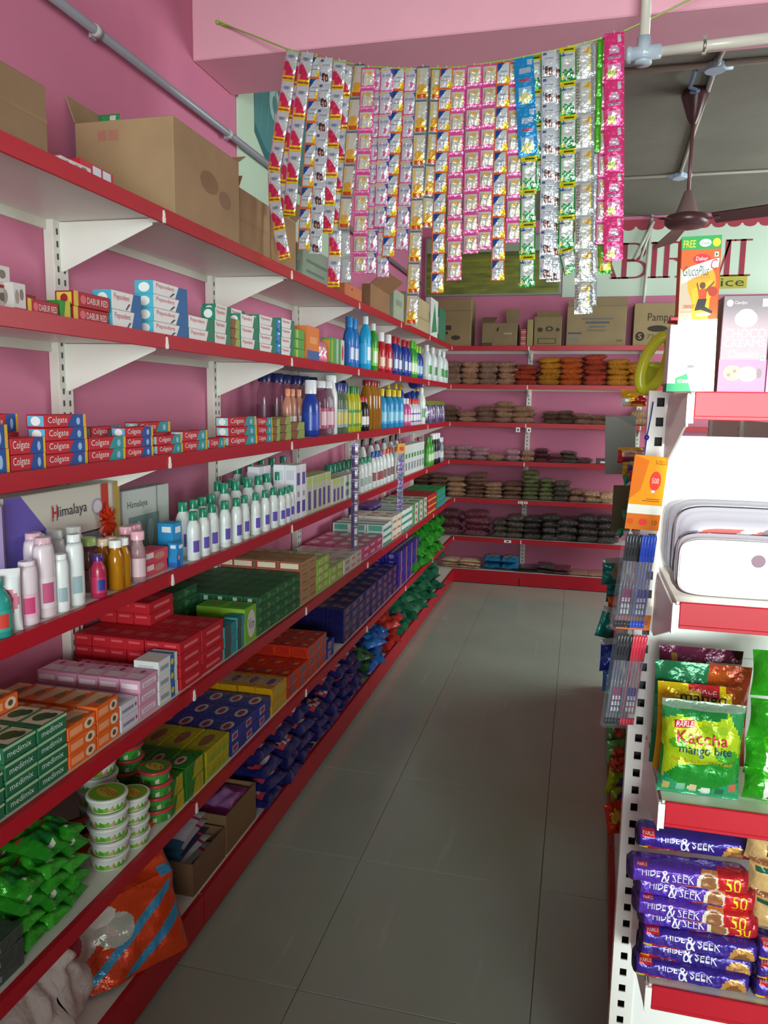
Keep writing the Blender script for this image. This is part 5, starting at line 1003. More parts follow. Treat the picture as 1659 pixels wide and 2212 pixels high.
# ================================================================== BACK RACK
def bxy(px, py, Y=None): return atY(px, py, Y or YB+.02)
def backbox(x0, x1, ytop, label, base, arts={}, flaps=(), D=.24, dy=.02, name='cardboard_box', H=None):
    a, b = bxy(x0, 748, YB+dy), bxy(x1, 748, YB+dy); H = H or bxy(x0, ytop, YB+dy).z-BZ[1]; Lx = b.x-a.x
    f2 = {}
    m = M(); m.box(0, 0, 0, Lx, D, H, C(base), 'cardboard', ch=.003); m.art(face(0, 0, 0, Lx, D, H, '-Y'), arts.get('-Y', []), 'cardboard', .0008); parts = [('box_body', m.mesh('box_body'))]
    for (x, ln, an, wd) in flaps:
        m = M(); t = math.radians(an); P = [Vector((x*Lx, .0, H)), Vector(((x+wd)*Lx, .0, H)), Vector(((x+wd)*Lx+ln*.2, -ln*math.sin(t), H+ln*math.cos(t))), Vector((x*Lx-ln*.1, -ln*math.sin(t), H+ln*math.cos(t)))]
        q = [p+Vector((0, .004, .001)) for p in P]; m.add(P+q, [(0, 1, 2, 3), (7, 6, 5, 4), (0, 4, 5, 1), (1, 5, 6, 2), (2, 6, 7, 3), (3, 7, 4, 0)], C(base), 'cardboard'); parts.append(('flap', m.mesh('flap')))
    return put((name, 'box', parts), (a.x, YB+dy, BZ[1]+.001), label)
INK = '#3c3428'
backbox(932, 1016, 646, 'tall brown carton with printed emblem, left end of the back top shelf', '#8f7a56', {'-Y': [('r', .2, .34, .5, .44, INK), ('r', .2, .25, .42, .31, INK), ('e', .62, .18, .12, .05, INK), ('r', .0, .74, 1, .752, '#6f5c40')]}, [], D=.26)
backbox(1040, 1116, 698, 'small open brown carton with raised flaps, back top shelf', '#7d6a4c', {'-Y': [('p', [(.4, .72), (.5, .85), (.45, .6)], '#2c241c'), ('r', .62, .5, .85, .58, '#a0906c'), ('r', .0, .0, .3, .15, '#4c3f2e')]}, [(.0, .08, -50, .35), (.7, .11, 20, .3)])
m = M()
for i in range(9): m.box(0, 0, i*.0155, .042, .05, i*.0155+.0145, C(['#b8564a', '#c87a66', '#a84438'][i % 3]), 'gloss', ch=.001)
a = bxy(1124, 748); sk = ob('small_pack_stack', m.mesh('sps'), loc=(a.x, YB+.02, BZ[1]+.001)); tag(sk, 'slim stack of small red foil packs between two back cartons', 'pack')
backbox(1137, 1150, 690, 'thin pale carton edge beside the printed brown carton, back top shelf', '#9a8c5c', {}, [], D=.2)
backbox(1152, 1212, 684, 'brown carton printed with round symbols, back top shelf', '#84704e', {'-Y': [('e', .22, .55, .1, .08, INK), ('e', .55, .58, .14, .09, INK), ('e', .55, .58, .07, .05, '#84704e'), ('e', .85, .55, .07, .06, INK), ('r', .15, .08, .8, .26, INK), ('r', .18, .1, .77, .24, '#84704e')]}, [(.1, .05, -30, .8)])
backbox(1222, 1350, 662, 'wide brown carton with faint blue printed lines, back top shelf', '#8d7a58', {'-Y': [('r', .25, .66, .78, .70, '#6c6a60'), ('r', .32, .56, .72, .61, '#4f5862'), ('r', .38, .46, .66, .50, '#6c6a60'), ('t', 'FRAGILE', .36, .36, .66, .42, '#5c6064'), ('r', .03, .3, .26, .34, '#3f4e60'), ('r', .03, .14, .2, .2, '#6f7a80'), ('r', .85, .1, .95, .16, '#6a6250')]}, [(.02, .05, -20, .95), (.5, .07, -10, .48)])
a = bxy(1368, 748); b = bxy(1462, 748)
backbox(1366, 1466, 655, 'brown carton with black diaper lettering, right end of back top shelf', '#94805c', {'-Y': [('t', 'Pampers', .30, .52, 1.0, .76, '#33291f'), ('e', .52, .40, .22, .075, '#33291f'), ('e', .15, .22, .1, .11, '#33291f'), ('t', 'S', .11, .16, .19, .28, '#b09a70'), ('t', '72', .30, .16, .46, .27, '#5c4e3a')]}, [])
backbox(1475, 1600, 660, 'plain brown carton behind the standing boxes, back top shelf', '#94805c', {'-Y': [('r', .2, .4, .8, .5, INK)]}, [])
backbox(1625, 1760, 655, 'plain brown carton at the right picture edge, back top shelf', '#8a7654', {'-Y': [('r', .2, .4, .8, .5, INK)]}, [])
# --- packets of pulses
GC = {'bean': '#8a6a5a', 'dal': '#a07a62', 'tan': '#a8886a', 'red': '#9a3a24', 'mustard': '#a8701c', 'orange': '#a8501c', 'brown': '#7a5a48', 'dark': '#5e4638', 'rose': '#b08a90', 'maroon': '#5a2a34', 'green': '#6a7048', 'grey': '#50483c', 'black': '#3a3230', 'cream': '#cdb08e', 'wine': '#6a3440'}
GN = {'bean': 'greyish brown', 'dal': 'light brown', 'tan': 'tan', 'red': 'brick red', 'mustard': 'mustard', 'orange': 'orange brown', 'brown': 'brown', 'dark': 'dark brown', 'rose': 'dusty rose', 'maroon': 'maroon', 'green': 'olive green', 'grey': 'dark grey', 'black': 'blackish', 'cream': 'cream', 'wine': 'wine red'}
def lighter(h, k=1.5):
    c = [min(1, x*k) for x in C(h)]; return '#'+''.join('%02x' % round(255*(1.055*x**(1/2.4)-.055 if x > .0031 else 12.92*x)) for x in c)
GC = {a: lighter(b) for a, b in GC.items()}
GM = {}
def gb(col, w, d, h, sd):
    k = (col, round(w, 2), sd)
    if k not in GM: GM[k] = grain_bag(round(w, 2), d, h, GC[col], sd*1.7+len(col))
    return GM[k]
BACK = {2: [(975, 4, 'bean', 778), (1015, 4, 'dal', 778), (1054, 4, 'bean', 778), (1094, 4, 'dal', 778), (1135, 4, 'red', 786), (1186, 5, 'mustard', 769), (1232, 5, 'orange', 768), (1284, 6, 'red', 762), (1334, 5, 'mustard', 772), (1380, 4, 'mustard', 780), (1425, 4, 'orange', 780), (1470, 4, 'mustard', 782)],
 3: [(968, 3, 'brown', 875), (1008, 2, 'dal', 889), (1048, 3, 'brown', 876), (1088, 4, 'dal', 866), (1129, 3, 'dal', 876), (1190, 3, 'dark', 887), (1222, 3, 'dark', 886), (1258, 2, 'brown', 893), (1294, 2, 'brown', 895), (1332, 1, 'dark', 903), (1384, 2, 'tan', 886), (1424, 2, 'tan', 886)],
 4: [(968, 3, 'rose', 963), (1000, 3, 'rose', 962), (1034, 3, 'rose', 967), (1070, 1, 'dal', 982), (1108, 2, 'rose', 972), (1140, 2, 'dal', 974), (1170, 3, 'maroon', 968), (1200, 2, 'wine', 980), (1228, 3, 'grey', 974), (1262, 1, 'maroon', 990)],
 5: [(905, 5, 'dark', 1022), (944, 5, 'brown', 1022), (984, 4, 'tan', 1028), (1026, 6, 'brown', 1020), (1066, 4, 'tan', 1042), (1105, 4, 'brown', 1040), (1145, 7, 'green', 1014), (1180, 5, 'green', 1032), (1212, 4, 'grey', 1038), (1245, 2, 'brown', 1058), (1280, 2, 'tan', 1062), (1314, 1, 'tan', 1066)],
 6: [(968, 3, 'maroon', 1100), (1026, 4, 'wine', 1102), (1078, 3, 'grey', 1122), (1110, 4, 'grey', 1112), (1148, 4, 'black', 1114), (1186, 4, 'black', 1110), (1222, 3, 'black', 1120), (1268, 4, 'black', 1112), (1312, 4, 'black', 1114)],
 7: [(972, 3, 'cream', 1206), (1012, 3, 'cream', 1208), (1138, 2, 'black', 1226), (1176, 2, 'black', 1220), (1212, 2, 'maroon', 1226), (1250, 1, 'dal', 1240), (1290, 1, 'dal', 1242)]}
BN = {2: 'second', 3: 'third', 4: 'fourth', 5: 'fifth', 6: 'sixth', 7: 'bottom'}
NUMW = ['', 'first', 'second', 'third', 'fourth', 'fifth', 'sixth', 'seventh', 'eighth', 'ninth', 'tenth', 'eleventh', 'twelfth', 'thirteenth', 'fourteenth']
for s, cols in BACK.items():
    for ci, (px, n, col, yt) in enumerate(cols):
        c0 = bxy(px, 900, YB+.02); x = atY(px, pj(c0.x, YB+.02, BZ[s]+.05)[1], YB+.02).x
        nx = cols[ci+1][0]-px if ci+1 < len(cols) else px-cols[ci-1][0]
        wd = min(nx, 46 if s != 6 else 52)*.00405*1.02; H = atY(px, yt, YB+.06).z-BZ[s]; h = max(.022, H/n)
        if x-wd/2 < WX+.01: x = WX+.01+wd/2
        for l in range(n):
            me = gb(col, wd, .21, .05, (ci+l) % 4)
            put(('packet', 'packet', me), (x+rnd.uniform(-.008, .008)*(1 if l else .3), YB+.125+rnd.uniform(-.012, .006), BZ[s]+.001+l*h*.93), f"{GN[col]} pulse packet, {NUMW[l+1]} up in {NUMW[ci+1]} pile from left, {BN[s]} back shelf", f"pulse packets on the {BN[s]} back shelf", rz=rnd.uniform(-.09, .09), rx=rnd.uniform(-.03, .03), ry=rnd.uniform(-.06, .06) if l else 0, sc=(1, 1, h/.05*1.08))
        if l == n-1 and s in (2, 3, 4) and ci % 3 == 0: pass
kb = carton(.06, .075, .035, '#3a2430', {'-Y': [('r', .2, .25, .8, .7, '#d9d9d2')]})
a = bxy(1302, 990); m = M(); m.box(0, 0, 0, .11, .08, .045, C('#3a2430'), 'gloss', ch=.002); m.art(face(0, 0, 0, .11, .08, .045, '-Y'), [('r', .3, .2, .8, .55, '#d9d9d2')]); put(('carton', 'box', m.mesh('c')), (a.x-.05, YB+.03, BZ[4]+.001), 'dark carton with small white label beside grey placard, back rack')
kblue = [pouch(.16, .2, .05, '#2f7fae', [('r', .1, .4, .9, .7, '#4f9fc8'), ('e', .5, .55, .25, .12, '#b8a86a')], seed=300+i, wob=.3, name='blue_packet') for i in range(2)]
for i, px in enumerate((1062, 1100)):
    for l in range(2): put(kblue[l], (atY(px, 1230, YB+.05).x, YB+.02, BZ[7]+.03+l*.055), f"blue wheat packet, {['left','right'][i]} pile, {['lower','upper'][l]} one, bottom back shelf", 'blue packets on the bottom back shelf', rx=-math.pi/2+.05, rz=.03*l)
# ================================================================== STRING WITH SACHET STRIPS
SY = 2.6
SP = [(470, 48), (545, 76), (620, 106), (700, 128), (800, 144), (900, 149), (1000, 144), (1100, 129), (1200, 108), (1280, 88), (1345, 68), (1420, 34), (1500, -6), (1560, -40)]
P = [atY(x, y, SY) for x, y in SP]; P[0] = atY(470, 48, 2.672); P[1].y = 2.635; P[1] = atY(545, 76, 2.635)
m = M(); m.tube(P, .0028, C('#8fa84a'), 6); st = ob('string', m.mesh('string')); tag(st, 'green string sagging across the beam, carrying the sachet strips', 'string')
m = M()
for k in range(4):
    t = Vector(P[0]); d = Vector((.02+.012*k, -.004-.003*k, -.008-.006*k)); m.add([t, t+d*.5+Vector((0, -.003, .006)), t+d*1.4, t+d*.5+Vector((0, -.003, -.006))], [(0, 1, 2, 3), (3, 2, 1, 0)], C('#8fc03c'), 'gloss')
ob('knot_tail', m.mesh('kt'), st)
m = M(); m.lathe([(.006, -.006), (.008, 0), (.006, .006)], C('#8fb04a'), 8); ob('knot', m.mesh('kn'), st, P[0])
MG_, YE = '#d84a94', '#e6c51c'
SK = {
 'R': ('#e9e6ea', [('p', [(0, .16), (1, .16), (.5, .52), (.25, .66), (0, .58)], '#cf2a55'), ('r', 0, 0, 1, .17, YE), ('r', .1, .03, .9, .1, '#b8542a'), ('r', .1, .17, .22, .34, '#e0903c'), ('r', .3, .74, .7, .84, '#8f94a8'), ('r', 0, .0, .06, 1, '#e0a0b4')], .046, 'white sachets with red flame'),
 'B': ('#e8ebee', [('r', 0, 0, 1, .08, '#e06a2c'), ('r', 0, .94, 1, 1, '#e06a2c'), ('r', 0, 0, .07, 1, '#e06a2c'), ('r', .93, 0, 1, 1, '#e06a2c'), ('p', [(.08, .93), (.62, .93), (.08, .52)], '#1f4f9c'), ('e', .82, .17, .2, .15, '#ecc01c'), ('r', .35, .5, .85, .56, '#9aa4b4'), ('r', .2, .34, .8, .38, '#b0b6c0')], .043, 'orange edged sachets with blue corner'),
 'H': ('#e6e9ef', [('e', .38, .24, .17, .17, '#4a2a30'), ('e', .62, .2, .17, .16, '#5a3238'), ('e', .45, .2, .08, .08, '#c99a88'), ('e', .62, .17, .07, .07, '#c99a88'), ('p', [(.05, .55), (.3, .25), (.12, .3)], '#5a8ab0'), ('r', .1, .84, .3, .93, '#5a5f98'), ('r', .25, .66, .85, .74, '#b0b6c6')], .044, 'white sachets with two dark haired heads'),
 'Y': ('#b9bbb8', [('r', .12, .16, .88, .92, '#e9e4d6'), ('r', .05, .04, .95, .2, '#e8bc1c'), ('r', .2, .08, .8, .15, '#c8542a'), ('e', .5, .33, .3, .14, '#dfa63c'), ('r', .12, .5, .32, .9, '#d9c07c'), ('r', 0, .94, 1, 1, '#6c6e72'), ('r', 0, 0, .08, 1, '#7c7e84'), ('r', .92, 0, 1, 1, '#8a8c92')], .044, 'silver and yellow sachets'),
 'P': ('#e4559c', [('r', .12, .14, .9, .88, '#ece5d8'), ('e', .55, .72, .22, .09, '#d9a850'), ('r', .14, .2, .26, .8, '#cfc2b8'), ('r', .72, .2, .88, .6, '#e6d6a4'), ('r', 0, .04, 1, .09, '#f4b4d6')], .049, 'pink edged cream sachets'),
 'L': ('#e4dfe8', [('r', 0, 0, 1, .05, MG_), ('r', 0, 0, .05, 1, '#c84a8c'), ('r', .95, 0, 1, 1, '#d878a8'), ('p', [(.72, .95), (1, .95), (1, .68)], '#4a4a98'), ('p', [(0, .95), (.6, .95), (.5, .88), (0, .85)], '#e0c06a'), ('r', .2, .6, .8, .74, '#9a9cb4'), ('e', .6, .28, .14, .1, '#d86a98')], .044, 'lilac white sachets'),
 'G': ('#e2e8e2', [('r', 0, 0, .05, 1, '#1f8a3c'), ('r', .95, 0, 1, 1, '#1f8a3c'), ('r', 0, 0, 1, .04, '#1f8a3c'), ('r', .04, .86, .96, 1, '#dcc81c'), ('r', .25, .9, .8, .96, '#3a5a1c'), ('e', .2, .76, .1, .05, '#4a58b0'), ('r', .35, .74, .85, .78, '#a8b4b4'), ('p', [(.2, .34), (.45, .12), (.9, .28), (.62, .2), (.8, .06), (.4, .06)], '#1f7a3c'), ('e', .35, .24, .16, .08, '#2a8a48'), ('e', .68, .24, .16, .07, '#1c6a34'), ('e', .14, .1, .1, .07, '#dcc23c')], .05, 'white and green leaf sachets'),
 'N': ('#cfcfcd', [('r', .3, .16, .8, .92, '#e8e6e0'), ('p', [(.4, .74), (.8, .92), (.86, .84), (.7, .7)], '#dda028'), ('r', .78, .2, .86, .88, '#d8c05c'), ('r', .2, .0, .8, .1, '#f2f2f0'), ('r', .86, 0, 1, 1, '#a8aaac')], .056, 'silver and gold lettered sachets'),
 'C': ('#1f86c4', [('e', .55, .72, .32, .08, '#b8c4dc'), ('r', .7, .84, .88, .96, '#c9d6e6'), ('r', .2, .18, .85, .4, '#8fb8d4'), ('e', .5, .16, .32, .1, '#d8d48c'), ('r', .25, .5, .75, .55, '#b8445c')], .06, 'blue conditioner sachets'),
 'K': ('#e2387c', [('e', .5, .62, .28, .09, '#e8bcd8'), ('r', .18, .15, .86, .36, '#e69ac0'), ('e', .36, .13, .24, .1, '#b8c46c'), ('r', .68, .8, .86, .92, '#f0dce8'), ('r', .18, .44, .86, .52, '#d8b4d0')], .058, 'hot pink conditioner sachets'),
 'D': ('#3f9a1c', [('r', .2, .1, .6, .9, '#58b82c')], .018, 'narrow green foil sachets'),
 'V': ('#c9ccce', [('r', .15, .1, .85, .9, '#d9dbdd')], .036, 'plain silver sachets'),
 'Z': ('#3f9a2c', [('r', .12, .1, .9, .5, '#d8cc2c'), ('r', .12, .5, .9, .92, '#7ab83c'), ('e', .4, .3, .2, .12, '#f0ecc0')], .042, 'green and yellow sachets')}
def sachet_mesh(kind, w, dz):
    base, A, _, _ = SK[kind]; m = M(); nu, nv = 12, 18
    def f(u, v):
        b = max(0, math.sin(math.pi*u))**.6*max(0, math.sin(math.pi*min(1, max(0, (v-.06)/.88))))**.5
        return ((u-.5)*w, -.0045*b-.0004+noise.noise(Vector((u*5, v*6, len(kind)+w*90)))*.0012*b, -dz+v*dz)
    ac = artcol(A, base); m.surf(f, nu, nv, lambda u, v: tuple(x*(.66 if min(ac(u, v)) > .35 else .9) for x in ac(u, v)), 'foil'); m.surf(lambda u, v: ((u-.5)*w, .0015*math.sin(math.pi*u)*math.sin(math.pi*v), -dz+v*dz), 3, 3, C(base), 'foil', flip=True)
    tx = {'N': [('PANTENE', .04, .12, .24, .9, '#6a5230', True)], 'K': [('Comfort', .22, .45, .84, .52, '#7a3a7a', False)], 'C': [('Comfort', .2, .5, .8, .56, '#c04a6a', False)], 'R': [('clinic', .2, .76, .8, .84, '#5a6a90', False)], 'P': [('shine', .15, .2, .25, .6, '#9a7a70', True)]}.get(kind, [])
    for s_, a, b, c, d, col, rt in tx: m.text(s_, lambda u, v: tuple(Vector(f(u, v))+Vector((0, -.0012, 0))), a, b, c, d, C(col), 'foil', rot=rt)
    return m.mesh('sachet')
STR = [('R', 66, [(632, 108), (610, 250), (588, 400), (600, 480), (614, 560)], 0, 'leftmost'), ('R', 66, [(652, 116), (634, 250), (618, 390), (612, 470)], .03, 'second from left, behind,'), ('R', 66, [(664, 113), (646, 240), (632, 380), (624, 465)], -.02, 'third from left'), ('B', 47, [(684, 120), (672, 300), (660, 450), (656, 540)], .0, 'near the left end'), ('H', 50, [(705, 125), (696, 280), (688, 430), (681, 548)], -.02, 'leftmost'),
 ('R', 66, [(733, 130), (720, 300), (712, 420), (706, 505)], 0, 'fifth from left'), ('R', 66, [(746, 140), (735, 330), (724, 480), (720, 620)], .02, 'sixth from left'), ('V', 60, [(752, 150), (745, 350), (744, 480), (748, 610)], .035, 'plain'), ('Y', 70, [(778, 138), (764, 240), (755, 360), (742, 495)], -.01, 'leftmost'),
 ('P', 46, [(796, 145), (788, 300), (780, 450), (776, 593)], -.02, 'leftmost'), ('L', 51, [(812, 147), (808, 350), (804, 480), (798, 592)], .01, 'first'), ('L', 51, [(836, 147), (829, 300), (820, 492)], -.01, 'second'), ('L', 51, [(838, 150), (832, 400), (826, 600)], .03, 'hindmost'), ('B', 46, [(862, 147), (852, 320), (842, 470), (838, 555)], 0, 'left of centre'), ('L', 51, [(888, 148), (880, 330), (866, 540)], -.01, 'rightmost'), ('Y', 71, [(914, 143), (906, 300), (899, 480), (888, 702)], -.02, 'lowest hanging'),
 ('Y', 71, [(946, 145), (940, 270), (928, 420), (920, 492)], .01, 'right hand, twisted,'), ('B', 46, [(965, 146), (955, 320), (948, 480), (944, 632)], -.01, 'centre'), ('P', 46, [(991, 146), (985, 300), (982, 460), (981, 606)], 0, 'second'), ('P', 46, [(1025, 140), (1020, 300), (1017, 430), (1016, 548)], -.01, 'third'), ('P', 46, [(1059, 138), (1054, 300), (1048, 430), (1045, 540)], 0, 'fourth'), ('B', 47, [(1088, 133), (1082, 300), (1077, 450), (1075, 606)], -.01, 'right hand'), ('P', 47, [(1110, 133), (1112, 300), (1111, 420), (1109, 524)], .01, 'fifth'),
 ('C', 104, [(1131, 124), (1136, 230), (1141, 336)], -.02, 'only'), ('G', 74, [(1143, 337), (1141, 430), (1138, 620)], -.01, 'leftmost lower'), ('G', 74, [(1157, 119), (1160, 250), (1162, 412)], .03, 'hidden rear'), ('H', 55, [(1186, 110), (1185, 300), (1182, 450), (1180, 602)], -.005, 'middle'), ('H', 55, [(1207, 112), (1205, 300), (1203, 450), (1195, 609)], .015, 'rightmost'), ('G', 74, [(1227, 101), (1228, 250), (1226, 400), (1222, 535)], -.02, 'rightmost long'), ('G', 60, [(1222, 535), (1236, 590)], -.01, 'short curled'), ('V', 74, [(1278, 95), (1282, 350), (1276, 660)], .02, 'rear of the lettered one'),
 ('N', 74, [(1262, 94), (1264, 300), (1263, 480), (1260, 678)], -.02, 'only'), ('D', 60, [(1297, 84), (1294, 200), (1290, 330)], 0, 'narrow'), ('P', 48, [(1309, 80), (1306, 250), (1302, 400), (1297, 528)], .005, 'last, half hidden,'), ('K', 106, [(1327, 70), (1327, 250), (1327, 400), (1325, 563)], -.02, 'rightmost'), ('Z', 60, [(1305, 520), (1308, 592)], .03, 'short')]
SN = {}
for i, (kd, per, pts, dy, which) in enumerate(STR):
    W = [atY(x, y, SY+dy) for x, y in pts]; pxl = sum(math.hypot(pts[k+1][0]-pts[k][0], pts[k+1][1]-pts[k][1]) for k in range(len(pts)-1)); wl = sum((W[k+1]-W[k]).length for k in range(len(W)-1))
    dz = per*wl/pxl; w_ = SK[kd][2]*(.62 if (kd == 'P' and 'last' in which) else .7 if 'rear' in which and kd == 'G' else 1)
    n = max(1, round(wl/dz)); dz = wl/n; key = (kd, round(w_, 3), round(dz, 3))
    if key not in SN: SN[key] = sachet_mesh(kd, w_, round(dz, 3))
    e = ob('sachet_strip', None, loc=W[0]); tag(e, f"{which} strip of {SK[kd][3]} on the green string".replace(', strip', ' strip').replace('  ', ' '), 'sachet strip')
    e['group'] = 'sachet strips on the string'
    def at(s_):
        for k in range(len(W)-1):
            l = (W[k+1]-W[k]).length
            if s_ <= l+1e-6 or k == len(W)-2: return W[k].lerp(W[k+1], s_/l)
            s_ -= l
    yaw0 = rnd.uniform(-.2, .2)+(-.35 if i < 3 else 0)
    for j in range(n):
        a, b = at(j*dz), at((j+1)*dz); ang = math.atan2(a.x-b.x, a.z-b.z)
        ob('sachet', SN[key], e, a-W[0], (rnd.uniform(-.05, .05), ang, 0) if kd != 'Y' else (0, ang, yaw0*.6+rnd.uniform(-.1, .1)))
    m = M(); m.tube([(0, -.003, -.004), (0, -.004, .004), (0, .004, .004), (0, .003, -.004)], .0012, C('#c9cdb8'), 4); ob('pin', m.mesh('pin'), e)
# ================================================================== END RACK CONTENTS
EF2 = EF+.02
def ea(px, py, Y=1.25): return atY(px, py, Y)
# drink powder carton
a, b = ea(1457, 850, 1.225), ea(1541, 850, 1.225); Wg = b.x-a.x; Hg = ea(1500, 517, 1.24).z-EZ[1]
m = M(); m.box(0, 0, 0, Wg, .045, Hg, C('#e35a16'), 'card', ch=.001)
A = [('r', 0, 0, 1, .47, '#f0ede4'), ('p', [(0, 0), (.42, 0), (.34, .06), (.3, .12), (0, .09)], '#2a9a58'), ('t', 'VITAMIN', .05, .055, .36, .08, '#eef4ee'), ('e', .38, .2, .08, .012, '#7a8088'), ('e', .38, .165, .1, .01, '#666a70'), ('r', 0, .915, 1, 1, '#1f9a4a'), ('t', 'FREE', .05, .93, .36, .975, '#f0d81c'), ('e', .6, .955, .15, .025, '#e9ece8'), ('e', .88, .955, .1, .027, '#ecd01c'), ('t', 'Chaska', .49, .945, .71, .965, '#2a4a38'),
 ('p', [(0, .47), (.35, .47), (.3, .72), (0, .8)], '#c8b49a'), ('e', .55, .7, .36, .13, '#f2a41c'), ('e', .53, .855, .22, .032, '#c8242c'), ('t', 'Dabur', .38, .845, .68, .87, '#f6ecec', .01), ('p', [(.03, .70), (.95, .80), (.97, .855), (.80, .85), (.2, .805), (.04, .765)], '#f2efec'), ('t', 'GlucoPlus', .05, .748, .70, .812, '#1f5a44', .04), ('t', 'C', .74, .785, .90, .85, '#c8242c', .03), ('t', 'ENERGY BOOST', .2, .728, .75, .745, '#b06a4c', .01),
 ('r', .84, .865, .94, .895, '#f4f4f0'), ('e', .89, .88, .03, .009, '#1f7a3c'), ('p', [(.35, .47), (.75, .47), (.8, .72), (.3, .66)], '#f0b81c'),
 ('e', .58, .685, .075, .022, '#6a3a28'), ('p', [(.46, .66), (.7, .665), (.68, .6), (.5, .6)], '#d8481c'), ('p', [(.66, .66), (.88, .715), (.87, .7), (.69, .64)], '#8a4a30'), ('p', [(.46, .66), (.42, .7), (.45, .705), (.5, .66)], '#8a4a30'), ('e', .84, .645, .12, .032, '#b8341c'), ('p', [(.48, .6), (.7, .6), (.66, .55), (.86, .52), (.84, .505), (.56, .53), (.4, .525), (.42, .545)], '#2c2a30'), ('e', .62, .5, .2, .012, '#efe9e0'), ('t', 'ORANGE', .1, .54, .38, .565, '#d83a1c', .02), ('r', .06, .515, .36, .525, '#e8a07c')]
m.art(face(0, 0, 0, Wg, .045, Hg, '-Y'), A, 'card', .0002)
put(('drink_mix_carton', 'carton', m.mesh('drink_mix_carton')), (a.x, 1.225, EZ[1]+.001), 'tall orange glucose drink carton with green top band, on the end rack', None, ry=-.02)
m = M(); m.box(0, 0, 0, .012, .05, ea(1440, 705, 1.24).z-EZ[1], C('#eef0ee'), 'card', ch=.001); m.box(-.0003, -.0003, 0, .0123, .05, .012, C('#2a9a68'), 'card'); m.box(-.0003, -.0003, .104, .0123, .05, .108, C('#c8354c'), 'card')
put(('carton', 'carton', m.mesh('carton')), (ea(1436, 860, 1.24).x, 1.225, EZ[1]+.001), 'slim white carton with green foot left of the orange one')
def bisc(x0, x1, yt, base, A, lab, dy=0, Y=1.225):
    a, b = ea(x0, 850, Y), ea(x1, 850, Y); H = ea(x0, yt, Y).z-EZ[1]; m = M(); m.box(0, 0, 0, b.x-a.x, .05, H, C(base), 'gloss', ch=.001); m.art(face(0, 0, 0, b.x-a.x, .05, H, '-Y'), A, 'gloss', .0002)
    put(('biscuit_carton', 'carton', m.mesh('biscuit_carton')), (a.x, Y, EZ[1]+.001), lab)
bisc(1548, 1650, 640, '#6e5560', [('r', 0, 0, 1, .34, '#b0386a'), ('e', .5, .76, .24, .09, '#e6dfe4'), ('e', .5, .82, .16, .04, '#cfc4cc'), ('t', 'CHOCO', .06, .56, .94, .66, '#efe6ea'), ('t', 'CREAMS', .06, .47, .94, .55, '#efe6ea'), ('t', 'Chocolate', .18, .36, .82, .44, '#e9d9e2', .02), ('e', .14, .92, .07, .035, '#efe6ea'), ('t', 'Candyo', .24, .9, .5, .94, '#efe6ea'), ('r', .82, .88, .98, .96, '#e9dfe6'), ('r', .86, .33, .96, .38, '#f2f2ee'), ('e', .91, .355, .03, .015, '#1f7a3c'), ('e', .3, .2, .2, .08, '#d8a04c'), ('e', .62, .19, .2, .08, '#eadccb'), ('e', .22, .18, .04, .02, '#4a2c1c'), ('e', .34, .22, .04, .02, '#4a2c1c'), ('e', .86, .2, .06, .05, '#3a2418')], 'dark and pink biscuit carton with white lettering, end rack top')
bisc(1653, 1745, 660, '#d98ab0', [('r', .1, .1, .9, .5, '#f0dfe6')], 'pale pink carton cut by the right picture edge, end rack')
# oval yellow plastic handle-ring hanging at the top of the post
m = M(); c0 = ea(1415, 785, 1.56); R1, R2 = .021, .052
pts = [(R1*math.cos(t*math.pi/12)+.010*math.sin(t*math.pi/12), 0, R2*math.sin(t*math.pi/12)) for t in range(25)]
m.tube(pts, .011, C('#c9cf2c'), 10, 'plastic', cap=False); m.tube([(-.022, 0, -.004), (.024, 0, -.004)], .006, C('#b8c028'), 8)
m.add([(-.014, -.002, -.052), (.012, -.002, -.05), (.022, -.002, -.006), (-.020, -.002, -.006)], [(0, 1, 2, 3), (3, 2, 1, 0)], C('#c3ca30'), 'plastic')
put(('strap_handle', 'handle', m.mesh('handle')), (c0.x, 1.56, c0.z), 'yellow plastic oval handle hanging above the slotted post', None, rz=.2, ry=.12)
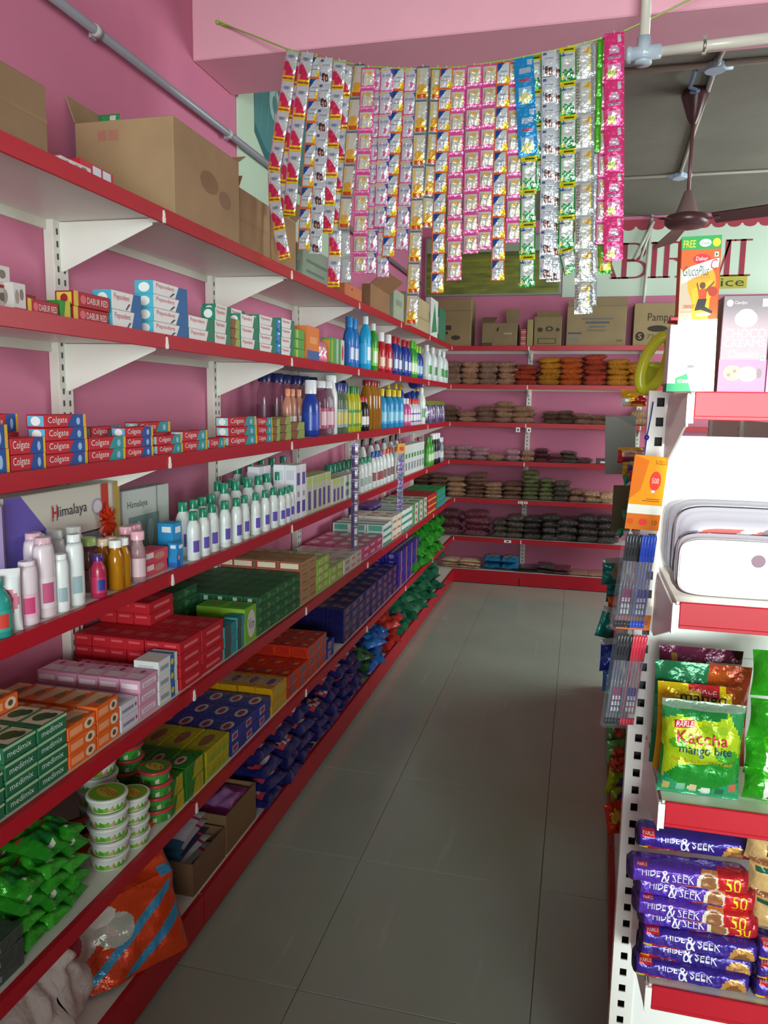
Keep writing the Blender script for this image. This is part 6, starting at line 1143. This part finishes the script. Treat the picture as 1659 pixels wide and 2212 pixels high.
# storage tubs, standing on their sides with the bottoms towards us
def tubbox(w, h, d, col, mt, label=None, n=5.2):
    def ring(s, y, sh=0): 
        P = []
        for k in range(44):
            a = 2*math.pi*k/44; c, s_ = math.cos(a), math.sin(a)
            x = math.copysign(abs(c)**(2/n), c)*(w/2-s); z = math.copysign(abs(s_)**(2/n), s_)*(h/2-s)
            P.append((x, y, z+h/2))
        return P
    m = M(); prof = [(0, d), (0, d-.006), (.004, d-.006), (.004, d-.012), (.009, d-.014), (.014, .010), (.022, .001), (.026, 0), (.028, .003)]
    R_ = [ring(s, y) for s, y in prof]; V = [p for r in R_ for p in r]; N_ = 44
    m.add(V, [(k*N_+i, k*N_+(i+1) % N_, (k+1)*N_+(i+1) % N_, (k+1)*N_+i) for k in range(len(prof)-1) for i in range(N_)], C(col), mt, True)
    m.add(R_[-1], [tuple(range(N_))], C(col), mt); m.add(R_[0], [tuple(range(N_-1, -1, -1))], C(col), mt)
    parts = [('tub_body', m.mesh('tub_body'))]
    m = M(); r0, r1 = ring(-.002, d-.001), ring(-.002, d+.009); r2 = ring(.012, d+.011)
    m.add(r0+r1+r2, [(k*N_+(i+1) % N_, k*N_+i, (k+1)*N_+i, (k+1)*N_+(i+1) % N_) for k in range(2) for i in range(N_)], C(col), mt, True); m.add(r2, [tuple(range(N_-1, -1, -1))], C(col), mt); parts.append(('lid', m.mesh('lid')))
    if label:
        m = M(); m.add([(p[0], -.001, p[2]) for p in ring(.024, 0)], [tuple(range(N_))], C('#e3ecec'), 'gloss')
        q = [p for p in ring(.025, 0)]; L_ = [(p[0], -.0014, p[2]) for p in q if p[0] < w*.02 and p[2] > h*.45]
        L_.sort(key=lambda p: math.atan2(p[2]-h*.55, p[0]+.01)); m.add([(w*.06, -.0014, h*.45)]+[(w*.12, -.0014, h-.026)]+L_+[(-w/2+.027, -.0014, h*.45)], [tuple(range(len(L_)+3))], C(label), 'gloss')
        g = lambda u, v: ((u-.5)*w, -.0018, v*h); m.text('Super', g, .22, .70, .36, .745, C('#f4e8e0'), 'gloss'); m.text('Locked', g, .24, .645, .40, .69, C('#f4e8e0'), 'gloss')
        m.add([(w*.16+.010*math.cos(t*math.pi/8), -.0016, h*.74+.010*math.sin(t*math.pi/8)) for t in range(16)], [tuple(range(16))], C('#5a4450'), 'gloss')
        parts.append(('printed_label', m.mesh('lb')))
    return ('storage_tub', 'container', parts)
Z2 = EZ[2]+.002
a = ea(1432, 1200, 1.40); put(tubbox(.22, .137, .045, '#9a9ca6', 'clear'), (a.x+.11, 1.385, Z2), 'largest clear storage tub standing against the white panel', None, rx=.06)
a = ea(1443, 1200, 1.35); put(tubbox(.212, .133, .045, '#9698a2', 'clear'), (a.x+.106, 1.335, Z2), 'second clear storage tub from the white panel', None, rx=.07)
a = ea(1458, 1200, 1.30); put(tubbox(.198, .128, .045, '#86868f', 'plastic', '#c8352c'), (a.x+.099, 1.285, Z2), 'grey storage tub with red and white label, behind the white one', None, rx=.07)
a = ea(1466, 1200, 1.25); put(tubbox(.172, .094, .025, '#84828c', 'plastic'), (a.x+.086, 1.252, Z2), 'grey storage tub rim just behind the white front tub', None, rx=.07)
a = ea(1470, 1250, 1.225); put(tubbox(.160, .088, .026, '#f0f2f2', 'plastic', '#e8a8b8'), (a.x+.080, 1.222, Z2), 'small white storage tub in front, with a faint red label', None, rx=.07)
# sweets on the third shelf of the end rack
Z3 = EZ[3]+.001
def ep(x0, x1, yt, Y, base, A, lab, texts=(), t=.04, seed=0, mt='foil', nu=14, nv=16, rz=0, rx=0, wob=.2, name='sweet_bag', ry=0, z=None, cat='sweets'):
    z = z or Z3; a, b = ea(x0, 1600, Y), ea(x1, 1600, Y); H = ea((x0+x1)/2, yt, Y).z-z
    return put(pouch(b.x-a.x, H, t, base, A, mt, texts, nu, nv, seed=seed, wob=wob, name=name, cat=cat), ((a.x+b.x)/2, Y, z), lab, None, rz=rz, rx=rx, ry=ry)
ep(1410, 1590, 1398, 1.40, '#2c1a20', [('p', [(0, .9), (.5, .86), (1, .8), (1, 1), (0, 1)], '#5a1a3a'), ('p', [(.5, .8), (1, .7), (1, .88), (.6, .9)], '#b8bcc0'), ('p', [(.1, .85), (.5, .75), (.5, .84), (.15, .93)], '#8a6a34')], 'dark maroon and silver sweet bag at the back of its shelf', t=.04, seed=401, wob=.6)
ep(1412, 1612, 1432, 1.36, '#b8441c', [('p', [(0, .9), (.5, .95), (.5, .85), (0, .7)], '#1f6a3c'), ('r', .3, .8, .8, .92, '#c8541c'), ('e', .6, .75, .1, .06, '#c8b49a')], 'orange brown sweet bag behind the yellow mango bag', t=.04, seed=402, wob=.5)
ep(1404, 1520, 1428, 1.335, '#1f6a44', [('p', [(0, .4), (1, .5), (1, .8), (0, .7)], '#2a7a50')], 'dark green sweet bag at the left end of the shelf', t=.03, seed=407, wob=.5)
ep(1412, 1600, 1478, 1.31, '#ecc814', [('p', [(.3, 1), (.75, 1), (.68, .90), (.38, .91)], '#c8242c'), ('r', 0, 0, .2, .75, '#d8a814'), ('p', [(.8, 1), (1, 1), (1, .8), (.85, .85)], '#a8441c')], 'yellow mango sweet bag behind the green mango bag', [('PARLE', .38, .925, .68, .975, '#f4ece8', 0, False), ('mango', .26, .80, .80, .90, '#16161a')], t=.04, seed=403, wob=.12)
KA = [('r', 0, 0, 1, .2, '#2f9a6a'), ('e', .5, .52, .52, .43, '#1f8a2c'), ('p', [(.03, .2), (.0, .8), (.2, .88), (.35, .82), (.6, .86), (.8, .92), (.95, .7), (1, .5), (.9, .46), (.5, .4), (.2, .38)], '#a8c41c'), ('e', .3, .78, .2, .06, '#c8cf1c'), ('e', .62, .76, .18, .05, '#8fb81c'), ('e', .2, .6, .12, .05, '#58a41c'), ('e', .8, .5, .15, .06, '#3f981c'), ('e', .5, .9, .3, .05, '#1f7a34'),
 ('p', [(.13, .81), (.40, .84), (.38, .76), (.16, .74)], '#c82434'), ('r', .05, .05, .15, .14, '#c8b86a'), ('r', .22, .04, .32, .15, '#7fc0a0'), ('e', .42, .1, .06, .05, '#e0c8a0'), ('e', .58, .08, .07, .05, '#d8e4dc'), ('r', .7, .05, .8, .13, '#2a6a4c'), ('e', .9, .15, .05, .05, '#c86a4c'), ('r', 0, .93, 1, 1, '#7f9a84')]
ep(1424, 1606, 1515, 1.235, '#2a8a4c', KA, 'green raw mango sweet bag with red and white lettering, end rack', [('PARLE', .155, .765, .37, .82, '#f4ece8', .015), ('Kaccha', .18, .61, .80, .73, '#c8243c', 0, False, .001), ('mango bite', .21, .48, .86, .60, '#1c4a6a', 0, False, .0012), ('Raw Mango Flavoured Candy', .13, .40, .88, .45, '#d8a41c', 0, False, .0014)], t=.05, seed=0, nu=36, nv=40, wob=.12)
# small wrapped sweets visible in the clear foot of the bag are printed above; four lime biscuit packs beside it
for i, (y0, y1) in enumerate(((1750, 1682), (1680, 1600), (1597, 1512), (1508, 1408))):
    z = ea(1640, y0, 1.24).z; a = ea(1612+3*i % 5, 1600, 1.24)
    put(pouch(.12, ea(1640, y1, 1.24).z-z, .05, '#4ab81c', [('p', [(.3, .1), (1, .1), (1, .8), (.2, .6)], '#9fd82c'), ('r', .22, .2, .42, .75, '#eef2e8'), ('e', .4, .85, .14, .06, '#d87a8c'), ('r', 0, 0, .2, 1, '#2f9a1c')], 'foil', [('5', .25, .25, .39, .7, '#1f7a2c')], 14, 12, seed=410+i, wob=.25, name='biscuit_pack', cat='biscuits'), (a.x+.06, 1.245+.01*(i % 2), max(z, Z3)), f"lime green biscuit pack, {NUMW[i+1]} up at the right picture edge", 'lime green biscuit packs', ry=.02*(-1)**i)
# biscuit packs on the fourth shelf
Z4 = EZ[4]+.001
def roll(L, H, D, base, A, texts, seed, red_end=False):
    def f(u, v):
        a = math.pi*(1-v)*1.0; e = min(1, u/.045, (1-u)/.045); e = max(.0, e)**.4
        yy = -math.sin(a)*D/2; zz = H/2+math.cos(a)*-H/2
        c, s_ = math.cos(a), math.sin(a); p = 2/3.4
        yy = -abs(s_)**p*D/2; zz = H/2-math.copysign(abs(c)**p, c)*H/2*-1
        q = noise.noise(Vector((u*9, v*4, seed)))*.0018
        return ((u)*L, yy*(.35+.65*e)+q, H/2+(zz-H/2)*(.9+.1*e) if e > .3 else H/2+(zz-H/2)*.9)
    m = M(); g = lambda u, v: f(u, 1-v)
    ff = lambda u, v: f(u, v)
    # v=0 bottom, v=1 top on the front half
    def F(u, v):
        a = math.pi*v; e = max(0., min(1, u/.045, (1-u)/.045))**.4; c, s_ = math.cos(a), math.sin(a); p = 2/3.6
        yy = -abs(s_)**p*D/2; zz = -math.copysign(abs(c)**p, c)*H/2; q = noise.noise(Vector((u*11, v*4, seed)))*.0022+noise.noise(Vector((u*40, v*9, seed)))*.0007
        return (u*L, yy*(.3+.7*e)+q*e, H/2+zz*(.86+.14*e)+(noise.noise(Vector((u*60, v*3, seed)))*.003 if e < .5 else 0))
    m.surf(F, 96, 26, artcol(A, base), 'foil'); m.surf(lambda u, v: (F(u, v)[0], -F(u, v)[1], F(u, v)[2]), 20, 8, C(base), 'foil', flip=True)
    for t in texts: m.text(t[0], lambda u, v: tuple(Vector(F(u, v))+Vector((0, -.0012, .0))), t[1], t[2], t[3], t[4], C(t[5]), 'foil', slant=t[6] if len(t) > 6 else 0)
    return m.mesh('biscuit_pack')
HA = [('r', .74, 0, .94, 1, '#c8242c'), ('r', .94, 0, 1, 1, '#a81c2c'), ('p', [(.25, .0), (.45, .35), (.75, .5), (.75, 0)], '#d8641c'), ('p', [(.55, .2), (.74, .1), (.74, .9), (.62, .9)], '#e08a4c'), ('e', .66, .45, .085, .32, '#e8dcc8'), ('e', .665, .45, .06, .25, '#9a6844'), ('r', .08, .72, .17, .92, '#c8242c'), ('r', 0, 0, .05, 1, '#3a2450')]
HT = [('HIDE', .12, .50, .27, .63, '#e6e0f0', .0), ('&', .28, .36, .35, .68, '#f0ecf4'), ('SEEK', .37, .45, .55, .58, '#e6e0f0'), ('50', .80, .36, .92, .66, '#e8d41c'), ('EXTRA', .80, .22, .92, .30, '#f4ecec'), ('PARLE', .085, .78, .165, .88, '#f4ecec')]
HB = [('r', .05, .62, .17, .95, '#c8242c'), ('p', [(.08, .25), (.3, .25), (.5, .2), (.5, .32), (.3, .42), (.08, .45)], '#b02a3c'), ('e', .86, .35, .11, .26, '#c8924c'), ('e', .86, .35, .07, .16, '#8a5a34'), ('r', .03, .22, .1, .42, '#e8d41c'), ('r', .0, .0, .03, 1, '#2a1c44')]
HU = [('HIDE', .22, .53, .38, .68, '#eceaf4'), ('&', .39, .42, .47, .76, '#f4f4f8'), ('SEEK', .49, .49, .68, .64, '#eceaf4'), ('GET', .2, .27, .3, .38, '#f4ecec'), ('PARLE', .06, .74, .16, .88, '#f4ecec')]
k50 = [roll(.185, .032, .05, '#5a34a8', HA, HT, 1), roll(.185, .032, .05, '#5230a0', HA, HT, 2)]
kpl = [roll(.18, .032, .05, '#3f2a90', HB, HU, 3), roll(.18, .032, .05, '#3a2684', HB, HU, 4)]
stk = [(1360, 2168, 1), (1370, 2122, 1), (1376, 2094, 1), (1372, 2062, 0), (1362, 2004, 0), (1366, 1960, 0), (1352, 1918, 0), (1374, 1890, 1)]
z = Z4
for i, (px, py, kd) in enumerate(stk):
    a = ea(px, py, 1.225+.012*(i % 2)); put(('biscuit_pack', 'biscuits', (kpl if kd else k50)[i % 2]), (a.x, 1.235+.012*(i % 2)+(.045 if i > 6 else 0), z), f"{'purple' if kd else 'purple and red'} chocolate biscuit pack, {NUMW[i+1]} up in the end rack pile", 'purple biscuit packs on the end rack', ry=.035*math.sin(i*1.7)-.01, rx=.1 if i > 6 else 0); z += .0278 if i < 7 else .024
for i in range(3):
    a = ea(1622, 2100, 1.23); put(('biscuit_pack', 'biscuits', kpl[i % 2]), (a.x, 1.235, Z4+.033*i), f"purple biscuit pack at the right edge, {NUMW[i+1]} up beside the tall pile", 'purple biscuit packs at the right edge')
PG = [('r', 0, 0, 1, .12, '#8a2430'), ('r', 0, .78, 1, .84, '#c89a5c'), ('r', 0, .86, 1, 1, '#8a5a3a'), ('p', [(.05, .72), (.4, .7), (.4, .78), (.05, .8)], '#1f5a44'), ('e', .42, .48, .24, .24, '#2a1a1c'), ('e', .42, .40, .16, .17, '#d8a888')]
for i in range(3):
    a = ea(1592+10*i, 2000, 1.25); z0 = Z4+.10+.055*(2-i)
    put(pouch(.15, .075, .04, '#d8b478', PG, 'foil', [('Parle-G', .06, .02, .6, .11, '#f0e4d8')], 22, 20, seed=430+i, wob=.15, name='biscuit_pack', cat='biscuits'), (a.x+.075, 1.255, z0), f"cream and brown biscuit pack at the right edge, {['top', 'middle', 'lowest'][i]} of three", 'cream biscuit packs', rx=.15)
# ================================================================== PEN PACKS hanging on the post
def penpack(label, loc, caps, header, ry=-.1):
    e = ob('pen_pack', None, loc=loc, rot=(0, ry, .42)); tag(e, label, 'pens'); w, L = .064, .172; zt = 0
    if header:
        m = M(); m.box(-w/2, -.001, -.086, w/2, 0, 0, C('#e08c14'), 'gloss'); m.art(face(-w/2, -.001, -.086, w/2, 0, 0, '-Y'), [('p', [(0, .1), (.3, .3), (.45, .9), (0, 1)], '#d06a14'), ('e', .70, .5, .17, .2, '#d83a34'), ('t', '500', .6, .45, .8, .56, '#f0c8a8'), ('t', '5-CELLO', .64, .84, .98, .92, '#2a1a14'), ('r', .5, .12, .9, .135, '#7a4a14'), ('r', .4, .08, .9, .095, '#7a4a14'), ('r', .62, .26, .72, .31, '#c9d0e0')], 'gloss', .0002); ob('header_card', m.mesh('hc'), e); zt = -.086
    m = M(); m.box(-w/2, -.001, zt-.016, w/2, 0, zt, C('#d9d4cc'), 'gloss'); m.box(-w/2, -.0012, zt-.044, w/2, 0, zt-.016, C('#c8681c'), 'gloss'); m.art(face(-w/2, -.0012, zt-.044, w/2, 0, zt-.016, '-Y'), [('e', .5, .5, .13, .22, '#d83a34'), ('e', .12, .5, .1, .2, '#c8501c'), ('t', '10', .78, .35, .92, .65, '#7a2a14')], 'gloss', .0002); ob('label_band', m.mesh('lb'), e)
    zp = zt-.050
    for i in range(10):
        col = caps[0] if i < 5 else caps[1]; x = -w/2+.006+i*.0058; y = -.005 if i != 4 else -.007
        m = M(); m.tube([(x, y, zp-.048), (x, y, zp-.158)], .0026, C('#8a8a98'), 6, 'clear'); m.tube([(x, y, zp-.045), (x, y, zp-.150)], .0012, C('#3a3440' if i < 5 else col), 5); m.tube([(x, y, zp-.158), (x, y, zp-.170)], .0027, C(col), 6); q = ob('pen', m.mesh('pen'), e)
        m = M(); m.tube([(x, y, zp-.002), (x, y, zp-.006), (x, y, zp-.050)], [.0018, .0031, .0031], C(col), 8); m.tube([(x, y-.003, zp-.008), (x, y-.0035, zp-.04)], .0009, C(col), 4); ob('pen_cap', m.mesh('cap'), q)
        if i in (1, 2, 3, 6, 7, 8):
            m = M(); m.add([(x-.0016, y-.0028, zp-.10), (x+.0016, y-.0028, zp-.10), (x+.0016, y-.0028, zp-.125), (x-.0016, y-.0028, zp-.125)], [(0, 3, 2, 1)], C('#8a2a5a' if i < 5 else '#3a3a8a'), 'gloss'); m.text('555', lambda u, v, x=x, y=y, zp=zp: (x-.002+v*.004, y-.003, zp-.145+u*.03), 0, .1, 1, .9, C('#e9e9f0'), 'gloss'); ob('barrel_print', m.mesh('bp'), q)
    m = M(); m.add([(-w/2-.001, -.0095, zp-.176), (w/2+.001, -.0095, zp-.176), (w/2+.001, -.0085, zp+.004), (-w/2-.001, -.0085, zp+.004)], [(0, 1, 2, 3)], C('#a4a8b4'), 'sleeve'); m.add([(-w/2-.001, .001, zp-.176), (-w/2-.001, -.0095, zp-.176), (-w/2-.001, -.0085, zp+.004), (-w/2-.001, .001, zp+.004)], [(0, 1, 2, 3)], C('#a4a8b4'), 'sleeve')
    m.add([(w/2+.001, .001, zp-.176), (w/2+.001, -.0095, zp-.176), (w/2+.001, -.0085, zp+.004), (w/2+.001, .001, zp+.004)], [(3, 2, 1, 0)], C('#a4a8b4'), 'sleeve'); m.add([(-w/2-.001, .001, zp-.176), (w/2+.001, .001, zp-.176), (w/2+.001, .001, zp+.004), (-w/2-.001, .001, zp+.004)], [(0, 1, 2, 3)], C('#a4a8b4'), 'sleeve'); ob('clear_sleeve', m.mesh('sl'), e)
    return e
mat('sleeve', .08, var=0, alpha=.07, bump=.1, bscale=60)
a = atY(1408, 985, 1.40); BLK = '#1c1a1c'
penpack('pen pack with black and blue caps and orange header card', a+Vector((0, 0, 0)), (BLK, '#1f48c8'), True, ry=.085)
a2 = atY(1374, 1308, 1.395)
penpack('lower pen pack with black and red caps hanging under the blue one', a2, (BLK, '#d0243c'), False, ry=.10)
m = M(); q = [atY(1411, 868, 1.455), atY(1405, 905, 1.45), atY(1397, 945, 1.44), atY(1392, 985, 1.41)]; m.tube(q, .0011, C('#2a2a9a'), 6); m.tube([q[2]+Vector((-.001, 0, .005)), q[2]+Vector((0, 0, .002)), q[2]+Vector((0, 0, -.002)), q[2]+Vector((.001, 0, -.005))], [.001, .0042, .0042, .001], C('#2a2a9a'), 8)
s_ = ob('cord', M.mesh(m, 'cord')); tag(s_, 'dark blue cord tied to the post, holding the pen packs', 'cord')
# ================================================================== AISLE SIDE OF THE GONDOLA
def gp(px, py, Y): return atY(px, py, Y)
def hang(px, py0, py1, wpx, Y, base, A, lab, seed, rz=.0, t=.03, ry=0, grp='packs over the aisle edge of the right gondola'):
    a, b = gp(px, py0, Y), gp(px, py1, Y); w = wpx*Y*1.02/1649*1.0
    k = pouch(w*1.25, a.z-b.z, t, base, A, 'foil', (), 12, 12, seed=seed, wob=.5, name='snack_pack', cat='snack')
    return put(k, (b.x, Y, b.z), lab, grp, rz=rz, ry=ry)
hang(1322, 1205, 1262, 40, 3.0, '#2a9a90', [('e', .6, .5, .25, .3, '#b8a890'), ('r', 0, .85, 1, 1, '#c9d6d2')], 'teal snack pack farthest along the gondola edge', 501, .5)
hang(1330, 1262, 1300, 34, 2.9, '#2a8f8a', [('e', .5, .4, .2, .2, '#1c6a66')], 'second teal snack pack below the farthest one', 502, .3)
hang(1332, 1288, 1330, 34, 2.7, '#d8641c', [('e', .5, .5, .3, .2, '#e8843c')], 'bright orange snack pack on the gondola edge', 503, .4)
hang(1306, 1312, 1378, 44, 2.6, '#2a9a92', [('e', .6, .6, .3, .3, '#b8c4c0'), ('e', .6, .35, .15, .1, '#c83a34'), ('r', 0, .86, 1, 1, '#dfe6e2')], 'teal snack pack sticking farthest into the aisle', 504, .6, ry=.3)
hang(1338, 1330, 1400, 26, 2.6, '#c8541c', [], 'narrow orange pack behind the pen sleeve', 505, .3)
hang(1316, 1378, 1448, 38, 2.45, '#2a3fa0', [('e', .5, .5, .3, .2, '#4a6ac0'), ('r', 0, .8, 1, 1, '#b8c4d0')], 'royal blue snack pack hanging over the gondola edge', 506, .5)
hang(1320, 1446, 1492, 34, 2.45, '#4a7ac0', [('e', .4, .4, .3, .2, '#7a9ad0')], 'pale blue snack pack over the gondola edge', 507, .4)
hang(1326, 1486, 1548, 34, 2.35, '#2a8a3c', [('e', .5, .3, .3, .2, '#1a5a2c')], 'dark green snack pack over the gondola edge', 508, .4)
hang(1330, 1545, 1600, 38, 2.3, '#5a9a5c', [('e', .5, .5, .3, .3, '#c8644c')], 'green and coral snack pack over the gondola edge', 509, .5)
hang(1330, 1598, 1648, 38, 2.25, '#6fae5c', [('e', .5, .5, .3, .3, '#d8543c')], 'light green snack pack with red print, gondola edge', 510, .5)
hang(1334, 1636, 1668, 30, 2.2, '#b8402c', [], 'brick red snack pack above the lime one', 511, .3)
hang(1326, 1655, 1716, 44, 2.2, '#9fb81c', [('e', .6, .5, .25, .2, '#5a6aa8'), ('p', [(.1, .1), (.4, .3), (.1, .5)], '#c8d43c')], 'lime yellow snack pack over the gondola edge', 512, .6, ry=.2)
hang(1338, 1700, 1738, 34, 2.15, '#8fae2c', [('e', .5, .5, .25, .3, '#3a5ab0')], 'second lime snack pack just below the first', 513, .4)
hang(1332, 1728, 1800, 34, 2.1, '#d8401c', [('e', .5, .6, .3, .2, '#e8c83c')], 'orange red snack pack lowest over the gondola edge', 514, .5, ry=-.2)
# items on the shelves of the gondola (aisle side)
for s, z in enumerate((.97, .64, .33, .115)):
    for i in range(9):
        col = [['#2a9a90', '#d8641c', '#2a3fa0'], ['#2a8a3c', '#4a7ac0', '#c8541c'], ['#9fb81c', '#c83a2c', '#5a9a5c'], ['#b82c3c', '#3f9a2c', '#d8901c']][s][i % 3]
        if s*10+i not in SHM: SHM[s*10+i] = pouch(.15, .18, .05, col, [('e', .5, .5, .3, .2, '#d8c8b0')], seed=520+i+s*9, wob=.3, name='snack_pack', cat='snack') if i < 3 else SHM[s*10+i-3]
        y = 1.75+i*.27; x = .142+.031*(y-1.52)+.15
        put(SHM[s*10+i], (x, y, z+.001), f"snack pack standing on the {['upper', 'middle', 'lower', 'base'][s]} aisle shelf of the gondola, {NUMW[i+1]} from the post", 'snack packs on the gondola aisle shelves', rz=-math.pi/2+.05*(-1)**i)
# colourful packs near the post on the upper aisle shelf
for i, (px, py0, py1, wd, Y, base, A, lab) in enumerate([
    (1362, 966, 1000, 46, 2.5, '#c83434', [('r', .1, .4, .9, .8, '#e8c0a8'), ('r', 0, .8, 1, 1, '#dcb82c')], 'red and yellow snack pack on the top aisle shelf, upper one'),
    (1372, 990, 1022, 34, 2.45, '#2a3a6a', [('r', .2, .3, .8, .8, '#c9d2dc')], 'dark blue and white snack pack on the top aisle shelf'),
    (1356, 998, 1026, 20, 2.4, '#d8b82c', [('e', .5, .5, .3, .3, '#5a4ab0')], 'small yellow snack pack on the top aisle shelf'),
    (1372, 1016, 1040, 22, 2.3, '#c83c2c', [('r', .2, .2, .5, .8, '#e8d8a0')], 'small red snack pack on the top aisle shelf, lowest'),
    (1368, 842, 878, 44, 2.4, '#d8a01c', [('p', [(.3, .2), (1, .1), (1, .8), (.5, .6)], '#a8241c'), ('p', [(0, 0), (.3, .1), (.2, .5), (0, .5)], '#d8d4cc')], 'yellow and red spice pack lying on the gondola top')]):
    hang(px, py0, py1, wd, Y, base, A, lab, 560+i, .4, .03)
a, b = gp(1314, 900, 3.4), gp(1372, 1027, 3.4); m = M(); m.box(0, 0, 0, b.x-a.x, .004, a.z-b.z, C('#8f968e'), 'card', ch=.001); m.add([((b.x-a.x)*.35, -.0006, a.z-b.z), (b.x-a.x, -.0006, a.z-b.z), (b.x-a.x, -.0006, (a.z-b.z)*.8)], [(0, 2, 1)], C('#7c837c'), 'card')
put(('placard', 'placard', m.mesh('placard')), (a.x, 3.4, b.z), 'blank grey green placard sticking out from the gondola over the aisle', None, ry=-.05)
a, b = gp(1326, 1048, 2.9), gp(1362, 1150, 2.9); m = M(); m.box(0, 0, 0, b.x-a.x, .005, a.z-b.z, C('#6f6a4c'), 'cardboard', ch=.001)
put(('cardboard_sheet', 'cardboard', m.mesh('cp')), (a.x, 2.9, b.z), 'brown cardboard panel sticking out below the grey placard', None, rz=.2)
m = M(); q = [gp(1352, 1035, 2.7), gp(1362, 1085, 2.7), gp(1350, 1110, 2.7), gp(1340, 1150, 2.7)]
for k in range(4):
    c = q[k]; m.add([c+Vector((-.012, 0, .012)), c+Vector((.006, -.004, .016)), c+Vector((.014, 0, -.006)), c+Vector((-.004, -.006, -.022))], [(0, 1, 2, 3), (3, 2, 1, 0)], C('#1f9a6a'), 'foil')
m.tube(q, .0012, C('#2a8a6a'), 5); tt = ob('teal_ribbon', m.mesh('tr')); tag(tt, 'torn teal plastic ribbon dangling beside the brown cardboard panel', 'ribbon')
# dark jars on the shelf behind the end rack's panel
kj = bottle(.14, .035, '#3a3430', '#8a8478', '#5a5048', '#a89a88', caph=.2, neck=.8, capr=.9, shoulder=.85, mt='gloss', name='jar', cat='jar')
kj2 = bottle(.12, .032, '#8a8a88', '#4a4440', None, None, caph=.2, neck=.8, capr=.9, shoulder=.85, mt='clear', name='jar', cat='jar')
for i in range(8): put(kj if i % 3 else kj2, (.70+.078*i, 1.9+.04*(i % 2), 1.2+.16), f"{'dark' if i % 3 else 'clear'} jar seen over the white panel, {NUMW[i+1]} from the post", 'jars behind the end rack panel')
sh = M(); sh.box(.14, 0, 1.335, .9, .7, 1.355, CREAM, 'white_enamel'); ob('shelf_panel', sh.mesh('sh'), GR)
